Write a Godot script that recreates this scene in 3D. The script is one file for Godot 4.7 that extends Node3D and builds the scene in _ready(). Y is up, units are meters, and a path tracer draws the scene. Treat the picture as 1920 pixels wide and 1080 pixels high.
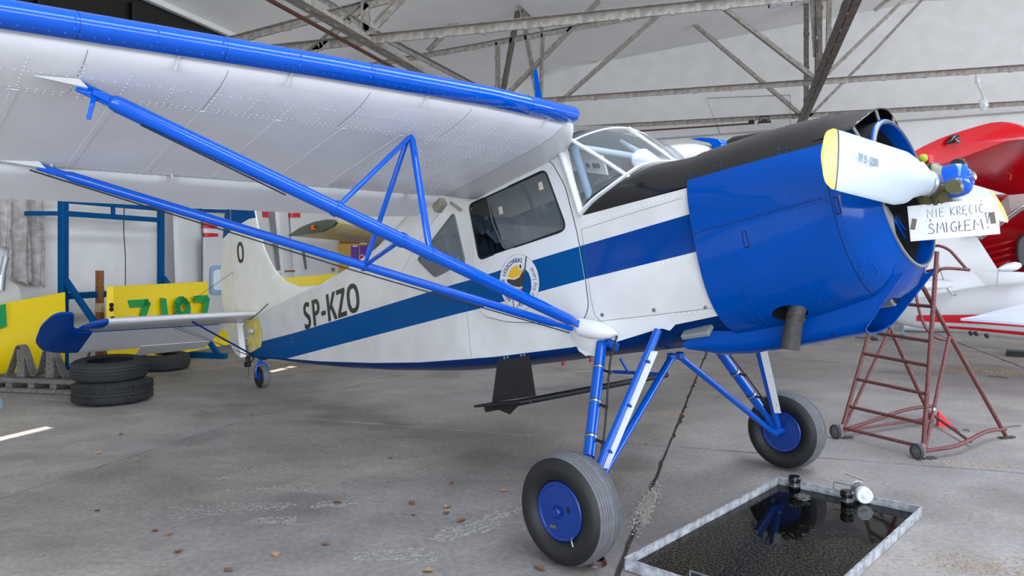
extends Node3D

# ---------------------------------------------------------------- mesh builder
class MB:
	var v := PackedVector3Array()
	var n := PackedVector3Array()

	func tri(a: Vector3, b: Vector3, c: Vector3, na: Vector3, nb: Vector3, nc: Vector3) -> void:
		var g := (b - a).cross(c - a)
		if g.length_squared() < 1e-16:
			return
		if g.dot(na + nb + nc) > 0.0:
			v.append(a); v.append(c); v.append(b)
			n.append(na); n.append(nc); n.append(nb)
		else:
			v.append(a); v.append(b); v.append(c)
			n.append(na); n.append(nb); n.append(nc)

	# points and faces (arrays of indices); normals averaged below the crease angle
	func poly(p: PackedVector3Array, faces: Array, crease := 40.0, flip := false) -> void:
		var cosc := cos(deg_to_rad(crease))
		var fnm := PackedVector3Array()
		var near := []
		near.resize(p.size())
		for i in p.size():
			near[i] = PackedInt32Array()
		for k in faces.size():
			var f: PackedInt32Array = faces[k]
			var g := Vector3.ZERO
			for i in range(1, f.size() - 1):
				g += (p[f[i]] - p[f[0]]).cross(p[f[i + 1]] - p[f[0]])
			var area := g.length()
			g = g.normalized() if area > 1e-12 else Vector3.ZERO
			fnm.append(-g if flip else g)
			for i in f:
				near[i].append(k)
		for k in faces.size():
			var f: PackedInt32Array = faces[k]
			var own := fnm[k]
			if own == Vector3.ZERO:
				continue
			var nn := PackedVector3Array()
			for i in f:
				var s := Vector3.ZERO
				for j in near[i]:
					if fnm[j].dot(own) >= cosc:
						s += fnm[j]
				nn.append(s.normalized() if s.length_squared() > 1e-9 else own)
			for i in range(1, f.size() - 1):
				tri(p[f[0]], p[f[i]], p[f[i + 1]], nn[0], nn[i], nn[i + 1])

	# f(u, v) over 0..1; optional wrap in u
	func grid(f: Callable, nu: int, nv: int, wrap := false, crease := 50.0) -> void:
		var p := PackedVector3Array()
		var cols := nu if wrap else nu + 1
		for j in nv + 1:
			for i in cols:
				p.append(f.call(float(i) / nu, float(j) / nv))
		var faces := []
		for j in nv:
			for i in nu:
				var a := j * cols + i
				var b := j * cols + (i + 1) % cols
				faces.append(PackedInt32Array([a, b, b + cols, a + cols]))
		poly(p, faces, crease)

	# sections joined one after another
	func loft(secs: Array, closed := true, caps := true, crease := 40.0) -> void:
		var p := PackedVector3Array()
		var m: int = secs[0].size()
		for s in secs:
			p.append_array(s)
		var faces := []
		for j in secs.size() - 1:
			for i in (m if closed else m - 1):
				var a := j * m + i
				var b := j * m + (i + 1) % m
				faces.append(PackedInt32Array([a, b, b + m, a + m]))
		if caps:
			for e in [0, secs.size() - 1]:
				var c := Vector3.ZERO
				for q in secs[e]:
					c += q
				p.append(c / m)
				for i in m:
					var a: int = e * m + i
					var b: int = e * m + (i + 1) % m
					faces.append(PackedInt32Array([b, a, p.size() - 1] if e == 0 else [a, b, p.size() - 1]))
		poly(p, faces, crease)

	func tube(pts: Array, r, sides := 10, caps := true, squash := 1.0) -> void:
		var secs := []
		var up := Vector3.ZERO
		for i in pts.size():
			var a: Vector3 = pts[maxi(i - 1, 0)]
			var b: Vector3 = pts[mini(i + 1, pts.size() - 1)]
			var d := (b - a).normalized()
			if up == Vector3.ZERO:
				up = Vector3.UP if absf(d.y) < 0.9 else Vector3.RIGHT
			var x := d.cross(up).normalized()
			up = x.cross(d).normalized()
			var rad: float = r[i] if r is Array else r
			var s := PackedVector3Array()
			for k in sides:
				var t := TAU * (k + 0.5) / sides
				s.append(pts[i] + x * cos(t) * rad + up * sin(t) * rad * squash)
			secs.append(s)
		loft(secs, true, caps, 60.0 if sides > 5 else 30.0)

	# chamfered box
	func box(c: Vector3, size: Vector3, bas := Basis(), bev := 0.0) -> void:
		var h := size * 0.5
		var e := minf(bev, minf(h.x, minf(h.y, h.z)) * 0.6)
		if e <= 0.0:
			for ax in 3:
				for s in [-1.0, 1.0]:
					var nn := Vector3.ZERO
					nn[ax] = s
					var q := []
					for k in [[-1, -1], [1, -1], [1, 1], [-1, 1]]:
						var w := Vector3.ZERO
						w[ax] = s * h[ax]
						w[(ax + 1) % 3] = k[0] * h[(ax + 1) % 3]
						w[(ax + 2) % 3] = k[1] * h[(ax + 2) % 3]
						q.append(c + bas * w)
					var bn := (bas * nn).normalized()
					tri(q[0], q[1], q[2], bn, bn, bn)
					tri(q[0], q[2], q[3], bn, bn, bn)
			return
		var cv := {}
		for sx in [-1, 1]:
			for sy in [-1, 1]:
				for sz in [-1, 1]:
					var o := Vector3(sx * h.x, sy * h.y, sz * h.z)
					for ax in 3:
						var w := o
						for b in 3:
							if b != ax:
								w[b] -= signf(o[b]) * e
						cv[[sx, sy, sz, ax]] = c + bas * w
		for sx in [-1, 1]:
			for sy in [-1, 1]:
				for sz in [-1, 1]:
					var nn := (bas * Vector3(sx, sy, sz)).normalized()
					tri(cv[[sx, sy, sz, 0]], cv[[sx, sy, sz, 1]], cv[[sx, sy, sz, 2]], nn, nn, nn)
		for ax in 3:
			var u := (ax + 1) % 3
			var w := (ax + 2) % 3
			for s in [-1, 1]:
				var nn := Vector3.ZERO
				nn[ax] = s
				nn = (bas * nn).normalized()
				var q := []
				for k in [[-1, -1], [1, -1], [1, 1], [-1, 1]]:
					var key := [0, 0, 0, ax]
					key[ax] = s; key[u] = k[0]; key[w] = k[1]
					q.append(cv[key])
				tri(q[0], q[1], q[2], nn, nn, nn)
				tri(q[0], q[2], q[3], nn, nn, nn)
				for t in [-1, 1]:
					var ka := [0, 0, 0, ax]
					var kb := [0, 0, 0, ax]
					var kc := [0, 0, 0, u]
					var kd := [0, 0, 0, u]
					for key in [ka, kb, kc, kd]:
						key[ax] = s; key[u] = t
					ka[w] = -1; kb[w] = 1; kc[w] = 1; kd[w] = -1
					var en := Vector3.ZERO
					en[ax] = s; en[u] = t
					en = (bas * en).normalized()
					tri(cv[ka], cv[kb], cv[kc], en, en, en)
					tri(cv[ka], cv[kc], cv[kd], en, en, en)

	# a bar of rectangular section from a to b
	func bar(a: Vector3, b: Vector3, w: float, h: float, bev := 0.0, up := Vector3.UP) -> void:
		var z := (b - a).normalized()
		if absf(z.dot(up)) > 0.97:
			up = Vector3.RIGHT
		var x := up.cross(z).normalized()
		box((a + b) * 0.5, Vector3(w, h, a.distance_to(b)), Basis(x, z.cross(x), z), bev)

	# profile of (radius, height) turned round the y axis of xf
	func lathe(prof: Array, xf: Transform3D, seg := 32, crease := 35.0, squash := 1.0) -> void:
		var p := PackedVector3Array()
		var faces := []
		var m := prof.size()
		for k in seg:
			var t := TAU * k / seg
			for q in prof:
				p.append(xf * Vector3(q.x * cos(t), q.y, q.x * sin(t) * squash))
		for k in seg:
			for i in m - 1:
				var a := k * m + i
				var b := ((k + 1) % seg) * m + i
				faces.append(PackedInt32Array([a, a + 1, b + 1, b]))
		poly(p, faces, crease)

	# flat polygon with thickness; xf maps (x, y, z): the outline lies in xy, thickness runs along +z
	func slab(outline: PackedVector2Array, th: float, xf: Transform3D) -> void:
		var idx := Geometry2D.triangulate_polygon(outline)
		var zz := xf.basis.z.normalized()
		for e in [0.0, th]:
			var nn := zz if e > 0.0 else -zz
			for i in range(0, idx.size(), 3):
				var q := []
				for k in 3:
					q.append(xf * Vector3(outline[idx[i + k]].x, outline[idx[i + k]].y, e))
				tri(q[0], q[1], q[2], nn, nn, nn)
		var cw := Geometry2D.is_polygon_clockwise(outline)
		for i in outline.size():
			var a := outline[i]
			var b := outline[(i + 1) % outline.size()]
			var d := (b - a).normalized()
			var nn := (xf.basis * (Vector3(-d.y, d.x, 0) if cw else Vector3(d.y, -d.x, 0))).normalized()
			var p0 := xf * Vector3(a.x, a.y, 0)
			var p1 := xf * Vector3(b.x, b.y, 0)
			var p2 := xf * Vector3(b.x, b.y, th)
			var p3 := xf * Vector3(a.x, a.y, th)
			tri(p0, p1, p2, nn, nn, nn)
			tri(p0, p2, p3, nn, nn, nn)

	# a curved sheet: polygons in a plane, less some holes, laid on f(x, y)
	func patch(polys: Array, holes: Array, f: Callable, dx: float, dy: float) -> void:
		var e := 0.002
		for pl in polys:
			var r := Rect2(pl[0], Vector2.ZERO)
			for q in pl:
				r = r.expand(q)
			var nx := maxi(1, ceili(r.size.x / dx))
			var ny := maxi(1, ceili(r.size.y / dy))
			for i in nx:
				for j in ny:
					var a := r.position + Vector2(r.size.x * i / nx, r.size.y * j / ny)
					var b := r.position + Vector2(r.size.x * (i + 1) / nx, r.size.y * (j + 1) / ny)
					var parts: Array = Geometry2D.intersect_polygons(PackedVector2Array([a, Vector2(b.x, a.y), b, Vector2(a.x, b.y)]), pl)
					for hole in holes:
						var rest := []
						for q in parts:
							rest.append_array(Geometry2D.clip_polygons(q, hole))
						parts = rest
					for q in parts:
						var idx := Geometry2D.triangulate_polygon(q)
						var pp := []
						var nn := []
						for c in q:
							var o: Vector3 = f.call(c.x, c.y)
							var gx: Vector3 = f.call(c.x + e, c.y) - f.call(c.x - e, c.y)
							var gy: Vector3 = f.call(c.x, c.y + e) - f.call(c.x, c.y - e)
							pp.append(o)
							nn.append(gx.cross(gy).normalized())
						for k in range(0, idx.size(), 3):
							tri(pp[idx[k]], pp[idx[k + 1]], pp[idx[k + 2]], nn[idx[k]], nn[idx[k + 1]], nn[idx[k + 2]])

	# lettering, each corner sent through f(x, y, z)
	func text(words: String, font: Font, f: Callable, depth := 0.003) -> void:
		var tm := TextMesh.new()
		tm.text = words
		tm.font = font
		tm.font_size = 64
		tm.pixel_size = 1.0 / 64.0
		tm.depth = depth
		tm.curve_step = 3.0
		var arr := tm.get_mesh_arrays()
		var p: PackedVector3Array = arr[Mesh.ARRAY_VERTEX]
		var nm: PackedVector3Array = arr[Mesh.ARRAY_NORMAL]
		var ix: PackedInt32Array = arr[Mesh.ARRAY_INDEX] if arr[Mesh.ARRAY_INDEX] != null else PackedInt32Array(range(p.size()))
		for i in range(0, ix.size(), 3):
			var a: Vector3 = f.call(p[ix[i]])
			var b: Vector3 = f.call(p[ix[i + 1]])
			var c: Vector3 = f.call(p[ix[i + 2]])
			var o: Vector3 = p[ix[i]]
			var dn: Vector3 = (f.call(o + nm[ix[i]] * 0.001) - a)
			var g := (b - a).cross(c - a)
			if g.dot(dn) < 0.0:
				g = -g
			g = g.normalized()
			tri(a, b, c, g, g, g)

func mesh_of(list: Array, uvf = null) -> ArrayMesh:
	var m := ArrayMesh.new()
	for it in list:
		var b: MB = it[0]
		if b.v.is_empty():
			continue
		var arr := []
		arr.resize(Mesh.ARRAY_MAX)
		arr[Mesh.ARRAY_VERTEX] = b.v
		arr[Mesh.ARRAY_NORMAL] = b.n
		if uvf != null:
			var uv := PackedVector2Array()
			for q in b.v:
				uv.append(uvf.call(q))
			arr[Mesh.ARRAY_TEX_UV] = uv
			arr[Mesh.ARRAY_TEX_UV2] = uv
		m.add_surface_from_arrays(Mesh.PRIMITIVE_TRIANGLES, arr)
		m.surface_set_material(m.get_surface_count() - 1, it[1])
	return m

var used := {}
func numbered(called: String) -> String:
	used[called] = used.get(called, -1) + 1
	return called if used[called] == 0 else "%s_%03d" % [called, used[called]]

func thing(called: String, label: String, category: String, at := Vector3.ZERO, turn := 0.0, group := "") -> Node3D:
	var o := Node3D.new()
	o.name = numbered(called)
	add_child(o)
	o.position = at
	o.rotation.y = turn
	tag(o, label, category, group)
	return o

func tag(o: Node3D, label: String, category: String, group := "") -> void:
	o.set_meta("label", label)
	o.set_meta("category", category)
	if group:
		o.set_meta("group", group)

func part(called: String, list, parent: Node3D, m: Material = null, uvf = null) -> MeshInstance3D:
	var o := MeshInstance3D.new()
	o.name = called if parent != self else numbered(called)
	o.mesh = mesh_of(list if list is Array else [[list, m]], uvf)
	parent.add_child(o, true)
	return o

# one thing that is one mesh, its shape built round the origin of its own node
func single(called: String, b, m: Material, at: Vector3, label: String, category: String, group := "") -> MeshInstance3D:
	var o := part(called, b, self, m)
	o.position = at
	tag(o, label, category, group)
	return o

func structure(called: String, b, m: Material, parent: Node3D = self) -> MeshInstance3D:
	var o := part(called, b, parent, m)
	if parent == self:
		o.set_meta("kind", "structure")
	return o

func label_part(o: Node3D, label: String) -> Node3D:
	o.set_meta("label", label)
	return o

func mat(c: Color, rough := 0.5, metal := 0.0, coat := 0.0) -> StandardMaterial3D:
	var m := StandardMaterial3D.new()
	m.albedo_color = c
	m.roughness = rough
	m.metallic = metal
	m.cull_mode = BaseMaterial3D.CULL_DISABLED
	if coat > 0.0:
		m.clearcoat_enabled = true
		m.clearcoat = coat
		m.clearcoat_roughness = 0.06
	return m

func noise(freq: float, oct := 4, sd := 1, kind := FastNoiseLite.TYPE_SIMPLEX_SMOOTH) -> FastNoiseLite:
	var z := FastNoiseLite.new()
	z.seed = sd
	z.frequency = freq
	z.noise_type = kind
	z.fractal_octaves = oct
	return z

func ntex(freq: float, lo: Color, hi: Color, oct := 4, sd := 1, size := 512, bump := -1.0, mid := -1.0) -> NoiseTexture2D:
	var t := NoiseTexture2D.new()
	t.width = size
	t.height = size
	t.seamless = true
	t.noise = noise(freq, oct, sd)
	if bump >= 0.0:
		t.as_normal_map = true
		t.bump_strength = bump
	else:
		var g := Gradient.new()
		g.set_color(0, lo)
		g.set_color(1, hi)
		if mid >= 0.0:
			g.set_offset(0, mid)
			g.set_offset(1, 1.0 - mid * 0.6)
		t.color_ramp = g
	return t

# a tone that wanders a little over the surface
func worn(lo: Color, hi: Color, scale: float, rough := 0.5, bump := 0.0, sd := 3, metal := 0.0, freq := 0.012) -> StandardMaterial3D:
	var m := mat(Color.WHITE, rough, metal)
	m.albedo_texture = ntex(freq, lo, hi, 5, sd, 512, -1.0, 0.2)
	m.uv1_triplanar = true
	m.uv1_scale = Vector3.ONE * scale
	if bump > 0.0:
		m.normal_enabled = true
		m.normal_texture = ntex(0.03, lo, hi, 4, sd + 1, 512, 6.0)
		m.normal_scale = bump
	return m

func lerp_table(t: Array, x: float) -> float:
	if x <= t[0][0]:
		return t[0][1]
	for i in range(1, t.size()):
		if x <= t[i][0]:
			return lerpf(t[i - 1][1], t[i][1], (x - t[i - 1][0]) / (t[i][0] - t[i - 1][0]))
	return t[-1][1]

func smooth_path(pts: Array, per := 6) -> Array:
	var o := []
	for i in pts.size() - 1:
		var a: Vector3 = pts[maxi(i - 1, 0)]
		var b: Vector3 = pts[i]
		var c: Vector3 = pts[i + 1]
		var d: Vector3 = pts[mini(i + 2, pts.size() - 1)]
		for k in per:
			o.append(b.cubic_interpolate(c, a, d, float(k) / per))
	o.append(pts[-1])
	return o

func round_poly(pts: Array, r: float, seg := 4) -> PackedVector2Array:
	var o := PackedVector2Array()
	var m := pts.size()
	for i in m:
		var p: Vector2 = pts[i]
		var a: Vector2 = pts[(i + m - 1) % m]
		var b: Vector2 = pts[(i + 1) % m]
		var ra := minf(r, p.distance_to(a) * 0.45)
		var rb := minf(r, p.distance_to(b) * 0.45)
		var p0 := p + (a - p).normalized() * ra
		var p1 := p + (b - p).normalized() * rb
		for k in seg + 1:
			var t := float(k) / seg
			o.append(p0.lerp(p, t).lerp(p.lerp(p1, t), t))
	return o

func inset(pl: PackedVector2Array, d: float) -> PackedVector2Array:
	var r := Geometry2D.offset_polygon(pl, -d)
	return r[0] if r.size() else pl

# small domed heads scattered as one countless part
var dome: ArrayMesh
func heads(called: String, at: Array, parent: Node3D, m: Material, r := 0.006, tall := 0.5) -> void:
	if dome == null:
		var b := MB.new()
		b.lathe([Vector2(1, 0), Vector2(0.8, 0.55), Vector2(0.4, 0.9), Vector2(0.0, 1.0)], Transform3D(), 7, 80.0)
		dome = mesh_of([[b, null]])
	var mm := MultiMesh.new()
	mm.transform_format = MultiMesh.TRANSFORM_3D
	mm.mesh = dome
	mm.instance_count = at.size()
	for i in at.size():
		var y: Vector3 = at[i][1]
		var x := y.cross(Vector3(0.3, 0.5, 0.81)).normalized()
		mm.set_instance_transform(i, Transform3D(Basis(x * r, y * r * tall, x.cross(y) * r), at[i][0]))
	var o := MultiMeshInstance3D.new()
	o.name = called
	o.multimesh = mm
	o.material_override = m
	parent.add_child(o, true)
	o.set_meta("kind", "stuff")

var bold: SystemFont
var regular: SystemFont
var hand: SystemFont
var M := {}
const PITCH := 0.200713      # the aeroplane sits on its tail wheel
var TB := Transform3D(Basis(Vector3(cos(PITCH), sin(PITCH), 0), Vector3(-sin(PITCH), cos(PITCH), 0), Vector3(0, 0, 1)), Vector3(0, 1.65, 0))

func _ready() -> void:
	# camera
	var cam := Camera3D.new()
	cam.name = "camera"
	cam.projection = Camera3D.PROJECTION_FRUSTUM
	cam.near = 0.05
	cam.far = 200.0
	cam.size = 0.05 * 1080.0 / 1370.0
	cam.frustum_offset = Vector2(0, -0.05 * 52.0 / 1370.0)
	cam.position = Vector3(0, 1.55, 0)
	cam.rotation.y = deg_to_rad(17.6)
	add_child(cam)
	# sky and exposure
	var we := WorldEnvironment.new()
	we.name = "environment"
	var env := Environment.new()
	env.background_mode = Environment.BG_SKY
	var sky := Sky.new()
	var sm := ProceduralSkyMaterial.new()
	sm.sky_top_color = Color(0.50, 0.66, 0.92)
	sm.sky_horizon_color = Color(0.86, 0.90, 0.96)
	sm.ground_bottom_color = Color(0.45, 0.44, 0.42)
	sm.ground_horizon_color = Color(0.62, 0.62, 0.60)
	sm.sky_energy_multiplier = 2.2
	sky.sky_material = sm
	env.sky = sky
	env.tonemap_mode = Environment.TONE_MAPPER_LINEAR
	env.tonemap_exposure = 0.86
	env.sdfgi_enabled = true
	env.ssao_enabled = true
	env.ssil_enabled = true
	we.environment = env
	add_child(we)
	# sun, high on the left: it reaches the floor only through two gaps in the blacked-out window band
	var sun := DirectionalLight3D.new()
	sun.name = "sun"
	sun.light_color = Color(1.0, 0.96, 0.9)
	sun.light_energy = 5.0
	sun.light_angular_distance = 0.5
	sun.shadow_enabled = true
	sun.sky_mode = DirectionalLight3D.SKY_MODE_LIGHT_ONLY
	add_child(sun)
	sun.look_at_from_position(Vector3.ZERO, SUN, Vector3.UP)
	# daylight that comes in at the open hangar door and at the glazed side
	daylight(Vector3(4.0, 2.9, 13.8), Vector3(0, 0, 0), Vector2(18.0, 5.2), 2.2)
	daylight(Vector3(18.8, 3.6, -4.0), Vector3(0, 90, 0), Vector2(30.0, 3.1), 2.6)

	daylight(Vector3(3.0, 7.74, -0.5), Vector3(-90, 0, 0), Vector2(2.6, 18.0), 2.6)

	materials()
	room()
	trusses()
	aircraft()
	left_side()
	right_side()
	floor_things()

const SUN := Vector3(0.62, -0.70, 0.12)

func daylight(at: Vector3, turn: Vector3, size: Vector2, power: float) -> void:
	var l := AreaLight3D.new()
	l.name = "daylight"
	l.area_size = size
	l.area_normalize_energy = false
	l.light_energy = power
	l.light_color = Color(0.95, 0.98, 1.0)
	l.position = at
	l.rotation_degrees = turn
	l.area_range = 80.0
	l.area_attenuation = 2.0
	l.shadow_enabled = true
	add_child(l, true)

func materials() -> void:
	bold = SystemFont.new()
	bold.font_names = PackedStringArray(["Droid Sans"])
	bold.font_weight = 700
	regular = SystemFont.new()
	regular.font_names = PackedStringArray(["Droid Sans"])
	hand = SystemFont.new()
	hand.font_names = PackedStringArray(["Droid Serif"])
	M.white = mat(Color(0.81, 0.81, 0.808), 0.32)
	M.white_side = worn(Color(0.77, 0.765, 0.75), Color(0.82, 0.816, 0.805), 0.4, 0.3, 0.03, 8)
	M.white_sheet = worn(Color(0.88, 0.88, 0.885), Color(0.91, 0.91, 0.915), 0.5, 0.38, 0.05, 5)
	M.white_cloth = worn(Color(0.87, 0.87, 0.88), Color(0.90, 0.90, 0.91), 0.3, 0.6, 0.0, 6)
	M.rivet_white = mat(Color(0.93, 0.93, 0.93), 0.3)
	M.cream = worn(Color(0.85, 0.83, 0.765), Color(0.87, 0.865, 0.85), 0.5, 0.35, 0.0, 11)
	M.blue = mat(Color(0.0, 0.265, 0.60), 0.10)
	M.blue.metallic_specular = 0.3
	M.blue.normal_enabled = true
	M.blue.normal_texture = ntex(0.006, Color.BLACK, Color.WHITE, 2, 21, 256, 6.0)
	M.blue.normal_scale = 0.05
	M.blue.uv1_triplanar = true
	M.slat_blue = mat(Color(0.0, 0.315, 0.74), 0.05)
	M.slat_blue.metallic_specular = 0.5
	M.stripe = mat(Color(0.0, 0.28, 0.51), 0.25)
	M.stripe.metallic_specular = 0.15
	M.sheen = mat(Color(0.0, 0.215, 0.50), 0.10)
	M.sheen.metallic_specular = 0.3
	M.hinge = mat(Color(0.7, 0.69, 0.68), 0.5)
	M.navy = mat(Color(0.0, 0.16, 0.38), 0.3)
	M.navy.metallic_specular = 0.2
	M.gear_blue = mat(Color(0.0, 0.29, 0.66), 0.16)
	M.gear_blue.metallic_specular = 0.5
	M.black = mat(Color(0.10, 0.095, 0.09), 0.22, 0.0, 0.3)
	M.black_matt = mat(Color(0.045, 0.045, 0.05), 0.6)
	M.dark = mat(Color(0.02, 0.02, 0.022), 0.8)
	M.seam = mat(Color(0.28, 0.28, 0.29), 0.7)
	M.seam_blue = mat(Color(0.0, 0.06, 0.25), 0.5)
	M.ink = mat(Color(0.13, 0.13, 0.12), 0.4)
	M.glass = mat(Color(0.75, 0.8, 0.82, 0.12), 0.04)
	M.glass.transparency = BaseMaterial3D.TRANSPARENCY_ALPHA
	M.rubber = mat(Color(0.07, 0.068, 0.066), 0.6)
	M.tread = worn(Color(0.33, 0.33, 0.335), Color(0.39, 0.39, 0.40), 3.0, 0.8, 0.0, 9)
	M.tyre_old = worn(Color(0.09, 0.09, 0.095), Color(0.16, 0.16, 0.16), 3.0, 0.75, 0.1, 10)
	M.steel = mat(Color(0.62, 0.63, 0.64), 0.35, 0.85)
	M.dull_steel = mat(Color(0.45, 0.45, 0.44), 0.5, 0.6)
	M.olive = mat(Color(0.34, 0.33, 0.20), 0.4, 0.3)
	M.exhaust = worn(Color(0.16, 0.15, 0.145), Color(0.27, 0.26, 0.25), 5.0, 0.6, 0.1, 13)
	M.frame_blue = mat(Color(0.0, 0.28, 0.48), 0.4)
	M.frame_blue.metallic_specular = 0.2
	M.yellow = mat(Color(0.93, 0.80, 0.02), 0.32, 0.0, 0.3)
	M.green = mat(Color(0.03, 0.55, 0.28), 0.4)
	M.red = mat(Color(0.66, 0.0, 0.06), 0.15)
	M.red.metallic_specular = 0.35
	M.red_flat = mat(Color(0.78, 0.06, 0.12), 0.4)
	M.wood = worn(Color(0.42, 0.26, 0.13), Color(0.62, 0.42, 0.23), 3.0, 0.7, 0.0, 14)
	M.grey_wood = worn(Color(0.33, 0.31, 0.29), Color(0.45, 0.43, 0.40), 3.0, 0.85, 0.1, 15)
	M.truss = worn(Color(0.55, 0.525, 0.495), Color(0.70, 0.675, 0.645), 1.2, 0.65, 0.0, 16)
	M.truss_dark = worn(Color(0.36, 0.33, 0.30), Color(0.50, 0.47, 0.435), 1.2, 0.7, 0.0, 17)
	M.plaster = worn(Color(0.905, 0.903, 0.90), Color(0.935, 0.933, 0.93), 0.25, 0.9, 0.06, 18)
	M.ceiling = worn(Color(0.93, 0.925, 0.92), Color(0.95, 0.945, 0.94), 0.2, 0.9, 0.04, 19)
	M.foil = mat(Color(0.035, 0.037, 0.042), 0.35)
	M.oxide = worn(Color(0.30, 0.13, 0.12), Color(0.50, 0.29, 0.27), 4.0, 0.55, 0.0, 20, 0.0, 0.02)
	M.leaf = mat(Color(0.45, 0.30, 0.20), 0.8)
	M.leaf_light = mat(Color(0.66, 0.50, 0.36), 0.8)

# ---------------------------------------------------------------- the hangar
const WL := -9.7     # left wall, inner face
const WB := -20.6    # back wall, inner face
const WF := 14.0     # front wall (behind the camera), inner face
const WR := 19.0     # right wall, inner face
var ROOF := [Vector2(-9.7, 6.1), Vector2(-8.4, 6.55), Vector2(-5.2, 7.15), Vector2(-1.6, 7.45), Vector2(1.6, 7.78), Vector2(4.4, 8.06), Vector2(6.6, 8.28), Vector2(12.5, 7.5), Vector2(19.0, 5.9)]

func floor_uv(p: Vector3) -> Vector2:
	return Vector2((p.x + 12.0) / 24.0, (p.z + 22.0) / 24.0)

func floor_material() -> StandardMaterial3D:
	var s := 1024
	var im := Image.create(s, s, false, Image.FORMAT_RGB8)
	var big := noise(0.006, 4, 40).get_image(s, s).get_data()
	var small := noise(0.035, 4, 41).get_image(s, s).get_data()
	var streak := noise(0.012, 3, 42).get_image(s, s).get_data()
	var out := PackedByteArray()
	out.resize(s * s * 3)
	for i in s * s:
		var b := big[i] / 255.0
		var q := small[i] / 255.0
		var k := 0.84 + 0.20 * b + 0.12 * (q - 0.5)
		if streak[i] > 172:
			k *= 1.0 - 0.12 * minf(1.0, (streak[i] - 172) / 30.0)
		var w := clampf((b - 0.45) * 1.6, 0.0, 1.0)
		out[i * 3] = clampi(int(255.0 * k * lerpf(0.86, 0.90, w)), 0, 255)
		out[i * 3 + 1] = clampi(int(255.0 * k * lerpf(0.84, 0.87, w)), 0, 255)
		out[i * 3 + 2] = clampi(int(255.0 * k * lerpf(0.83, 0.82, w)), 0, 255)
	im = Image.create_from_data(s, s, false, Image.FORMAT_RGB8, out)
	var m := mat(Color(0.745, 0.73, 0.71), 0.62)
	m.albedo_texture = ImageTexture.create_from_image(im)
	m.detail_enabled = true
	m.detail_blend_mode = BaseMaterial3D.BLEND_MODE_MUL
	m.detail_albedo = ntex(0.03, Color(0.84, 0.835, 0.83), Color(1, 1, 1), 5, 44, 1024, -1.0, 0.1)
	m.detail_uv_layer = BaseMaterial3D.DETAIL_UV_2
	m.uv2_scale = Vector3.ONE * 16.0
	m.normal_enabled = true
	m.normal_texture = ntex(0.02, Color.BLACK, Color.WHITE, 5, 45, 1024, 5.0)
	m.normal_scale = 0.35
	return m

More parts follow.
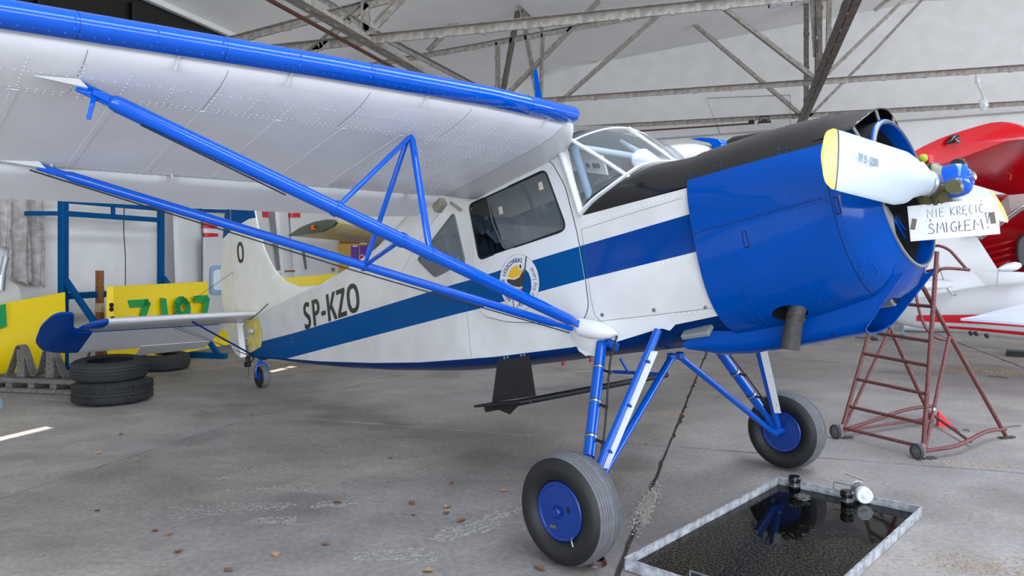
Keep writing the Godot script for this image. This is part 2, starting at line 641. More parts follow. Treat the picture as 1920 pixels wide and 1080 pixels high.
func room() -> void:
	# floor: cast slabs with open joints over a dark bed
	var bed := MB.new()
	bed.box(Vector3(4.6, -0.115, -3.0), Vector3(29.0, 0.2, 36.0))
	var fl := structure("floor", bed, mat(Color(0.27, 0.25, 0.23), 0.95))
	var fm := floor_material()
	var xs := [-9.75, -8.75, -4.62, -0.60, 3.85, 7.9, 12.0, 16.0, 19.05]
	var zs := [-20.65, -18.2, -14.2, -10.2, -6.2, -2.2, 1.8, 5.8, 9.8, 14.05]
	var rng := RandomNumberGenerator.new()
	rng.seed = 5
	for i in xs.size() - 1:
		for j in zs.size() - 1:
			var g := 0.009
			var b := MB.new()
			var ol := PackedVector2Array()
			var c := [Vector2(xs[i] + g, zs[j] + g), Vector2(xs[i + 1] - g, zs[j] + g), Vector2(xs[i + 1] - g, zs[j + 1] - g), Vector2(xs[i] + g, zs[j + 1] - g)]
			for k in 4:                                   # chipped edges
				var p: Vector2 = c[k]
				var q: Vector2 = c[(k + 1) % 4]
				var m := int(p.distance_to(q) / 0.12)
				var inw: Vector2 = (c[(k + 3) % 4] - p).normalized()
				for t in m:
					var chip: float = rng.randf() ** 8 * 0.03 + rng.randf() * 0.006
					ol.append(p.lerp(q, (t + 0.001) / m) + (inw * chip if t > 0 else Vector2.ZERO))
			b.slab(ol, 0.06, Transform3D(Basis(Vector3.RIGHT, Vector3(0, 0, 1), Vector3.UP), Vector3(0, -0.06, 0)))
			part("slab", b, fl, fm, floor_uv)
	# walls with thickness
	var b := MB.new()
	b.box(Vector3(4.65, 4.5, WB - 0.15), Vector3(29.0, 9.2, 0.3))
	structure("wall_back", b, M.plaster)
	# left wall: lower part, blacked-out window band, wall beyond it
	b = MB.new()
	b.box(Vector3(WL - 0.15, 1.7, -3.2), Vector3(0.3, 3.6, 35.4))
	b.box(Vector3(WL - 0.15, 4.7, -16.4), Vector3(0.3, 2.6, 8.4))
	b.box(Vector3(WL - 0.15, 4.7, 7.6), Vector3(0.3, 2.6, 13.0))
	b.box(Vector3(WL - 0.15, 6.12, -3.2), Vector3(0.3, 0.3, 35.4))
	var wl := structure("wall_left", b, M.plaster)
	window_band()
	b = MB.new()
	b.box(Vector3(WL + 0.03, 6.02, -3.2), Vector3(0.06, 0.1, 35.0), Basis(), 0.01)
	structure("trim_1", b, M.plaster)
	# right wall with a band of glazing, front wall with the open hangar door
	b = MB.new()
	b.box(Vector3(WR + 0.15, 0.95, -3.2), Vector3(0.3, 2.1, 35.4))
	b.box(Vector3(WR + 0.15, 5.6, -3.2), Vector3(0.3, 0.8, 35.4))
	for z in [-19.5, -12.5, -4.0, 4.5, 12.0]:
		b.box(Vector3(WR + 0.15, 3.6, z), Vector3(0.3, 3.4, 0.5))
	structure("wall_right", b, M.plaster)
	b = MB.new()
	b.box(Vector3(-7.35, 4.5, WF + 0.15), Vector3(4.7, 9.2, 0.3))
	b.box(Vector3(16.0, 4.5, WF + 0.15), Vector3(6.0, 9.2, 0.3))
	b.box(Vector3(4.0, 7.4, WF + 0.15), Vector3(18.0, 3.4, 0.3))
	structure("wall_front", b, M.plaster)
	# ceiling in facets following the roof
	b = MB.new()
	for run in [[0, 1, 2, 3, 4], [5, 6, 7, 8]]:
		var lo := PackedVector3Array()
		var hi := PackedVector3Array()
		for i in run:
			lo.append(Vector3(ROOF[i].x, ROOF[i].y, WB)); hi.append(Vector3(ROOF[i].x, ROOF[i].y, WF))
		run.reverse()
		for i in run:
			lo.append(Vector3(ROOF[i].x, ROOF[i].y + 0.2, WB)); hi.append(Vector3(ROOF[i].x, ROOF[i].y + 0.2, WF))
		b.loft([lo, hi], true, true, 12.0)
	for z in [[WB, -9.8], [8.8, WF]]:
		var c0 := PackedVector3Array()
		var c1 := PackedVector3Array()
		for q in [Vector2(1.6, 7.78), Vector2(4.4, 8.06), Vector2(4.4, 8.26), Vector2(1.6, 7.98)]:
			c0.append(Vector3(q.x, q.y, z[0])); c1.append(Vector3(q.x, q.y, z[1]))
		b.loft([c0, c1], true, true, 12.0)
	structure("ceiling", b, M.ceiling)
	# strip of glass in the roof
	var sk := Node3D.new()
	sk.name = "window_2"
	add_child(sk)
	sk.set_meta("kind", "structure")
	for k in 8:
		b = MB.new()
		b.box(Vector3(3.0, 8.02, -8.64 + k * 2.325), Vector3(2.9, 0.02, 2.28), Basis(Vector3(0, 0, 1), 0.0997))
		part("pane", b, sk, M.glass)
		b = MB.new()
		b.box(Vector3(3.0, 7.98, -7.48 + k * 2.325), Vector3(2.9, 0.08, 0.05), Basis(Vector3(0, 0, 1), 0.0997), 0.01)
		part("glazing_bar", b, sk, M.white)
	# apron outside the door, seen only by the light
	b = MB.new()
	b.box(Vector3(4.0, -0.1, 34.0), Vector3(60.0, 0.12, 39.5))
	structure("apron", b, mat(Color(0.62, 0.61, 0.58), 0.9))

func window_band() -> void:
	# foil-covered panes between z -12.2 and 1; two narrow gaps let the sun through
	var root := Node3D.new()
	root.name = "window_1"
	add_child(root)
	root.set_meta("kind", "structure")
	var edge := [-12.2]
	for s in [Vector3(-6.27, 0, -9.02), Vector3(-6.15, 0, -4.75)]:
		var t: float = (s.x - (WL - 0.05)) / SUN.x
		var zc: float = s.z - SUN.z * t
		edge.append(zc)
	edge.append(1.1)
	var b := MB.new()
	var holes := []
	for i in [1, 2]:
		var s: Vector3 = [Vector3.ZERO, Vector3(-6.27, 0, -9.02), Vector3(-6.15, 0, -4.75)][i]
		var t: float = (s.x - (WL - 0.05)) / SUN.x
		var yc: float = -SUN.y * t
		holes.append([edge[i], yc, [0, 0.36, 0.42][i], 0.15])
	holes.sort_custom(func(p, q): return p[0] < q[0])
	var z0 := -12.2
	for h in holes:
		var z1: float = h[0] - h[2]
		b.box(Vector3(WL - 0.05, 4.7, (z0 + z1) / 2), Vector3(0.02, 2.6, z1 - z0))
		var a: float = h[0] + h[2]
		b.box(Vector3(WL - 0.05, (3.4 + h[1] - h[3] / 2) / 2, h[0]), Vector3(0.02, h[1] - h[3] / 2 - 3.4, 2 * h[2]))
		b.box(Vector3(WL - 0.05, (6.0 + h[1] + h[3] / 2) / 2, h[0]), Vector3(0.02, 6.0 - h[1] - h[3] / 2, 2 * h[2]))
		z0 = a
	b.box(Vector3(WL - 0.05, 4.7, (z0 + 1.1) / 2), Vector3(0.02, 2.6, 1.1 - z0))
	label_part(part("window_foil", b, root, M.foil), "black foil")
	for k in 8:
		var m := MB.new()
		m.box(Vector3(WL + 0.0, 4.7, -11.4 + k * 1.7), Vector3(0.07, 2.3, 0.07), Basis(), 0.01)
		part("mullion", m, root, M.foil)

func member(root: Node3D, a: Vector3, b: Vector3, w := 0.07, called := "diagonal", m: Material = null) -> void:
	# two angle irons back to back with a gap and packing plates
	var z := (b - a).normalized()
	var side := Vector3(0, 0, 1) if absf(z.z) < 0.8 else Vector3(1, 0, 0)
	var up := side.cross(z).normalized()
	side = z.cross(up).normalized()
	var l := a.distance_to(b)
	var s := MB.new()
	var bas := Basis(side, up, z)
	var c := (a + b) * 0.5
	for k in [-1.0, 1.0]:
		s.box(c + side * k * 0.010, Vector3(0.008, w, l), bas)
		s.box(c + side * k * (0.014 + w * 0.4) + up * w * 0.46, Vector3(w * 0.8, 0.008, l), bas)
	var n := maxi(2, int(l / 0.7))
	for i in n:
		s.box(a.lerp(b, (i + 0.5) / n), Vector3(0.03, w * 1.25, 0.07), bas)
	part(called, s, root, m if m else M.truss)

func trusses() -> void:
	var hc := 5.05
	var t0 := thing("roof_truss", "nearest grey steel roof truss crossing above the blue wing edge", "truss", Vector3.ZERO, 0, "")
	var z0 := -10.4
	member(t0, Vector3(-9.7, hc, z0), Vector3(19.0, hc, z0), 0.13, "chord")
	member(t0, Vector3(-9.7, 5.1, z0 - 0.02), Vector3(-4.7, 5.75, z0 - 0.02), 0.11, "chord")
	member(t0, Vector3(-4.7, 5.75, z0 - 0.02), Vector3(6.5, 7.1, z0 - 0.02), 0.11, "chord")
	member(t0, Vector3(-5.544, 5.272, -10.4), Vector3(-5.005, 5.737, -10.4), 0.10)
	member(t0, Vector3(-5.734, 5.206, -10.4), Vector3(-5.734, 5.954, -10.4), 0.10, "post")
	member(t0, Vector3(-6.58, 5.825, -10.4), Vector3(-5.611, 5.177, -10.4), 0.10)
	member(t0, Vector3(-6.861, 4.858, -10.4), Vector3(-5.705, 5.628, -10.4), 0.09)
	member(t0, Vector3(-12.012, 6.128, -10.4), Vector3(-11.128, 6.57, -10.4), 0.13)
	var t1 := thing("roof_truss", "middle grey steel roof truss behind the wing root", "truss")
	var z1 := 15.5
	member(t1, Vector3(-9.7, hc, -z1), Vector3(19.0, hc, -z1), 0.10, "chord")
	member(t1, Vector3(-9.7, 6.05, -z1), Vector3(-1.239, 6.758, -15.5), 0.10, "chord")
	member(t1, Vector3(-1.239, 6.758, -15.5), Vector3(1.45, 7.023, -15.5), 0.10, "chord")
	member(t1, Vector3(-1.643, 6.744, -15.5), Vector3(-3.819, 5.015, -15.5), 0.08)
	member(t1, Vector3(-2.961, 7.132, -15.5), Vector3(-5.23, 5.084, -15.5), 0.09)
	member(t1, Vector3(-6.946, 6.366, -15.5), Vector3(-5.7, 7.451, -15.5), 0.09)
	member(t1, Vector3(-4.793, 7.092, -15.5), Vector3(-5.192, 5.081, -15.5), 0.10, "post", M.truss_dark)
	member(t1, Vector3(-4.694, 7.082, -15.5), Vector3(-4.326, 5.048, -15.5), 0.09, "post")
	member(t1, Vector3(-5.268, 6.424, -15.5), Vector3(-5.268, 5.086, -15.5), 0.09, "post")
	member(t1, Vector3(-4.216, 6.529, -15.5), Vector3(-4.265, 5.044, -15.5), 0.07, "post")
	member(t1, Vector3(-4.917, 7.342, -15.5), Vector3(-4.216, 6.611, -15.5), 0.08)
	member(t1, Vector3(1.353, 5.115, -15.5), Vector3(-0.515, 6.814, -15.5), 0.09)
	member(t1, Vector3(1.402, 5.111, -15.5), Vector3(1.402, 6.976, -15.5), 0.13, "post", M.truss_dark)
	member(t1, Vector3(1.353, 5.566, -15.5), Vector3(1.276, 6.99, -15.5), 0.09, "post")
	member(t1, Vector3(1.499, 5.136, -15.5), Vector3(2.95, 6.546, -15.5), 0.06)
	var t2 := thing("roof_truss", "farthest thin steel roof truss against the white back wall", "truss")
	var z2 := 19.0
	member(t2, Vector3(-9.7, hc, -z2), Vector3(19.0, hc, -z2), 0.10, "chord")
	member(t2, Vector3(1.336, 5.066, -19), Vector3(-1.612, 7.93, -19), 0.09)
	member(t2, Vector3(1.444, 5.007, -19), Vector3(1.444, 8.233, -19), 0.11, "post", M.truss_dark)
	member(t2, Vector3(1.92, 6.003, -19), Vector3(1.967, 8.173, -19), 0.11, "post")
	member(t2, Vector3(1.516, 5.029, -19), Vector3(2.941, 6.49, -19), 0.06)
	member(t2, Vector3(2.941, 6.49, -19), Vector3(4.438, 8.135, -19), 0.06)
	member(t2, Vector3(2.941, 7.433, -19), Vector3(5.808, 9.763, -19), 0.08)
	var tl := thing("roof_tie_beam", "steel tie beam with cables running to the back wall above the engine cowl", "beam", Vector3.ZERO, 0, "")
	member(tl, Vector3(1.33, hc - 0.12, WB), Vector3(1.33, hc - 0.12, -6.0), 0.12, "beam", M.truss_dark)
	for k in 3:
		var cb := MB.new()
		var pts := []
		for i in 40:
			var z := lerpf(WB + 0.1, -6.0, i / 39.0)
			pts.append(Vector3(1.30 + k * 0.03 + 0.02 * sin(i * 1.9 + k * 2), hc - 0.02 + 0.03 * sin(i * 1.3 + k), z))
		cb.tube(pts, 0.012, 5)
		part("cable", cb, tl, [M.black_matt, mat(Color(0.72, 0.7, 0.66), 0.6), M.black_matt][k])
	tl = thing("roof_tie_beam", "steel tie beam receding from the nearest truss down behind the wing slat", "beam")
	member(tl, Vector3(-5.6, hc - 0.05, WB), Vector3(-5.6, hc - 0.05, -6.0), 0.12, "beam")
	member(tl, Vector3(-5.6, hc + 0.1, -10.4), Vector3(-6, 5.667, -17), 0.08, "brace")
	var pp := MB.new()
	pp.tube([Vector3(-5.8, hc - 0.16, WB + 0.1), Vector3(-5.8, hc - 0.16, -6.0)], 0.03, 8)
	part("pipe", pp, tl, mat(Color(0.35, 0.2, 0.14), 0.6))
	# services on the back wall
	pp = MB.new()
	pp.tube([Vector3(-4.425, 4.857, -20.5), Vector3(6.542, 5.127, -20.5)], 0.022, 6)
	single("wall_conduit", pp, mat(Color(0.70, 0.68, 0.67), 0.6), Vector3.ZERO, "thin pale conduit running along the white back wall", "conduit")
	pp = MB.new()
	pp.tube([Vector3(1.17, 4.863, -20.55), Vector3(1.17, 5.902, -20.55), Vector3(-0.962, 5.961, -20.55), Vector3(-0.613, 4.985, -20.55)], 0.012, 5)
	single("wall_cable", pp, mat(Color(0.66, 0.65, 0.65), 0.6), Vector3.ZERO, "thin cable tracing an open rectangle on the white back wall", "cable")
	pp = MB.new()
	pp.tube([Vector3(-4.511, 4.846, -18.9), Vector3(0.13, 4.909, -18.9)], 0.022, 6)
	var bx := MB.new()
	bx.box(Vector3(0.18, 4.946, -18.9), Vector3(0.14, 0.1, 0.08), Basis(), 0.015)
	var cd := thing("pipe_run", "brown pipe slung beneath the farthest truss chord, ending in a dark box", "pipe")
	part("pipe", pp, cd, mat(Color(0.32, 0.19, 0.14), 0.6))
	part("junction_box", bx, cd, M.black_matt)
	# lamps
	lamp("ceiling_lamp", Vector3(0.514, 5.305, -11.5), 0.34, "floodlight with a dark red rim and a white face high between the trusses")
	lamp("ceiling_lamp", Vector3(0.47, 4.811, -18.6), 0.3, "small black floodlight hanging under the farthest truss")
	# plastic strip
	var ps := thing("plastic_strip", "clear crumpled plastic strip hanging from the truss at the right", "strip")
	var cl := mat(Color(0.9, 0.93, 0.93, 0.55), 0.2)
	cl.transparency = BaseMaterial3D.TRANSPARENCY_ALPHA
	var sb := MB.new()
	sb.tube(smooth_path([Vector3(4.065, 5.045, -15.4), Vector3(4.074, 4.946, -15.4), Vector3(4.117, 4.747, -15.4), Vector3(4.185, 4.546, -15.4), Vector3(4.21, 4.486, -15.4)], 4), 0.008, 5)
	part("string", sb, ps, mat(Color(0.55, 0.66, 0.58), 0.5))
	for q in [[Vector3(4.091, 4.866, -15.4), 0.05, 0.11], [Vector3(4.125, 4.746, -15.4), 0.03, 0.06], [Vector3(4.193, 4.418, -15.4), 0.08, 0.15]]:
		var bb := MB.new()
		var ctr: Vector3 = q[0]
		var zz := noise(3.0, 2, 7)
		bb.grid(func(u, v):
			var r: float = q[1] * sin(PI * clampf(v, 0.02, 0.98)) * (1.0 + 0.4 * zz.get_noise_3d(cos(TAU * u) * 2, sin(TAU * u) * 2, v * 5))
			return ctr + Vector3(cos(TAU * u) * r, (v - 0.5) * 2.0 * q[2], sin(TAU * u) * r), 12, 8, true)
		part("bag", bb, ps, cl)

func lamp(called: String, at: Vector3, w: float, label: String) -> void:
	var o := thing(called, label, "lamp", at)
	var b := MB.new()
	b.box(Vector3(0, 0.05, 0), Vector3(w, 0.06, w * 0.7), Basis(), 0.012)
	b.box(Vector3(0, 0.10, 0), Vector3(w * 0.5, 0.06, w * 0.3), Basis(), 0.01)
	b.tube([Vector3(-w * 0.4, 0.06, 0), Vector3(-w * 0.3, 0.2, 0), Vector3(w * 0.3, 0.2, 0), Vector3(w * 0.4, 0.06, 0)], 0.012, 5)
	part("housing", b, o, mat(Color(0.14, 0.05, 0.05), 0.5))
	b = MB.new()
	b.box(Vector3(0, 0.012, 0), Vector3(w * 0.86, 0.02, w * 0.56), Basis(), 0.005)
	part("lens", b, o, mat(Color(0.9, 0.9, 0.9), 0.2))

# ---------------------------------------------------------------- the aeroplane
# body axes: x forward along the thrust line, y up, z to its right-hand side
const SW := [[-6.6, 0.03], [-6.0, 0.075], [-1.7, 0.585], [-1.2, 0.60], [-0.5, 0.585], [0.3, 0.50], [1.3, 0.45]]
const YL := [[-6.40, 0.0], [-6.0, -0.055], [-5.24, -0.15], [-4.3, -0.268], [-3.14, -0.388], [-2.34, -0.455], [-1.35, -0.508], [-0.6, -0.525], [0.02, -0.487], [0.40, -0.47]]
const YK := [[-6.40, -0.03], [-5.56, -0.145], [-4.79, -0.268], [-3.78, -0.405], [-3.0, -0.495], [-2.08, -0.58], [-1.59, -0.60], [-0.5, -0.615], [0.0, -0.64], [0.40, -0.68]]
const YU := [[-6.40, 0.43], [-5.45, 0.457], [-4.2, 0.457], [-3.6, 0.477], [-2.9, 0.537], [-2.3, 0.69], [-1.93, 0.765], [-1.6, 0.78], [-0.45, 0.73]]
const DOOR := [Vector2(-1.409, 0.640), Vector2(-1.061, 0.655), Vector2(-0.60, 0.682), Vector2(-0.511, 0.476), Vector2(-0.478, 0.176), Vector2(-0.470, -0.12), Vector2(-0.478, -0.312), Vector2(-0.56, -0.395), Vector2(-1.192, -0.285), Vector2(-1.43, -0.21), Vector2(-1.467, -0.082), Vector2(-1.449, 0.146)]
const DOORWIN := [Vector2(-1.415, 0.593), Vector2(-0.650, 0.628), Vector2(-0.553, 0.235), Vector2(-0.585, 0.205), Vector2(-1.385, 0.182)]
const REARWIN := [Vector2(-2.185, 0.348), Vector2(-1.60, 0.583), Vector2(-1.545, 0.19), Vector2(-1.96, 0.163)]

func sw(x: float) -> float:
	return lerp_table(SW, x)

func side_at(x: float, y: float, sgn: float, off := 0.0) -> Vector3:
	var pinch := clampf((x + 0.45) / 0.7, 0.0, 1.0) * pow(clampf((-0.22 - y) / 0.27, 0.0, 1.2), 2.0) * 0.075
	return Vector3(x, y, sgn * (sw(x) + off - pinch))

func body(called: String, list, parent: Node3D, m: Material = null) -> MeshInstance3D:
	var o := part(called, list, parent, m)
	if not parent is MeshInstance3D:
		o.transform = TB
	return o

func outline_side() -> PackedVector2Array:
	var o := PackedVector2Array()
	for i in 61:
		var x := lerpf(-6.40, 0.36, i / 60.0)
		o.append(Vector2(x, lerp_table(YL, x)))
	for q in [Vector2(0.36, 0.25), Vector2(-0.414, 0.265), Vector2(-0.45, 0.73)]:
		o.append(q)
	for i in 41:
		var x := lerpf(-0.5, -6.40, i / 40.0)
		o.append(Vector2(x, lerp_table(YU, x)))
	return o

func deck_y(x: float, s: float) -> float:
	# black deck ahead of the windscreen
	var top := lerp_table([[-0.45, 0.545], [-0.05, 0.53], [0.1, 0.515], [0.3, 0.497], [0.4, 0.49]], x)
	var q := clampf(absf(s) / sw(x), 0.0, 1.0)
	return 0.262 + (top - 0.262) * pow(maxf(0.0, 1.0 - pow(q, 2.6)), 1.0 / 2.6)

func superell(c: float, s: float, n: float) -> Vector2:
	return Vector2(signf(c) * pow(absf(c), 2.0 / n), signf(s) * pow(absf(s), 2.0 / n))

const COWL := [[0.30, 0.545, 0.505, 0.615, 2.9], [0.55, 0.552, 0.508, 0.600, 2.75], [0.80, 0.547, 0.505, 0.575, 2.5], [1.05, 0.528, 0.485, 0.540, 2.25], [1.13, 0.495, 0.465, 0.505, 2.12], [1.18, 0.455, 0.445, 0.462, 2.03], [1.21, 0.418, 0.415, 0.42, 2.0], [1.222, 0.396, 0.396, 0.396, 2.0]]
func cowl_at(x: float, phi: float, grow := 0.0) -> Vector3:
	# phi turns from the right-hand side (0) over the top (PI / 2)
	var k := 0
	while k < COWL.size() - 2 and x > COWL[k + 1][0]:
		k += 1
	var t := clampf((x - COWL[k][0]) / (COWL[k + 1][0] - COWL[k][0]), 0.0, 1.0)
	var r := []
	for i in 5:
		r.append(lerpf(COWL[k][i], COWL[k + 1][i], t))
	var e := superell(cos(phi), sin(phi), r[4])
	return Vector3(x, e.y * ((r[2] if e.y > 0 else r[3]) + grow), e.x * (r[1] + grow))

func cowl_phi(x: float, y: float) -> float:
	# the angle on the right-hand side where the cowl reaches height y
	var a := -PI / 2
	var b := PI / 2
	for i in 30:
		var m := (a + b) / 2
		if cowl_at(x, m).y < y:
			a = m
		else:
			b = m
	return (a + b) / 2

func aircraft() -> void:
	var ac := thing("aeroplane", "blue and white high-wing light aeroplane standing on its tail wheel in the hangar", "aeroplane", Vector3(-0.274, 0, -4.738), deg_to_rad(-27.945))
	fuselage(ac)
	cabin(ac)
	cowling(ac)
	propeller(ac)
	for sgn in [1.0, -1.0]:
		wing(ac, sgn)
		struts(ac, sgn)
		gear(ac, sgn)
	tail(ac)
	sign_board()

func ribbon(list: Array, m_r := 0.0016) -> MB:
	var b := MB.new()
	for pts in list:
		b.tube(pts, m_r, 4, false)
	return b

func side_path(pts: Array, sgn: float, off := 0.0, per := 1) -> Array:
	var o := []
	for i in pts.size() - 1:
		for k in per:
			var q: Vector2 = pts[i].lerp(pts[i + 1], float(k) / per)
			o.append(side_at(q.x, q.y, sgn, off))
	o.append(side_at(pts[-1].x, pts[-1].y, sgn, off))
	return o

func fuselage(ac: Node3D) -> void:
	var white := MB.new()
	var blue := MB.new()
	var navy := MB.new()
	var black := MB.new()
	var ol := outline_side()
	var stripe := PackedVector2Array([Vector2(-6.5, -0.16), Vector2(-4.2, -0.155), Vector2(-1.4, -0.155), Vector2(-0.42, -0.124), Vector2(0.4, -0.108), Vector2(0.4, 0.107), Vector2(-0.2, 0.09), Vector2(-1.4, 0.062), Vector2(-3.0, 0.075), Vector2(-4.8, 0.092), Vector2(-5.5, 0.108), Vector2(-6.5, 0.135)])
	var door := inset(round_poly(DOOR, 0.06), -0.004)
	var rw := round_poly(REARWIN, 0.035)
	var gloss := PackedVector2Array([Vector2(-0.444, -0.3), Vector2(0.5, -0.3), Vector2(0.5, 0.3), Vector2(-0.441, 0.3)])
	var sheen := MB.new()
	for sgn in [1.0, -1.0]:
		var f := func(x, y): return side_at(x, y, sgn)
		white.patch([ol], [stripe, door, rw], f, 0.15, 0.065)
		blue.patch(Geometry2D.intersect_polygons(ol, stripe), [door, gloss], f, 0.15, 0.065)
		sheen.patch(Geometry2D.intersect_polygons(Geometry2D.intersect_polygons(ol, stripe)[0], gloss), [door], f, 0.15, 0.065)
	# belly
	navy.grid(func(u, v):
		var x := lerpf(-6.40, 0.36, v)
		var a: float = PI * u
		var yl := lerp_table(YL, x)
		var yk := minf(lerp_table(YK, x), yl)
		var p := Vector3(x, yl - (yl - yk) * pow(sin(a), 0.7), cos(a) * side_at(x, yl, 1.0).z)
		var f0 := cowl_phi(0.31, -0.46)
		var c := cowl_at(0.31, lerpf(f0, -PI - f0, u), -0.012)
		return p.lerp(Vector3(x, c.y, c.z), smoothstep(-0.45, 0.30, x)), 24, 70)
	# deck behind the cabin and roof
	white.grid(func(u, v):
		var x := lerpf(-6.40, -0.46, v)
		var a: float = PI * u
		var w := sw(x)
		return Vector3(x, lerp_table(YU, x) + pow(sin(a), 0.8) * w * 0.28, cos(a) * w), 14, 50)
	# black deck ahead of the windscreen
	black.grid(func(u, v):
		var a: float = PI * u
		var c := signf(cos(a)) * pow(absf(cos(a)), 2.0 / 2.6)
		var lean := 0.31 * (1.0 - pow(absf(c), 1.2))
		var x := lerpf(-0.414 + lean, 0.40, v)
		var p := Vector3(x, deck_y(x, c * sw(x)), c * sw(x))
		var f0 := cowl_phi(0.31, 0.262)
		var k := cowl_at(0.31, lerpf(f0, PI - f0, u), -0.006)
		return p.lerp(Vector3(x, k.y, k.z), smoothstep(0.0, 0.30, x)), 36, 16)
	# thin white strip between the deck and the panel is part of the side; firewall closes the front
	black.grid(func(u, v):
		var a: float = TAU * u
		return Vector3(0.33, -0.08 + sin(a) * 0.52 * v, cos(a) * 0.49 * v), 24, 1, true)
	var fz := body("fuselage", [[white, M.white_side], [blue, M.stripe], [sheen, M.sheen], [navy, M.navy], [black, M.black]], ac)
	# panel seams, screws and rows of rivets on the sheet sides
	for sgn in [1.0, -1.0]:
		for sm in [
			side_path([Vector2(-0.441, 0.183), Vector2(-0.058, 0.197), Vector2(0.30, 0.204)], sgn, 0.0, 4),
			side_path([Vector2(-0.441, 0.183), Vector2(-0.445, -0.052), Vector2(-0.451, -0.25), Vector2(-0.442, -0.35), Vector2(-0.411, -0.394), Vector2(-0.032, -0.414), Vector2(0.31, -0.431)], sgn, 0.0, 4),
			side_path([Vector2(-1.60, 0.70), Vector2(-2.05, 0.52), Vector2(-2.45, 0.30)], sgn, 0.0, 3),
			side_path([Vector2(-1.56, 0.16), Vector2(-1.60, -0.1), Vector2(-1.62, -0.48)], sgn, 0.0, 3)]:
			body("panel_seam", ribbon([sm], 0.0013), fz, M.seam)
		var hd := []
		for ln in [[Vector2(-0.43, 0.215), Vector2(0.30, 0.232), 24], [Vector2(-0.40, -0.40), Vector2(0.29, -0.44), 22], [Vector2(0.02, -0.13), Vector2(0.28, -0.125), 8], [Vector2(-5.0, -0.02), Vector2(-5.0, 0.40), 9]]:
			for i in ln[2]:
				var q: Vector2 = ln[0].lerp(ln[1], (i + 0.5) / ln[2])
				hd.append([side_at(q.x, q.y, sgn), Vector3(0, 0, sgn)])
		heads("rivets", hd, fz, M.rivet_white, 0.004)
		var dark_heads := []
		for i in 8:
			dark_heads.append([side_at(lerpf(-0.05, 0.27, i / 7.0), lerpf(0.03, 0.012, i / 7.0) - 0.02, sgn), Vector3(0, 0, sgn)])
		heads("rivets", dark_heads, fz, M.stripe, 0.006)
		for q in [Vector2(-0.39, -0.36), Vector2(-0.05, -0.385), Vector2(0.25, -0.415)]:
			var sc := MB.new()
			sc.lathe([Vector2(0.013, 0), Vector2(0.013, 0.002), Vector2(0.010, 0.003), Vector2(0, 0.003)], Transform3D(Basis(Vector3.RIGHT, Vector3(0, 0, sgn), Vector3.UP), side_at(q.x, q.y, sgn)), 16)
			var slot := MB.new()
			slot.box(side_at(q.x, q.y, sgn, 0.003), Vector3(0.017, 0.003, 0.002), Basis(Vector3(0, 0, 1), q.x * 2.0 + 0.5))
			body("fastener", [[sc, M.steel], [slot, M.ink]], fz)
	# registration on both sides
	for sgn in [1.0, -1.0]:
		var tx := MB.new()
		tx.text("SP-KZO", bold, func(p): return Vector3(-3.925 + sgn * p.x * 0.405, 0.222 + p.y * 0.372, sgn * (sw(-3.925 + sgn * p.x * 0.405) + 0.001 + p.z)), 0.002)
		label_part(body("lettering", tx, fz, M.ink), "black registration letters")
	# skirt of white sheet over the undercarriage fittings, with the strut fairing
	for sgn in [1.0, -1.0]:
		var sk := MB.new()
		sk.patch([PackedVector2Array([Vector2(-0.61, -0.40), Vector2(-0.36, -0.40), Vector2(0.017, -0.424), Vector2(0.045, -0.49), Vector2(0.005, -0.515), Vector2(-0.03, -0.497), Vector2(-0.07, -0.497), Vector2(-0.44, -0.548), Vector2(-0.455, -0.585), Vector2(-0.55, -0.59), Vector2(-0.60, -0.55), Vector2(-0.63, -0.48)])], [], func(x, y): return side_at(x, y, sgn, 0.008), 0.1, 0.1)
		var fr := MB.new()
		var secs := []
		for q in [[0.0, 0.058, 0.05], [0.06, 0.062, 0.056], [0.13, 0.055, 0.05], [0.19, 0.036, 0.03], [0.225, 0.01, 0.008]]:
			var c := Vector3(-0.52 + q[0], -0.415 - q[0] * 0.30, sgn * (sw(-0.5) + 0.045 - q[0] * 0.20))
			var s := PackedVector3Array()
			for k in 16:
				var a := TAU * k / 16
				s.append(c + Vector3(0, cos(a) * q[1], sgn * sin(a) * q[2]))
			secs.append(s)
		fr.loft(secs)
		fr.loft([PackedVector3Array([side_at(-0.60, -0.42, sgn, 0.05), side_at(-0.50, -0.46, sgn, 0.06), side_at(-0.40, -0.50, sgn, 0.03)]), PackedVector3Array([side_at(-0.60, -0.56, sgn, 0.0), side_at(-0.50, -0.60, sgn, 0.0), side_at(-0.44, -0.58, sgn, 0.0)])], false, false)
		body("strut_fairing", [[sk, M.white], [fr, M.white]], ac)
	# emblem of the flying club
	var sgn := 1.0
	var em := MB.new()
	var cx := -1.022
	var cy := -0.045
	var disc := PackedVector2Array()
	for i in 48:
		disc.append(Vector2(cx + 0.182 * cos(TAU * i / 48), cy + 0.187 * sin(TAU * i / 48)))
	var lay := func(o): return func(x, y): return side_at(x, y, sgn, o)
	em.patch([disc], [], lay.call(0.006), 0.08, 0.08)
	var rim := MB.new()
	var rp := []
	for i in 49:
		rp.append(side_at(cx + 0.183 * cos(TAU * i / 48), cy + 0.188 * sin(TAU * i / 48), sgn, 0.0062))
	rim.tube(rp, 0.0009, 4, false)
	var E := func(pts: Array) -> PackedVector2Array:
		var o := PackedVector2Array()
		for q in pts:
			o.append(Vector2(cx + q[0] * 0.182, cy + q[1] * 0.187))
		return o
	var yel := MB.new()
	yel.patch([E.call([[-0.54, 0.30], [-0.42, 0.46], [-0.25, 0.58], [0.0, 0.63], [0.10, 0.61], [0.06, 0.50], [0.12, 0.43], [0.22, 0.42], [0.29, 0.40], [0.20, 0.30], [0.0, 0.20], [-0.25, 0.19]])], [], lay.call(0.007), 0.08, 0.08)
	var blk := MB.new()
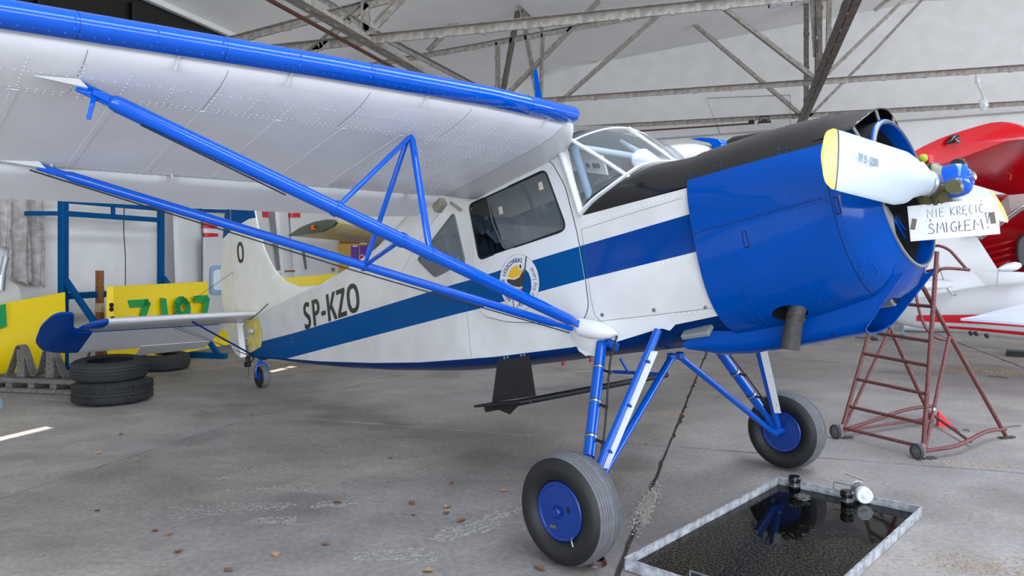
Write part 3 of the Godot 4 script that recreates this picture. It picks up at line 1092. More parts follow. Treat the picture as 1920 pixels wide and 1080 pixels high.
	blk.patch([E.call([[-0.60, 0.22], [-0.45, 0.20], [-0.2, 0.13], [0.05, 0.17], [0.28, 0.36], [0.36, 0.50], [0.20, -0.16], [-0.05, -0.17], [-0.35, -0.06], [-0.58, 0.10]]), E.call([[0.53, 0.86], [0.58, 0.82], [0.02, -0.66], [-0.42, -1.0], [-0.36, -0.92], [-0.04, -0.66]]), E.call([[0.16, 0.62], [0.22, 0.62], [0.25, 0.54], [0.20, 0.46], [0.13, 0.50]]), E.call([[-0.43, -1.0], [-0.46, -0.55], [-0.42, -0.55], [-0.40, -0.90]])], [], lay.call(0.0075), 0.08, 0.08)
	var rd := MB.new()
	rd.patch([E.call([[-0.62, 0.06], [-0.40, -0.12], [-0.1, -0.22], [0.13, -0.24], [0.0, -0.6], [-0.3, -0.62], [-0.58, -0.4], [-0.66, -0.15]])], [], lay.call(0.007), 0.08, 0.08)
	var blu := MB.new()
	blu.patch([E.call([[0.42, 0.40], [0.55, 0.25], [0.62, 0.0], [0.58, -0.3], [0.42, -0.55], [0.15, -0.62], [0.05, -0.55]])], [], lay.call(0.007), 0.08, 0.08)
	var let := MB.new()
	ring_text(let, "AEROKLUB LESZCZYŃSKI", bold, cx, cy, 0.148, 222.0, 70.0, 0.040, sgn)
	ring_text(let, "Tu Uczysz Się Latać", hand, cx, cy, -0.146, 262.0, 388.0, 0.040, sgn)
	var emo := body("emblem", [[em, M.white], [rim, M.seam], [yel, mat(Color(0.85, 0.65, 0.0), 0.4)], [blk, M.ink], [rd, mat(Color(0.72, 0.14, 0.24), 0.4)], [blu, M.stripe], [let, mat(Color(0.12, 0.24, 0.48), 0.4)]], fz)
	label_part(emo, "round white flying club emblem")
	# step: plate hung on the lower edge, foot plate and black cross tube
	var st := MB.new()
	var pl := PackedVector2Array([Vector2(-1.30, -0.50), Vector2(-1.06, -0.505), Vector2(-1.035, -0.53), Vector2(-1.03, -0.80), Vector2(-1.46, -0.815), Vector2(-1.345, -0.535)])
	st.slab(pl, 0.008, Transform3D(Basis(), Vector3(0, 0, 0.585)))
	st.box(Vector3(-1.25, -0.822, 0.655), Vector3(0.46, 0.016, 0.18), Basis(), 0.004)
	st.slab(PackedVector2Array([Vector2(-1.42, -0.83), Vector2(-1.22, -0.90), Vector2(-1.1, -0.83)]), 0.006, Transform3D(Basis(), Vector3(0, 0, 0.66)))
	var sb := MB.new()
	for q in [Vector2(-1.27, -0.525), Vector2(-1.235, -0.523), Vector2(-1.105, -0.525), Vector2(-1.075, -0.527)]:
		sb.lathe([Vector2(0.009, 0), Vector2(0.008, 0.004), Vector2(0, 0.006)], Transform3D(Basis(Vector3.RIGHT, Vector3(0, 0, 1), Vector3.UP), Vector3(q.x, q.y, 0.594)), 10)
	var stp := body("step", [[st, M.black_matt], [sb, M.steel]], ac)
	label_part(stp, "black step plate")
	var tb := MB.new()
	tb.tube([Vector3(-1.19, 0.545, 0.72), Vector3(-0.95, 0.605, -1.08)], 0.023, 12)
	tb.tube([Vector3(-1.02, 0.595, 0.60), Vector3(-0.87, 0.63, 0.62)], 0.016, 8)
	label_part(part("cross_tube", tb, ac, M.black_matt), "black cross tube under the belly")
	tb = MB.new()
	tb.tube([Vector3(-1.053, 0.68, -0.5), Vector3(-0.611, 0.709, -0.5)], 0.014, 8)
	tb.tube([Vector3(-0.948, 0.799, -0.45), Vector3(-0.905, 0.688, -0.5)], 0.012, 8)
	part("step_bar", tb, ac, M.gear_blue)
	# drains and probes below the belly
	for q in [Vector3(-1.114, 0.797, -0.3), Vector3(-1.397, 0.745, -0.3)]:
		tb = MB.new()
		var rdm := MB.new()
		tb.tube([q + Vector3(0, 0.09, 0), q], 0.007, 6)
		rdm.tube([q, q - Vector3(0, 0.028, 0)], 0.014, 8)
		label_part(part("drain", [[tb, M.white], [rdm, M.red_flat]], ac), "white drain pipe with a red cap")
	# whip aerial on the cabin roof
	var an := MB.new()
	an.loft([PackedVector3Array([Vector3(-1.20, 0.86, 0.008), Vector3(-1.08, 0.86, 0), Vector3(-1.20, 0.86, -0.008)]), PackedVector3Array([Vector3(-1.135, 1.62, 0.003), Vector3(-1.10, 1.62, 0), Vector3(-1.135, 1.62, -0.003)])])
	label_part(body("aerial", an, ac, M.slat_blue), "blue blade aerial on the roof")

func ring_text(b: MB, words: String, font: Font, cx: float, cy: float, r: float, a0: float, a1: float, size: float, sgn: float) -> void:
	for i in words.length():
		if words[i] == " ":
			continue
		var a := deg_to_rad(lerpf(a0, a1, float(i) / (words.length() - 1)))
		var up := Vector2(cos(a), sin(a)) * signf(r)
		var right := Vector2(up.y, -up.x)
		var c := Vector2(cx, cy) + Vector2(cos(a), sin(a)) * absf(r)
		b.text(words[i], font, func(p):
			var q: Vector2 = c + right * p.x * size + up * p.y * size
			return side_at(q.x, q.y, sgn, 0.0065 + p.z), 0.001)

func cabin(ac: Node3D) -> void:
	var door := round_poly(DOOR, 0.06)
	var dw := round_poly(DOORWIN, 0.045)
	var rw := round_poly(REARWIN, 0.035)
	for sgn in [1.0, -1.0]:
		var f := func(x, y): return side_at(x, y, sgn, 0.005)
		var stripe := PackedVector2Array([Vector2(-1.6, -0.158), Vector2(-0.42, -0.126), Vector2(-0.42, 0.083), Vector2(-1.6, 0.06)])
		var w := MB.new()
		var bl := MB.new()
		w.patch([door], [dw, stripe], f, 0.16, 0.16)
		bl.patch(Geometry2D.intersect_polygons(door, stripe), [], f, 0.16, 0.16)
		# return edge of the door
		var e := PackedVector2Array(door)
		e.append(door[0])
		w.grid(func(u, v):
			var q: Vector2 = e[clampi(roundi(u * (e.size() - 1)), 0, e.size() - 1)]
			return side_at(q.x, q.y, sgn, 0.005 - 0.02 * v), e.size() - 1, 1)
		var dr := body("door", [[w, M.white], [bl, M.stripe]], ac)
		var gap := MB.new()
		var gp := []
		for q in inset(door, -0.002):
			gp.append(side_at(q.x, q.y, sgn, 0.0))
		gp.append(gp[0])
		gap.tube(gp, 0.003, 4, false)
		body("door_gap", gap, dr, M.dark)
		# seal and panes of the sliding window
		var seal := MB.new()
		var sp := []
		for q in dw:
			sp.append(side_at(q.x, q.y, sgn, 0.002))
		sp.append(sp[0])
		seal.tube(sp, 0.008, 6, false)
		body("window_seal", seal, dr, M.black_matt)
		var pane := MB.new()
		pane.patch([PackedVector2Array([Vector2(-1.22, 0.60), Vector2(-0.66, 0.62), Vector2(-0.565, 0.22), Vector2(-1.12, 0.20)])], [], func(x, y): return side_at(x, y, sgn, -0.006), 0.2, 0.2)
		body("pane", pane, dr, M.glass)
		var bars := MB.new()
		bars.bar(side_at(-0.88, 0.60, sgn, -0.012), side_at(-0.77, 0.28, sgn, -0.012), 0.004, 0.028, 0.0)
		var pf := MB.new()
		pf.tube([side_at(-1.22, 0.59, sgn, -0.006), side_at(-1.20, 0.4, sgn, -0.006), side_at(-1.13, 0.215, sgn, -0.006)], 0.005, 6)
		body("window_bar", bars, dr, M.black_matt)
		body("pane_edge", pf, dr, M.dull_steel)
		for q in [Vector2(-1.10, 0.47), Vector2(-0.71, 0.535)]:
			var lt := MB.new()
			lt.box(side_at(q.x, q.y, sgn, 0.002), Vector3(0.035, 0.055, 0.008), Basis(Vector3(0, 0, 1), 0.05), 0.002)
			label_part(body("latch", lt, dr, mat(Color(0.75, 0.70, 0.64), 0.5)), "pale window latch")
		# quarter window
		var g := MB.new()
		g.patch([rw], [], func(x, y): return side_at(x, y, sgn, -0.004), 0.3, 0.3)
		body("quarter_window", g, ac, M.glass)
		var fr := MB.new()
		var fp := []
		for q in rw:
			fp.append(side_at(q.x, q.y, sgn, 0.0))
		fp.append(fp[0])
		fr.tube(fp, 0.006, 6, false)
		body("window_seal", fr, ac, mat(Color(0.45, 0.45, 0.45), 0.5))
		# windscreen posts
		var po := MB.new()
		po.tube([Vector3(-0.505, 0.745, sgn * 0.588), Vector3(-0.458, 0.52, sgn * 0.586), Vector3(-0.422, 0.28, sgn * 0.580)], 0.030, 8, true, 0.7)
		po.tube([Vector3(-0.40, 0.745, sgn * 0.588), Vector3(-0.26, 0.60, sgn * 0.525), Vector3(-0.112, 0.432, sgn * 0.452)], 0.024, 8, true, 0.6)
		body("windscreen_post", po, ac, M.white)
		po = MB.new()
		po.tube([Vector3(-0.43, 0.74, sgn * 0.545), Vector3(-0.36, 0.30, sgn * 0.53)], 0.024, 10)
		body("cabin_post", po, ac, mat(Color(0.45, 0.55, 0.63), 0.45))
		var sg := MB.new()
		sg.loft([PackedVector3Array([Vector3(-0.47, 0.72, sgn * 0.585), Vector3(-0.40, 0.735, sgn * 0.585)]), PackedVector3Array([Vector3(-0.43, 0.50, sgn * 0.58), Vector3(-0.24, 0.57, sgn * 0.515)]), PackedVector3Array([Vector3(-0.41, 0.29, sgn * 0.575), Vector3(-0.12, 0.43, sgn * 0.452)])], false, false)
		body("side_windscreen", sg, ac, M.glass)
	# windscreen
	var top := func(q: float) -> Vector3:
		return Vector3(-0.40 + 0.036 * (1 - q * q), 0.742 + 0.148 * (1.0 - pow(absf(q), 1.7)), q * 0.586)
	var bot := func(q: float) -> Vector3:
		var x := -0.112 + 0.08 * (1.0 - pow(absf(q), 1.4))
		return Vector3(x, deck_y(x, q * 0.452) + 0.006, q * 0.452)
	var ws := MB.new()
	ws.grid(func(u, v):
		var q: float = u * 2 - 1
		var a: Vector3 = bot.call(q)
		var c: Vector3 = top.call(q)
		return a.lerp(c, v) + Vector3(0.03, 0.04, 0) * sin(PI * v) * absf(q) * (1.0 - absf(q)) * 3.0, 20, 8)
	body("windscreen", ws, ac, M.glass)
	var rg := MB.new()
	rg.grid(func(u, v):
		var q: float = (u * 2 - 1) * 0.98
		var a: Vector3 = top.call(q)
		return a + Vector3(-0.5 * v, (0.175 * pow(v, 0.8)) * (1.0 - 0.6 * q * q), 0), 16, 5)
	body("roof_glass", rg, ac, M.glass)
	var base := MB.new()
	var bp := [Vector3(-0.43, 0.275, 0.58), Vector3(-0.335, 0.335, 0.566), Vector3(-0.22, 0.39, 0.525)]
	for i in 13:
		bp.append(bot.call(1.0 - i / 6.0))
	bp.append_array([Vector3(-0.22, 0.39, -0.525), Vector3(-0.335, 0.335, -0.566), Vector3(-0.43, 0.275, -0.58)])
	base.tube(smooth_path(bp, 3), 0.026, 8, true, 0.55)
	body("windscreen_base", base, ac, M.white)
	var tf := MB.new()
	var tp := []
	for i in 17:
		tp.append(top.call(1.0 - i / 8.0))
	tf.tube(tp, 0.007, 8)
	body("windscreen_top", tf, ac, mat(Color(0.72, 0.74, 0.75), 0.4))
	var cp := MB.new()
	cp.tube([top.call(0.0), (top.call(0.0) + bot.call(0.0)) * 0.5, bot.call(0.0)], 0.019, 8, true, 0.7)
	body("windscreen_post", cp, ac, M.white)
	# wing root fairing above the door, running to the leading edge
	for sgn in [1.0, -1.0]:
		var rf := MB.new()
		var secs := []
		# the wing's own section, drawn in towards the cabin corner
		for q in [[0.832, 0.0, 1.0], [0.80, 0.004, 1.0], [0.75, 0.02, 0.98], [0.70, 0.05, 0.95], [0.65, 0.095, 0.90], [0.61, 0.14, 0.84], [0.585, 0.18, 0.78], [0.55, 0.22, 0.70]]:
			var sec := PackedVector3Array()
			for c in PROF:
				var p := wing_p(c.x, c.y, 0.83, sgn)
				var x := lerpf(p.x, -1.0, q[1] * 1.22)
				var yb := under(clampf(c.x, 0.0, 0.765))
				var y: float = p.y if c.y < 0.735 and c.x > 0.03 else lerpf(0.745, p.y, q[2])
				sec.append(Vector3(x, y - 0.028 * smoothstep(0.83, 0.58, q[0]) * (1.0 if c.y < 0.75 else 0.0), sgn * q[0]))
			secs.append(sec)
		rf.loft(secs, true, true, 45.0)
		body("wing_root_fairing", rf, ac, M.white)
	# inside: tubes, floor, crumpled dark cover over the seats, panel with knobs
	var tb := MB.new()
	tb.tube([Vector3(-0.52, 0.76, 0.52), Vector3(-0.30, 0.66, -0.05), Vector3(-0.52, 0.76, -0.56)], 0.024, 10)
	tb.tube([Vector3(-0.30, 0.66, -0.05), Vector3(-0.10, 0.50, -0.05)], 0.018, 8)
	tb.tube([Vector3(-0.52, 0.86, -0.1), Vector3(-0.30, 0.66, -0.05)], 0.018, 8)
	tb.tube([Vector3(-0.52, 0.86, -0.1), Vector3(-0.20, 0.52, -0.45)], 0.014, 8)
	body("cabin_tube", tb, ac, mat(Color(0.62, 0.68, 0.72), 0.4))
	var ip := MB.new()
	ip.slab(PackedVector2Array([Vector2(-0.52, 0.26), Vector2(-0.5, 0.36), Vector2(-0.38, 0.43), Vector2(0.38, 0.43), Vector2(0.5, 0.36), Vector2(0.52, 0.26), Vector2(0.5, 0.05), Vector2(-0.5, 0.05)]), 0.02, Transform3D(Basis(Vector3(0, 0, 1), Vector3.UP, Vector3.LEFT), Vector3(-0.16, 0, 0)))
	var pn := body("instrument_panel", ip, ac, M.black)
	var wp := MB.new()
	sheet(wp, [Vector3(-0.82, 0.829, 0.15), Vector3(-0.765, 0.848, 0.15), Vector3(-0.607, 0.824, 0.15), Vector3(-0.515, 0.734, 0.15), Vector3(-0.499, 0.587, 0.15), Vector3(-0.813, 0.713, 0.15)], Vector3(0.0, 0, -0.02))
	var tan := MB.new()
	for q in [[Vector3(-0.613, 0.77, -0.2), Vector3(-0.548, 0.757, -0.2), Vector3(-0.551, 0.624, -0.2), Vector3(-0.619, 0.643, -0.2)], [Vector3(-0.539, 0.755, -0.2), Vector3(-0.492, 0.752, -0.2), Vector3(-0.491, 0.622, -0.2), Vector3(-0.543, 0.621, -0.2)]]:
		sheet(tan, q, Vector3(-0.02, 0, -0.05))
	body("seat_edge", tan, ac, mat(Color(0.48, 0.30, 0.16), 0.5))
	label_part(body("overhead_panel", wp, ac, M.white), "white panel with black knobs")
	for q in [Vector3(-0.63, 0.692, 0.16), Vector3(-0.576, 0.673, 0.16), Vector3(-0.545, 0.663, 0.16)]:
		var kb := MB.new()
		kb.lathe([Vector2(0, 0), Vector2(0.016, 0.004), Vector2(0.02, 0.016), Vector2(0.012, 0.03), Vector2(0, 0.034)], Transform3D(Basis(Vector3(0, 0, 1), Vector3(0.2, 0, 0.98), Vector3.UP), q), 12)
		body("knob", kb, pn, M.black_matt)
	var cz := noise(2.2, 4, 33)
	var cov := MB.new()
	cov.grid(func(u, v):
		var s := lerpf(-0.5, 0.5, u)
		var x := lerpf(-2.4, -0.95, v)
		var y := 0.10 + 0.40 * (1.0 - pow(absf(v - 0.25) / 0.78, 2.0)) + 0.06 * cz.get_noise_2d(s * 3, x * 3) + 0.02 * cz.get_noise_2d(s * 11, x * 11)
		return Vector3(x, minf(y, lerp_table(YU, x) - 0.04), clampf(s, -sw(x) + 0.03, sw(x) - 0.03)), 40, 50, false, 25.0)
	cov.grid(func(u, v):
		var x := lerpf(-2.30, -0.60, u)
		var lo := lerpf(-0.10, 0.50, smoothstep(-1.45, -0.62, x))
		var y := lerpf(lo, lerp_table(YU, x) - 0.05, v)
		return Vector3(x, y, -sw(x) + 0.09 + 0.035 * cz.get_noise_2d(x * 4, y * 4) + 0.012 * cz.get_noise_2d(x * 13, y * 9)), 60, 30, false, 22.0)
	cov.grid(func(u, v):
		var s := lerpf(-0.50, 0.50, u)
		var y := lerpf(-0.1, 0.66, v)
		return Vector3(-1.75 - 0.15 * v + 0.03 * cz.get_noise_2d(s * 5, y * 5), y, clampf(s, -0.55, 0.55)), 30, 24, false, 22.0)
	label_part(body("seat_cover", cov, ac, mat(Color(0.27, 0.33, 0.39), 0.25)), "crumpled dark cover over the seats")
	var fl := MB.new()
	fl.box(Vector3(-1.1, -0.44, 0), Vector3(1.6, 0.02, 0.96))
	fl.box(Vector3(-2.35, 0.1, 0), Vector3(0.02, 0.9, 0.80))
	body("cabin_floor", fl, ac, M.black_matt)
	for s in [-0.26, 0.26]:
		var seat := MB.new()
		seat.box(Vector3(-0.85, -0.12, s), Vector3(0.42, 0.14, 0.42), Basis(), 0.04)
		seat.box(Vector3(-1.05, 0.16, s), Vector3(0.12, 0.56, 0.42), Basis(Vector3(0, 0, 1), 0.2), 0.04)
		body("seat", seat, ac, mat(Color(0.13, 0.14, 0.16), 0.7))

func cowling(ac: Node3D) -> void:
	var blue := MB.new()
	var black := MB.new()
	var xs := []
	for i in 31:
		xs.append(lerpf(0.30, 1.222, i / 30.0))
	# domain: (x, phi); the black top lies between the two border curves
	var blk := PackedVector2Array()
	for x in xs:
		blk.append(Vector2(x, cowl_phi(x, lerp_table([[0.3, 0.292], [0.66, 0.279], [1.07, 0.267], [1.3, 0.25]], x))))
	var hi := []
	for q in blk:
		hi.append(Vector2(q.x, PI - q.y))
	hi.reverse()
	for q in hi:
		blk.append(q)
	var all := PackedVector2Array([Vector2(0.30, -PI / 2), Vector2(1.222, -PI / 2), Vector2(1.222, PI * 1.5), Vector2(0.30, PI * 1.5)])
	var hole := PackedVector2Array()
	for i in 20:
		var a := TAU * i / 20
		hole.append(Vector2(0.66 + 0.083 * cos(a) + 0.028 * sin(a), -1.015 - 0.067 * cos(a) + 0.138 * sin(a)))
	var scoop := PackedVector2Array([Vector2(1.02, 0.62), Vector2(1.3, 0.62), Vector2(1.3, PI - 0.62), Vector2(1.02, PI - 0.62)])
	blue.patch([all], [blk, hole, scoop], cowl_at, 0.06, 0.12)
	black.patch([blk], [scoop], cowl_at, 0.06, 0.12)
	var cw := body("cowling", [[blue, M.blue], [black, M.black]], ac)
	# rolled lip and the blue inside of the nose ring
	var X := Transform3D(Basis(Vector3.UP, Vector3.RIGHT, Vector3(0, 0, 1)), Vector3.ZERO)
	var lip := MB.new()
	lip.lathe([Vector2(0.398, 1.216), Vector2(0.396, 1.224), Vector2(0.388, 1.232), Vector2(0.378, 1.233), Vector2(0.370, 1.226), Vector2(0.367, 1.205), Vector2(0.368, 1.16)], X, 72)
	var edge := MB.new()
	edge.lathe([Vector2(0.392, 1.229), Vector2(0.386, 1.2355), Vector2(0.379, 1.2365), Vector2(0.374, 1.232)], X, 72)
	body("cowl_lip", [[lip, M.blue], [edge, M.dull_steel]], cw)
	var ins := MB.new()
	ins.lathe([Vector2(0.368, 1.16), Vector2(0.368, 1.075), Vector2(0.35, 1.07), Vector2(0, 1.06)], X, 48)
	body("baffle", ins, cw, M.dark)
	# engine: crankcase, cylinders behind blue push-rod tubes
	var eng := MB.new()
	eng.lathe([Vector2(0.20, 0.88), Vector2(0.20, 1.0), Vector2(0.17, 1.08), Vector2(0.10, 1.16), Vector2(0.085, 1.30), Vector2(0.0, 1.30)], X, 28)
	for k in 9:
		var a := TAU * k / 9 + PI / 2
		var d := Vector3(0, sin(a), cos(a))
		var prof := []
		for i in 14:
			prof.append(Vector2(0.075 if i % 2 else 0.062, 0.16 + i * 0.015))
		eng.lathe(prof, Transform3D(Basis(Vector3.RIGHT, d, Vector3.RIGHT.cross(d)), Vector3(0.95, 0, 0)), 12)
	var en := body("engine", eng, ac, mat(Color(0.035, 0.035, 0.038), 0.5, 0.4))
	for k in 9:
		var a := TAU * k / 9 + PI / 2
		var pr := MB.new()
		for o in [-0.075, 0.075]:
			pr.tube([Vector3(1.10, 0.15 * sin(a + o * 0.9), 0.15 * cos(a + o * 0.9)), Vector3(1.09, 0.352 * sin(a + o), 0.352 * cos(a + o))], 0.009, 8)
		body("pushrod_tube", pr, en, M.gear_blue)
	var ob := MB.new()
	ob.lathe([Vector2(0.0, -0.14), Vector2(0.035, -0.13), Vector2(0.05, -0.09), Vector2(0.055, 0.0), Vector2(0.04, 0.05), Vector2(0, 0.06)], Transform3D(Basis(), Vector3(1.17, -0.13, 0.26)), 16)
	body("engine_bulge", ob, en, mat(Color(0.5, 0.52, 0.50), 0.35, 0.7))
	# air scoop hood over the ring
	var hood := MB.new()
	var hoodf := func(u, v, rr):
		var ph := lerpf(0.60, PI - 0.60, u)
		var flat := 0.455 / maxf(0.80, cos(clampf(absf(ph - PI / 2) - 0.40, 0.0, 0.6)) )
		var front: float = minf(flat, 0.53) * rr
		var p0 := cowl_at(1.0, ph, 0.002)
		var p1 := Vector3(1.225 - 0.05 * absf(cos(ph)), sin(ph) * front, cos(ph) * front)
		return p0.lerp(p1, v)
	hood.grid(func(u, v): return hoodf.call(u, v, 1.0), 30, 6)
	hood.grid(func(u, v): return hoodf.call(u, v, 0.985) - Vector3(0.001, 0, 0), 30, 6)
	for e in [0.0, 1.0]:
		hood.grid(func(u, v):
			var a: Vector3 = hoodf.call(e, v, 1.0)
			var ph := lerpf(0.60, PI - 0.60, e)
			return a.lerp(Vector3(a.x, sin(ph) * 0.375, cos(ph) * 0.375), u), 2, 4)
	var hfloor := MB.new()
	hfloor.grid(func(u, v):
		var ph := lerpf(0.60, PI - 0.60, u)
		return Vector3(lerpf(1.0, 1.225, v), sin(ph) * 0.392, cos(ph) * 0.392), 30, 2)
	hfloor.grid(func(u, v):
		var ph := lerpf(0.60, PI - 0.60, u)
		var r := lerpf(0.392, 0.50, v)
		return Vector3(1.02, sin(ph) * r, cos(ph) * r), 30, 1)
	var hoodn := body("air_scoop", [[hood, M.black], [hfloor, M.dark]], cw)
	label_part(hoodn, "black air scoop over the cowl opening")
	for u in [0.02, 0.36, 0.66, 0.98]:
		var vanes := MB.new()
		var a: Vector3 = hoodf.call(u, 1.0, 0.99)
		var ph := lerpf(0.60, PI - 0.60, u)
		vanes.bar(a, Vector3(a.x + 0.0, sin(ph) * 0.39, cos(ph) * 0.39), 0.006, 0.03)
		body("divider", vanes, cw, M.dull_steel)
	var rimh := MB.new()
	var rp := []
	for i in 31:
		rp.append(hoodf.call(i / 30.0, 1.0, 0.995))
	rimh.tube(rp, 0.005, 6, false)
	body("scoop_rim", rimh, cw, M.black)
	# hump with a square end on the black top
	var hump := MB.new()
	var secs := []
	for q in [[0.385, 0.145, 0.562], [0.42, 0.15, 0.566], [0.55, 0.14, 0.543], [0.68, 0.115, 0.518], [0.80, 0.07, 0.498]]:
		var s := PackedVector3Array()
		for k in 13:
			var a := PI * k / 12
			var e := superell(cos(a), sin(a), 4.0)
			s.append(Vector3(q[0], 0.44 + (q[2] - 0.44) * e.y, e.x * q[1]))
		secs.append(s)
	hump.loft(secs, true, true, 45.0)
	body("air_outlet", hump, cw, M.black)
	# exhaust
	var ex := MB.new()
	ex.tube([Vector3(0.74, -0.40, 0.26), Vector3(0.715, -0.47, 0.325), Vector3(0.695, -0.52, 0.335), Vector3(0.66, -0.60, 0.338), Vector3(0.622, -0.70, 0.338)], [0.042, 0.046, 0.046, 0.047, 0.049], 20, false)
	ex.tube([Vector3(0.668, -0.58, 0.338), Vector3(0.622, -0.70, 0.338)], 0.043, 20, false)
	ex.tube([Vector3(0.692, -0.535, 0.335), Vector3(0.684, -0.55, 0.336)], 0.0495, 20, false)
	label_part(body("exhaust_pipe", ex, ac, M.exhaust), "dark burnt exhaust pipe")
	var well := MB.new()
	well.grid(func(u, v):
		var a: float = TAU * u
		var o := cowl_at(0.66 + 0.09 * cos(a) + 0.03 * sin(a), -1.015 - 0.07 * cos(a) + 0.145 * sin(a), -0.004)
		return o + Vector3(0, 0.10 * v, -0.08 * v), 20, 2, true)
	body("exhaust_well", well, cw, M.dark)
	# chin duct
	var chin := MB.new()
	secs = []
	for q in [[0.02, 0.40, -0.60, -0.645], [0.16, 0.35, -0.52, -0.70], [0.30, 0.285, -0.50, -0.71], [0.55, 0.245, -0.48, -0.705], [0.90, 0.235, -0.46, -0.684], [0.94, 0.232, -0.46, -0.682]]:
		var s := PackedVector3Array()
		for k in 21:
			var a := -PI * k / 20
			var e := superell(cos(a), sin(a), 5.0)
			var y: float = q[2] + (q[3] - q[2]) * -e.y
			var x: float = q[0]
			if q[0] > 0.92:
				x = lerpf(1.215, 0.935, clampf(-e.y, 0, 1))
				y = lerpf(-0.405, q[3], clampf(-e.y, 0, 1))
			elif q[0] > 0.5:
				x += 0.0
			s.append(Vector3(x, y, e.x * q[1] * (1.0 - 0.10 * clampf(-e.y, 0, 1))))
		secs.append(s)
	chin.loft(secs, false, false, 35.0)
	var ch := body("chin_duct", chin, cw, M.blue)
	var cin := MB.new()
	cin.lathe([Vector2(0.045, 0.0), Vector2(0.06, 0.02), Vector2(0.06, 0.09), Vector2(0.05, 0.1)], Transform3D(Basis(Vector3.UP, Vector3(0.9, -0.4, 0), Vector3(0, 0, 1)).orthonormalized(), Vector3(0.98, -0.50, 0.02)), 18)
	var cbk := MB.new()
	cbk.box(Vector3(0.80, -0.57, 0), Vector3(0.01, 0.2, 0.40))
	body("cooler", [[cin, M.steel], [cbk, M.navy]], ch)
	var cr := ribbon([smooth_path([secs[-1][0], secs[-1][3], secs[-1][6], secs[-1][10], secs[-1][14], secs[-1][17], secs[-1][20]], 6)], 0.006)
	body("duct_rim", cr, ch, M.blue)
	# cowl seams, latches and rivets
	var sp := []
	for sgn in [1.0, -1.0]:
		var f := func(x, ph): return cowl_at(x, ph if sgn > 0 else PI - ph, 0.0008)
		var a := []
		for i in 17:
			a.append(f.call(lerpf(0.30, 1.12, i / 16.0), cowl_phi(0.6, -0.012)))
		sp.append(a)
		a = []
		for i in 24:
			a.append(f.call(1.055, lerpf(-1.15, 0.68, i / 23.0)))
		sp.append(a)
		var hd := []
		for col in [0.325, 0.47, 0.515, 0.83, 0.87, 1.08]:
			for i in 30:
				var ph := lerpf(-1.12, 0.60, (i + 0.5) / 30)
				if absf(cowl_at(col, ph).y + 0.012) < 0.02:
					continue
				var p: Vector3 = f.call(col, ph)
				hd.append([p, Vector3(0, p.y * 0.8, p.z).normalized()])
		for i in 22:
			var p: Vector3 = f.call(lerpf(0.32, 1.04, i / 21.0), cowl_phi(0.6, 0.008))
			hd.append([p, Vector3(0, 0, sgn)])
			if i > 14 or i < 6:
				p = f.call(lerpf(0.32, 1.04, i / 21.0), cowl_phi(0.6, -0.034))
				hd.append([p, Vector3(0, 0, sgn)])
		for i in 16:
			var aa := TAU * i / 16
			var p: Vector3 = f.call(1.10 + 0.032 * cos(aa), -0.80 + 0.11 * sin(aa))
			hd.append([p, Vector3(0.3, p.y, p.z).normalized()])
		heads("rivets", hd, cw, M.blue, 0.005, 0.7)
		for q in [[0.60, -0.115], [1.075, -0.055]]:
			var lt := MB.new()
			var lo := MB.new()
			var p0: Vector3 = f.call(q[0], cowl_phi(q[0], q[1]))
			var up: Vector3 = (f.call(q[0], cowl_phi(q[0], q[1]) + 0.05) - p0).normalized()
			var out := Vector3(0.0, 0, sgn)
			var side: Vector3 = up.cross(out).normalized()
			lt.box(p0, Vector3(0.026, 0.088, 0.006), Basis(side, up, side.cross(up)), 0.002)
			lo.box(p0 + out * 0.002, Vector3(0.018, 0.078, 0.006), Basis(side, up, side.cross(up)), 0.002)
			body("latch", [[lt, M.dark], [lo, M.blue]], cw)
	for q in sp:
		body("cowl_seam", ribbon([q], 0.0018), cw, M.seam_blue)
	# belly fairing panel between the legs with its grey strip
	var bp := MB.new()
	bp.box(Vector3(0.13, -0.545, 0.40), Vector3(0.18, 0.03, 0.08), Basis(Vector3(1, 0, 0), 0.6), 0.005)
	label_part(body("grey_strip", bp, ac, mat(Color(0.50, 0.52, 0.52), 0.5)), "grey metal strip")

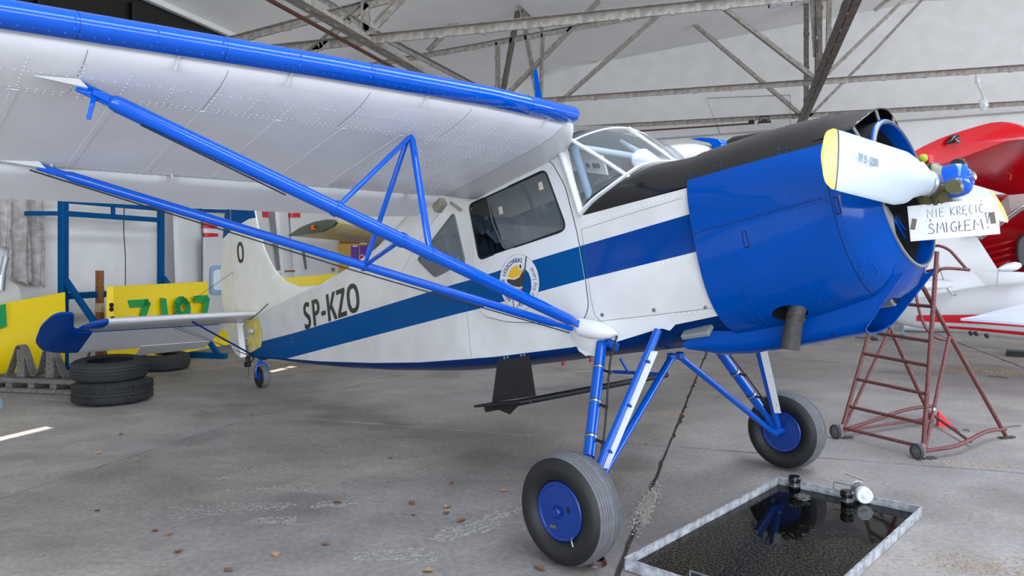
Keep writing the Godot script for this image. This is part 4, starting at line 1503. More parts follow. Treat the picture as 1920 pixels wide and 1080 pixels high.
func propeller(ac: Node3D) -> void:
	var PX := Transform3D(Basis(Vector3.UP, Vector3.RIGHT, Vector3(0, 0, 1)), Vector3.ZERO)
	var root := Node3D.new()
	root.name = "propeller"
	ac.add_child(root, true)
	root.transform = TB
	var grey := mat(Color(0.68, 0.725, 0.75), 0.42)
	var tilt := Basis(Vector3.RIGHT, -0.022)
	for sgn in [1.0, -1.0]:
		var secs := []
		var tip := []
		var band := []
		for i in 81:
			var s := lerpf(0.09, 1.335, i / 80.0)
			var ch := lerp_table([[0.09, 0.104], [0.15, 0.104], [0.22, 0.135], [0.34, 0.195], [0.48, 0.228], [0.8, 0.232], [1.1, 0.23], [1.24, 0.226], [1.30, 0.19], [1.325, 0.13], [1.335, 0.06]], s)
			var th := lerp_table([[0.09, 0.104], [0.15, 0.10], [0.3, 0.06], [0.5, 0.035], [1.0, 0.022], [1.335, 0.008]], s)
			var pitch := lerp_table([[0.09, 0.85], [0.3, 0.62], [0.8, 0.36], [1.335, 0.24]], s)
			var sec := PackedVector3Array()
			for k in 24:
				var a := TAU * k / 24
				var e := superell(cos(a), sin(a), 2.0 if s < 0.3 else 1.7)
				var y: float = e.x * ch * 0.5 - (0.012 if s > 0.3 else 0.0)
				var x: float = e.y * th * 0.5
				sec.append(tilt * Vector3(1.365 + x * cos(pitch) + y * sin(pitch) * 0.9 * sgn, y * cos(pitch * 0.5) - x * sin(pitch) * sgn, s * sgn))
			if s < 1.205 and (i % 2 == 0 or s > 1.18): secs.append(sec)
			if s > 1.192 and s < 1.225: band.append(sec)
			if s > 1.208: tip.append(sec)
		var b := MB.new()
		b.loft(secs)
		var c := MB.new()
		c.loft(tip)
		var d := MB.new()
		d.loft(band, true, false)
		var bl := part("blade", [[b, grey]], root)
		label_part(part("blade_tip", c, bl, mat(Color(0.93, 0.82, 0.30), 0.4)), "yellow blade tip")
		part("tip_band", d, bl, mat(Color(0.16, 0.18, 0.22), 0.5))
		var col := MB.new()
		col.lathe([Vector2(0.05, 0.16), Vector2(0.062, 0.15), Vector2(0.064, 0.09), Vector2(0.07, 0.07)], Transform3D(tilt * Basis(Vector3.RIGHT, Vector3(0, 0, sgn), Vector3.UP), tilt * Vector3(1.365, 0, 0)), 24)
		part("blade_collar", col, bl, M.steel)
		if sgn > 0:
			var tx := MB.new()
			tx.text("TYP US - 122000", regular, func(p): return tilt * Vector3(1.392 + p.z + p.y * 0.012, 0.008 + p.y * 0.045, 0.945 - p.x * 0.030), 0.001)
			part("lettering", tx, bl, mat(Color(0.22, 0.27, 0.36), 0.5))
	var hub := MB.new()
	hub.lathe([Vector2(0.0, 1.27), Vector2(0.07, 1.27), Vector2(0.105, 1.30), Vector2(0.112, 1.335), Vector2(0.104, 1.36), Vector2(0.104, 1.375), Vector2(0.112, 1.385), Vector2(0.108, 1.40), Vector2(0.085, 1.42), Vector2(0.075, 1.44), Vector2(0, 1.44)], PX, 36)
	for k in 18:
		var a := TAU * k / 18
		hub.box(Vector3(1.366, sin(a) * 0.107, cos(a) * 0.107), Vector3(0.018, 0.012, 0.022), Basis(Vector3.RIGHT, -a), 0.002)
	part("hub", hub, root, M.olive)
	var dome := MB.new()
	dome.lathe([Vector2(0.078, 1.405), Vector2(0.083, 1.42), Vector2(0.083, 1.475), Vector2(0.076, 1.500), Vector2(0.06, 1.517), Vector2(0.04, 1.524), Vector2(0.038, 1.530), Vector2(0, 1.530)], PX, 36)
	var cap := MB.new()
	cap.lathe([Vector2(0.022, 1.528), Vector2(0.022, 1.542), Vector2(0.012, 1.548), Vector2(0, 1.548)], PX, 12)
	label_part(part("pitch_dome", [[dome, M.slat_blue], [cap, M.steel]], root), "blue rounded pitch dome")
	for q in [[Vector3(1.475, -0.045, 0.115), 1.0], [Vector3(1.46, 0.085, -0.115), -1.0]]:
		var cwb := MB.new()
		var p: Vector3 = q[0]
		cwb.loft(_oval_sections([[Vector3(1.37, -0.03 * q[1], 0.085 * q[1]), 0.075, 0.022], [Vector3(1.40, -0.032 * q[1], 0.10 * q[1]), 0.045, 0.022], [Vector3(1.43, -0.04 * q[1], 0.11 * q[1]), 0.022, 0.02], [p, 0.032, 0.02], [p + Vector3(0.03, 0, 0), 0.03, 0.02]]))
		var wt := MB.new()
		wt.lathe([Vector2(0, -0.03), Vector2(0.033, -0.03), Vector2(0.036, -0.02), Vector2(0.036, 0.02), Vector2(0.033, 0.03), Vector2(0, 0.03)], Transform3D(Basis(Vector3.RIGHT, Vector3(0, 0, 1), Vector3.UP), p), 20)
		part("counterweight", [[cwb, M.olive], [wt, M.olive if q[1] > 0 else mat(Color(0.1, 0.1, 0.09), 0.4)]], root)

func _oval_sections(list: Array) -> Array:
	var o := []
	for q in list:
		var s := PackedVector3Array()
		for k in 14:
			var a := TAU * k / 14
			s.append(q[0] + Vector3(0, cos(a) * q[1], sin(a) * q[2]))
		o.append(s)
	return o

const PROF := [Vector2(0.0, 0.79), Vector2(0.006, 0.768), Vector2(0.02, 0.748), Vector2(0.045, 0.732), Vector2(0.08, 0.717), Vector2(0.14, 0.702), Vector2(0.215, 0.69), Vector2(0.4, 0.672), Vector2(0.6, 0.652), Vector2(0.75, 0.634), Vector2(0.765, 0.640), Vector2(0.765, 0.71), Vector2(0.6, 0.80), Vector2(0.4, 0.873), Vector2(0.25, 0.905), Vector2(0.13, 0.895), Vector2(0.06, 0.862), Vector2(0.02, 0.828), Vector2(0.004, 0.808)]
func wing_p(t: float, y: float, s: float, sgn: float) -> Vector3:
	var le := -0.232 + lerp_table([[0.8, 0.0], [1.5, 0.015], [2.4, -0.03], [3.07, -0.085], [3.57, -0.13], [6.2, -0.32]], s)
	var te := -1.765
	return Vector3(lerpf(le, te, t), y, s * sgn)

func under(t: float) -> float:
	for i in range(1, 10):
		if t <= PROF[i].x:
			return lerpf(PROF[i - 1].y, PROF[i].y, (t - PROF[i - 1].x) / maxf(1e-6, PROF[i].x - PROF[i - 1].x))
	return PROF[9].y

func wing(ac: Node3D, sgn: float) -> void:
	var ss := [0.83, 1.2, 1.5, 1.95, 2.4, 2.75, 3.07, 3.3, 3.57, 4.2, 5.0, 5.7, 6.0, 6.12, 6.18]
	var secs := []
	for s in ss:
		var sec := PackedVector3Array()
		var k: float = 1.0 if s < 5.9 else [0.94, 0.75, 0.45][[6.0, 6.12, 6.18].find(s)]
		for q in PROF:
			sec.append(wing_p(0.5 + (q.x - 0.5) * (1.0 if s < 5.9 else 0.96), 0.76 + (q.y - 0.76) * k, s, sgn))
		secs.append(sec)
	var b := MB.new()
	b.loft(secs, true, true, 32.0)
	var wg := body("wing", b, ac, M.white_sheet)
	# fabric behind the spar, sagging a little between the ribs
	var cl := MB.new()
	var ribs := [0.86, 1.12, 1.43, 1.77, 2.11, 2.45, 2.79, 3.13, 3.47, 3.81, 4.15, 4.49, 4.83, 5.17, 5.51, 5.85]
	cl.grid(func(u, v):
		var s := lerpf(1.78, 5.95, u)
		var t := lerpf(0.222, 0.748, v)
		var w := fposmod(s - 1.77, 0.34) / 0.34
		return wing_p(t, under(t) - 0.0015 + 0.0009 * sin(PI * w) * sin(PI * v), s, sgn), 100, 6)
	body("fabric", cl, wg, M.white_cloth)
	for r in ribs:
		if r < 1.7:
			continue
		var tp := MB.new()
		var pl := []
		for k in 9:
			var t := lerpf(0.225, 0.745, k / 8.0)
			pl.append(wing_p(t, under(t) - 0.0025, r, sgn))
		for k in 8:
			tp.bar(pl[k], pl[k + 1] + (pl[k + 1] - pl[k]) * 0.02, 0.024, 0.002)
		body("rib_tape", tp, wg, M.white_cloth)
	# joints of the nose sheets
	var sm := []
	for s in [0.835, 1.55, 2.15, 2.80, 3.30, 3.9, 4.5, 5.1]:
		var a := []
		for k in 8:
			var t: float = [0.0, 0.02, 0.045, 0.08, 0.12, 0.15, 0.18, 0.215][k]
			a.append(wing_p(t, under(t) - 0.0005, s, sgn))
		if s < 0.9:
			for t in [0.3, 0.4, 0.5, 0.6, 0.74]:
				a.append(wing_p(t, under(t) - 0.0005, s, sgn))
		sm.append(a)
	body("sheet_joint", ribbon(sm, 0.0012), wg, mat(Color(0.5, 0.5, 0.51), 0.7))
	if sgn > 0:
		var hd := []
		var row := func(t0: float, s0: float, t1: float, s1: float, step: float):
			var n := int(absf(s1 - s0) / step) + int(absf(t1 - t0) * 1.55 / step)
			for i in n:
				var t := lerpf(t0, t1, (i + 0.5) / n)
				var s := lerpf(s0, s1, (i + 0.5) / n)
				hd.append([wing_p(t, under(t) - 0.001, s, sgn), Vector3.DOWN])
		row.call(0.212, 0.86, 0.212, 4.6, 0.028)
		row.call(0.228, 0.86, 0.228, 4.6, 0.028)
		row.call(0.125, 0.86, 0.125, 4.6, 0.04)
		row.call(0.74, 0.86, 0.74, 4.6, 0.028)
		row.call(0.755, 0.86, 0.755, 4.6, 0.04)
		for s in ribs:
			row.call(0.06, s, 0.21, s, 0.028)
			row.call(0.06, s + 0.17, 0.21, s + 0.17, 0.028)
		for s in [1.55, 2.15, 2.80, 3.30]:
			row.call(0.05, s - 0.012, 0.21, s - 0.012, 0.028)
		for s in [1.0, 1.03, 1.2, 1.23, 1.38, 1.41, 1.58, 1.61]:
			row.call(0.23, s, 0.74, s, 0.03)
		for t in [0.33, 0.45, 0.58, 0.66]:
			row.call(t, 0.88, t, 1.68, 0.04)
		heads("rivets", hd, wg, M.rivet_white, 0.0046, 0.5)
	# leading edge slat
	var sl := MB.new()
	var SL := [Vector2(-0.201, 0.755), Vector2(-0.175, 0.757), Vector2(-0.150, 0.767), Vector2(-0.135, 0.785), Vector2(-0.132, 0.805), Vector2(-0.142, 0.828), Vector2(-0.165, 0.848), Vector2(-0.21, 0.871), Vector2(-0.30, 0.906), Vector2(-0.385, 0.925), Vector2(-0.386, 0.921), Vector2(-0.31, 0.890), Vector2(-0.25, 0.857), Vector2(-0.218, 0.82), Vector2(-0.206, 0.785)]
	secs = []
	for s in [0.80, 0.815, 1.5, 2.4, 3.07, 3.57, 4.4, 5.9]:
		var sec := PackedVector3Array()
		var off := wing_p(0.0, 0.0, s, sgn).x + 0.232
		var c := Vector2(-0.2, 0.82)
		for q in SL:
			var r: Vector2 = c + (q - c) * (0.9 if s == 0.80 else 1.0)
			sec.append(Vector3(r.x + off, r.y, s * sgn))
		secs.append(sec)
	sl.loft(secs, true, true, 42.0)
	var so := body("slat", sl, ac, M.slat_blue)
	label_part(so, "bright blue leading edge slat")
	for s in [1.0, 1.85, 2.55, 3.0, 3.9, 4.8]:
		var br := MB.new()
		var off := wing_p(0.0, 0.0, s, sgn).x + 0.232
		br.slab(PackedVector2Array([Vector2(-0.20, 0.76), Vector2(-0.30, 0.78), Vector2(-0.29, 0.735), Vector2(-0.262, 0.722), Vector2(-0.235, 0.75)]), 0.006, Transform3D(Basis(), Vector3(off, 0, s * sgn)))
		body("slat_bracket", br, so, M.white)
	var sseam := []
	for s in [1.2, 2.2, 2.85, 3.35, 4.4]:
		var off := wing_p(0.0, 0.0, s, sgn).x + 0.232
		var a := []
		for k in 9:
			a.append(Vector3(SL[k].x + off, SL[k].y, s * sgn) + Vector3(SL[k].x + 0.2, SL[k].y - 0.82, 0).normalized() * 0.0006)
		sseam.append(a)
	body("slat_seam", ribbon(sseam, 0.0008), so, M.seam_blue)
	if sgn > 0:
		var hd := []
		for i in 66:
			var s := lerpf(0.84, 3.8, i / 65.0)
			var off := wing_p(0.0, 0.0, s, sgn).x + 0.232
			hd.append([Vector3(-0.170 + off, 0.758, s), Vector3(0.3, -1, 0).normalized()])
			pass
		for s in [1.215, 1.6, 2.215, 2.55, 2.865, 3.1, 3.365]:
			var off := wing_p(0.0, 0.0, s, sgn).x + 0.232
			for k in [2, 3, 4, 5]:
				hd.append([Vector3(SL[k].x + off, SL[k].y, s), Vector3(SL[k].x + 0.2, SL[k].y - 0.82, 0).normalized()])
		heads("rivets", hd, so, M.slat_blue, 0.0048, 0.7)
	# flap and aileron
	for q in [[0.86, 3.45, "flap"], [3.48, 5.95, "aileron"]]:
		var fp := MB.new()
		secs = []
		for k in 9:
			var s := lerpf(q[0], q[1], k / 8.0)
			var sec := PackedVector3Array()
			var t_end := 1.0
			if q[2] == "flap" and k == 0:
				t_end = 0.95
			for c in [Vector2(0.772, 0.655), Vector2(0.776, 0.634), Vector2(0.79, 0.620), Vector2(0.82, 0.610), Vector2(0.87, 0.598), Vector2(t_end, 0.567), Vector2(t_end, 0.571), Vector2(0.9, 0.635), Vector2(0.82, 0.682), Vector2(0.785, 0.69), Vector2(0.774, 0.675)]:
				sec.append(wing_p(c.x, c.y, s, sgn))
			secs.append(sec)
		fp.loft(secs, true, true, 35.0)
		var fo := body(q[2], fp, ac, M.white_cloth)
		for s in ([1.15, 1.98, 2.66, 3.2] if q[2] == "flap" else [3.7, 4.7, 5.6]):
			var hg := MB.new()
			hg.slab(PackedVector2Array([Vector2(-1.37, 0.66), Vector2(-1.375, 0.61), Vector2(-1.40, 0.585), Vector2(-1.43, 0.60), Vector2(-1.47, 0.62), Vector2(-1.44, 0.66)]), 0.008, Transform3D(Basis(), Vector3(0.0, 0.0, s * sgn)))
			body("hinge", hg, fo, M.hinge)
	var fit := MB.new()
	fit.box(Vector3(-1.50, 0.60, sgn * 0.80), Vector3(0.10, 0.07, 0.07), Basis(Vector3(0, 0, 1), 0.5), 0.01)
	fit.tube([Vector3(-1.47, 0.62, sgn * 0.72), Vector3(-1.46, 0.56, sgn * 0.64)], 0.012, 8)
	body("flap_fitting", fit, ac, mat(Color(0.55, 0.52, 0.46), 0.5))

func struts(ac: Node3D, sgn: float) -> void:
	var m := func(v: Vector3) -> Vector3: return Vector3(v.x, v.y, v.z * sgn)
	var f0 := Vector3(-0.531, 0.68, 3.296)
	var f1 := Vector3(-0.505, -0.412, 0.625)
	var r0 := Vector3(-1.379, 0.62, 3.26)
	var r1 := Vector3(-0.62, -0.405, 0.63)
	for q in [[f0, f1, 0.036, 0.05], [r0, r1, 0.026, 0.036]]:
		var b := MB.new()
		var d: Vector3 = (q[1] - q[0]).normalized()
		var l: float = q[0].distance_to(q[1])
		var pts := []
		for t in [0.11, 0.125, 0.15, l - 0.16, l - 0.12, l - 0.08]:
			pts.append(m.call(q[0] + d * t))
		b.tube(pts, [q[2] * 0.55, q[2] * 0.85, q[2], q[2], q[2] * 0.9, q[2] * 0.6], 18, true, 0.92)
		var st := body("wing_strut", b, ac, M.slat_blue)
		var e := MB.new()
		e.bar(m.call(q[0] + d * 0.0), m.call(q[0] + d * 0.22), 0.012, q[2] * 1.3, 0.003)
		e.bar(m.call(q[0] + d * 0.05), m.call(q[0] + d * 0.20), 0.036, q[2] * 0.9, 0.004)
		body("strut_end", e, st, M.slat_blue)
		e = MB.new()
		e.bar(m.call(q[1] - d * 0.16), m.call(q[1] + d * 0.03), 0.016, q[2] * 1.2, 0.003)
		body("strut_end", e, st, M.slat_blue)
		var fa := MB.new()
		var yb := under(0.2) if q[0] == f0 else under(0.745)
		var c: Vector3 = m.call(q[0])
		fa.loft([PackedVector3Array([c + Vector3(0.02, -0.012, -0.03 * sgn), c + Vector3(-0.02, -0.012, -0.03 * sgn), Vector3(c.x - 0.035, yb, c.z), Vector3(c.x + 0.035, yb, c.z)]), PackedVector3Array([Vector3(c.x + 0.002, yb - 0.002, c.z + 0.14 * sgn), Vector3(c.x - 0.002, yb - 0.002, c.z + 0.14 * sgn), Vector3(c.x - 0.004, yb, c.z + 0.14 * sgn), Vector3(c.x + 0.004, yb, c.z + 0.14 * sgn)])])
		label_part(body("strut_fairing", fa, st, M.white), "white pointed fairing")
		var hd := []
		for i in 7:
			for o in [-0.012, 0.012]:
				var p: Vector3 = q[0] + d * (0.10 + i * 0.022)
				hd.append([m.call(p + Vector3(o * 0.5, -q[2] * 0.35, q[2] * 0.75)), m.call(Vector3(0, -0.3, 1)).normalized()])
		heads("rivets", hd, st, M.slat_blue, 0.004, 0.7)
	if sgn > 0:
		var lv := MB.new()
		lv.bar(f0 + Vector3(0.015, -0.045, -0.05), f0 + Vector3(0.0, -0.13, -0.03), 0.006, 0.016)
		body("lock_lever", lv, ac, M.slat_blue)
		var wr := MB.new()
		wr.tube([r0 + Vector3(0, -0.02, 0.03), r0.lerp(r1, 0.5) + Vector3(0, -0.045, 0), r1 + Vector3(0, -0.03, 0)], 0.004, 5)
		wr.tube([f0.lerp(f1, 0.08) + Vector3(0, -0.04, 0), f0.lerp(f1, 0.3) + Vector3(0, -0.05, 0)], 0.004, 5)
		body("cable", wr, ac, M.black_matt)
	# jury struts
	var top := Vector3(-0.525, 0.675, 1.745)
	var pf := func(t: float) -> Vector3: return f0.lerp(f1, t)
	var prr := func(t: float) -> Vector3: return r0.lerp(r1, t)
	var jf1: Vector3 = pf.call(JURY[0])
	var jf2: Vector3 = pf.call(JURY[1])
	var jr: Vector3 = prr.call(JURY[2])
	var jb: Vector3 = pf.call(JURY[3])
	for q in [[top, jf1, 0.013], [top, jf2, 0.019], [top + Vector3(-0.03, 0, 0), jr, 0.014], [jr, jb, 0.012]]:
		var b := MB.new()
		var d: Vector3 = (q[1] - q[0]).normalized()
		var l: float = q[0].distance_to(q[1])
		b.tube([m.call(q[0]), m.call(q[0] + d * 0.03), m.call(q[0] + d * (l - 0.07)), m.call(q[1])], [q[2] * 0.5, q[2], q[2], q[2] * 0.5], 10)
		var jo := body("jury_strut", b, ac, M.slat_blue)
		var cl := MB.new()
		var on_front: bool = q[1] != jr
		var ax: Vector3 = (f1 - f0).normalized() if on_front else (r1 - r0).normalized()
		var rr := 0.0385 if on_front else 0.0285
		var y: Vector3 = m.call(ax)
		var xx := y.cross(Vector3.UP).normalized()
		cl.lathe([Vector2(rr - 0.004, -0.012), Vector2(rr + 0.001, -0.01), Vector2(rr + 0.001, 0.01), Vector2(rr - 0.004, 0.012)], Transform3D(Basis(xx, y, xx.cross(y)), m.call(q[1])), 20)
		body("clamp", cl, jo, M.gear_blue)
	var fc := MB.new()
	fc.bar(m.call(top + Vector3(0, 0.0, 0)), m.call(top + Vector3(0, -0.06, 0)), 0.03, 0.012, 0.003)
	body("jury_fitting", fc, ac, M.white)
const JURY := [0.3925, 0.5875, 0.5430, 0.5245]

func wheel(parent: Node3D, c: Vector3, r: float, w: float, sgn: float, big := true) -> void:
	# c is the centre; the axle runs along z
	var X := Transform3D(Basis(Vector3.RIGHT, Vector3(0, 0, sgn), Vector3.UP), c)
	var root := Node3D.new()
	root.name = "wheel"
	parent.add_child(root, true)
	var h := w / 2
	var side := MB.new()
	var rimr := r * (0.525 if big else 0.42)
	var prof := [Vector2(rimr, h * 0.62), Vector2(rimr * 1.06, h * 0.80), Vector2(r * 0.68, h * 0.97), Vector2(r * 0.78, h * 1.0), Vector2(r * 0.88, h * 0.90), Vector2(r * 0.935, h * 0.74)]
	for e in [1.0, -1.0]:
		var pr := []
		for q in prof:
			pr.append(Vector2(q.x, q.y * e))
		side.lathe(pr, X, 56, 40.0)
	var tread := MB.new()
	var tp := [Vector2(r * 0.935, h * 0.74)]
	if big:
		for g in [0.60, 0.46, 0.32, 0.16]:
			tp.append(Vector2(r * (0.995 - 0.06 * pow(g / 0.74, 2)), h * (g + 0.02)))
			tp.append(Vector2(r * (0.975 - 0.06 * pow(g / 0.74, 2)), h * (g + 0.005)))
			tp.append(Vector2(r * (0.975 - 0.06 * pow(g / 0.74, 2)), h * (g - 0.005)))
			tp.append(Vector2(r * (0.995 - 0.06 * pow(g / 0.74, 2)), h * (g - 0.02)))
	tp.append(Vector2(r, h * 0.06))
	for i in range(tp.size() - 1, -1, -1):
		tp.append(Vector2(tp[i].x, -tp[i].y))
	tread.lathe(tp, X, 72, 25.0)
	part("tyre", [[side, M.rubber], [tread, M.tread]], root)
	var hub := MB.new()
	if big:
		for e in [1.0, -1.0]:
			var pr := []
			for q in [Vector2(rimr * 1.0, h * 0.62), Vector2(rimr * 0.995, h * 0.76), Vector2(rimr * 0.95, h * 0.80), Vector2(rimr * 0.87, h * 0.78), Vector2(rimr * 0.85, h * 0.74), Vector2(rimr * 0.5, h * 0.77), Vector2(rimr * 0.30, h * 0.80), Vector2(rimr * 0.26, h * 0.80), Vector2(rimr * 0.25, h * 0.76), Vector2(rimr * 0.17, h * 0.76), Vector2(rimr * 0.16, h * 0.96), Vector2(rimr * 0.12, h * 1.02), Vector2(0, h * 1.03)]:
				pr.append(Vector2(q.x, q.y * e))
			hub.lathe(pr, X, 48, 30.0)
	else:
		for e in [1.0, -1.0]:
			var pr := []
			for q in [Vector2(rimr, h * 0.62), Vector2(rimr * 0.95, h * 0.75), Vector2(rimr * 0.6, h * 0.70), Vector2(rimr * 0.3, h * 0.80), Vector2(0, h * 0.82)]:
				pr.append(Vector2(q.x, q.y * e))
			hub.lathe(pr, X, 28, 30.0)
	var ho := part("wheel_hub", hub, root, mat(Color(0.015, 0.18, 0.46), 0.35))
	if big and sgn > 0:
		var pl := MB.new()
		pl.box(c + Vector3(-0.04, -0.085, sgn * h * 0.78), Vector3(0.04, 0.018, 0.004), Basis(Vector3(0, 0, 1), 0.1), 0.001)
		label_part(part("name_plate", pl, root, mat(Color(0.4, 0.38, 0.35), 0.5, 0.5)), "small metal plate")
		var hl := MB.new()
		hl.lathe([Vector2(0, 0.001), Vector2(0.014, 0.001), Vector2(0.014, 0.0)], Transform3D(Basis(Vector3.RIGHT, Vector3(0, 0, sgn), Vector3.UP), c + Vector3(0.062, 0.02, sgn * h * 0.78)), 14, 30.0, 1.3)
		part("valve_hole", hl, root, M.dark)
		var vs := MB.new()
		vs.tube([c + Vector3(0.095, -0.105, h * 0.80), c + Vector3(0.10, -0.115, h * 0.95), c + Vector3(0.115, -0.14, h * 1.0)], 0.004, 6)
		part("valve", vs, root, M.steel)

func gear(ac: Node3D, sgn: float) -> void:
	var m := func(v: Vector3) -> Vector3: return Vector3(v.x, v.y, v.z * sgn)
	var c := Vector3(0, 0.284, 1.228)
	wheel(ac, m.call(c), 0.284, 0.215, sgn)
	var ax := Vector3(0.0, 0.300, 1.085)
	var leg := MB.new()
	var a := Vector3(0.072, 1.15, 0.545)
	leg.tube([m.call(a), m.call(ax + Vector3(0.005, 0.03, 0.0))], 0.024, 14)
	leg.tube([m.call(ax + Vector3(0, 0, -0.03)), m.call(c + Vector3(0, 0, -0.02))], 0.03, 12)
	var lo := part("gear_leg", leg, ac, M.gear_blue)
	# pale trailing fairing on the leg
	var fa := MB.new()
	var d := (ax - a).normalized()
	var p0 := a + d * 0.13
	var p1 := a + d * 0.83
	fa.loft([PackedVector3Array([m.call(p0 + Vector3(0.02, 0, 0.016)), m.call(p0 + Vector3(0.064, 0, 0.01)), m.call(p0 + Vector3(0.02, 0, -0.016))]), PackedVector3Array([m.call(p1 + Vector3(0.02, 0, 0.016)), m.call(p1 + Vector3(0.058, 0, 0.01)), m.call(p1 + Vector3(0.02, 0, -0.016))])])
	label_part(part("leg_fairing", fa, lo, mat(Color(0.80, 0.80, 0.80), 0.45)), "pale leg fairing strip")
	for t in [0.20, 0.47, 0.74]:
		var tg := MB.new()
		var p: Vector3 = a + d * t
		tg.box(m.call(p + Vector3(0.032, 0, 0.016)), Vector3(0.028, 0.035, 0.008), Basis(Vector3(1, 0, 0), 0.6 * sgn), 0.003)
		part("fairing_tab", tg, lo, M.gear_blue)
	# shock strut with clamps and brake line
	var sh := MB.new()
	var s0 := Vector3(-0.305, 1.05, 0.585)
	var s1 := ax + Vector3(-0.02, 0.02, 0.0)
	sh.tube([m.call(s0), m.call(s0.lerp(s1, 0.78))], 0.0335, 16)
	sh.tube([m.call(s0.lerp(s1, 0.78)), m.call(s1)], 0.022, 12)
	var so := part("shock_strut", sh, ac, M.gear_blue)
	var y: Vector3 = m.call((s1 - s0).normalized())
	var xx := y.cross(Vector3(1, 0, 0)).normalized()
	var bs := Basis(xx, y, xx.cross(y))
	for t in [0.19, 0.43, 0.66]:
		var cl := MB.new()
		var clb := MB.new()
		var p: Vector3 = m.call(s0.lerp(s1, t))
		cl.lathe([Vector2(0.033, -0.009), Vector2(0.037, -0.008), Vector2(0.037, 0.004), Vector2(0.033, 0.005)], Transform3D(bs, p), 20)
		clb.lathe([Vector2(0.033, -0.015), Vector2(0.036, -0.014), Vector2(0.036, -0.009), Vector2(0.033, -0.008)], Transform3D(bs, p), 20)
		clb.bar(p + Vector3(0.034, -0.005, 0), p + Vector3(0.085, -0.012, 0), 0.008, 0.014)
		clb.lathe([Vector2(0, -0.012), Vector2(0.01, -0.012), Vector2(0.01, 0.012), Vector2(0, 0.012)], Transform3D(Basis(), p + Vector3(0.085, -0.012, 0)), 8)
		part("hose_clamp", [[cl, M.steel], [clb, M.black_matt]], so)
	var hs := MB.new()
	var off := Vector3(0.085, -0.012, 0)
	hs.tube(smooth_path([m.call(s0 + Vector3(0.10, 0.05, -0.02)), m.call(s0.lerp(s1, 0.12) + off * 0.9), m.call(s0.lerp(s1, 0.43) + off), m.call(s0.lerp(s1, 0.66) + off), m.call(s0.lerp(s1, 0.9) + off * 0.6), m.call(s1)], 4), 0.006, 6)
	part("brake_hose", hs, so, M.black_matt)
	var tie := MB.new()
	tie.tube([m.call(Vector3(-0.165, 0.925, 0.05)), m.call(ax + Vector3(-0.015, -0.012, -0.03))], 0.0215, 14)
	part("tie_strut", tie, ac, M.gear_blue)
	var fit := MB.new()
	fit.box(m.call(Vector3(-0.165, 0.93, 0.05)), Vector3(0.05, 0.05, 0.05), Basis(), 0.01)
	part("gear_fitting", fit, ac, M.gear_blue)
	fit = MB.new()
	fit.box(m.call(s0 + Vector3(0.06, 0.0, -0.02)), Vector3(0.10, 0.05, 0.03), Basis(Vector3(0, 0, 1), -0.4), 0.005)
	part("gear_fitting", fit, ac, M.gear_blue)

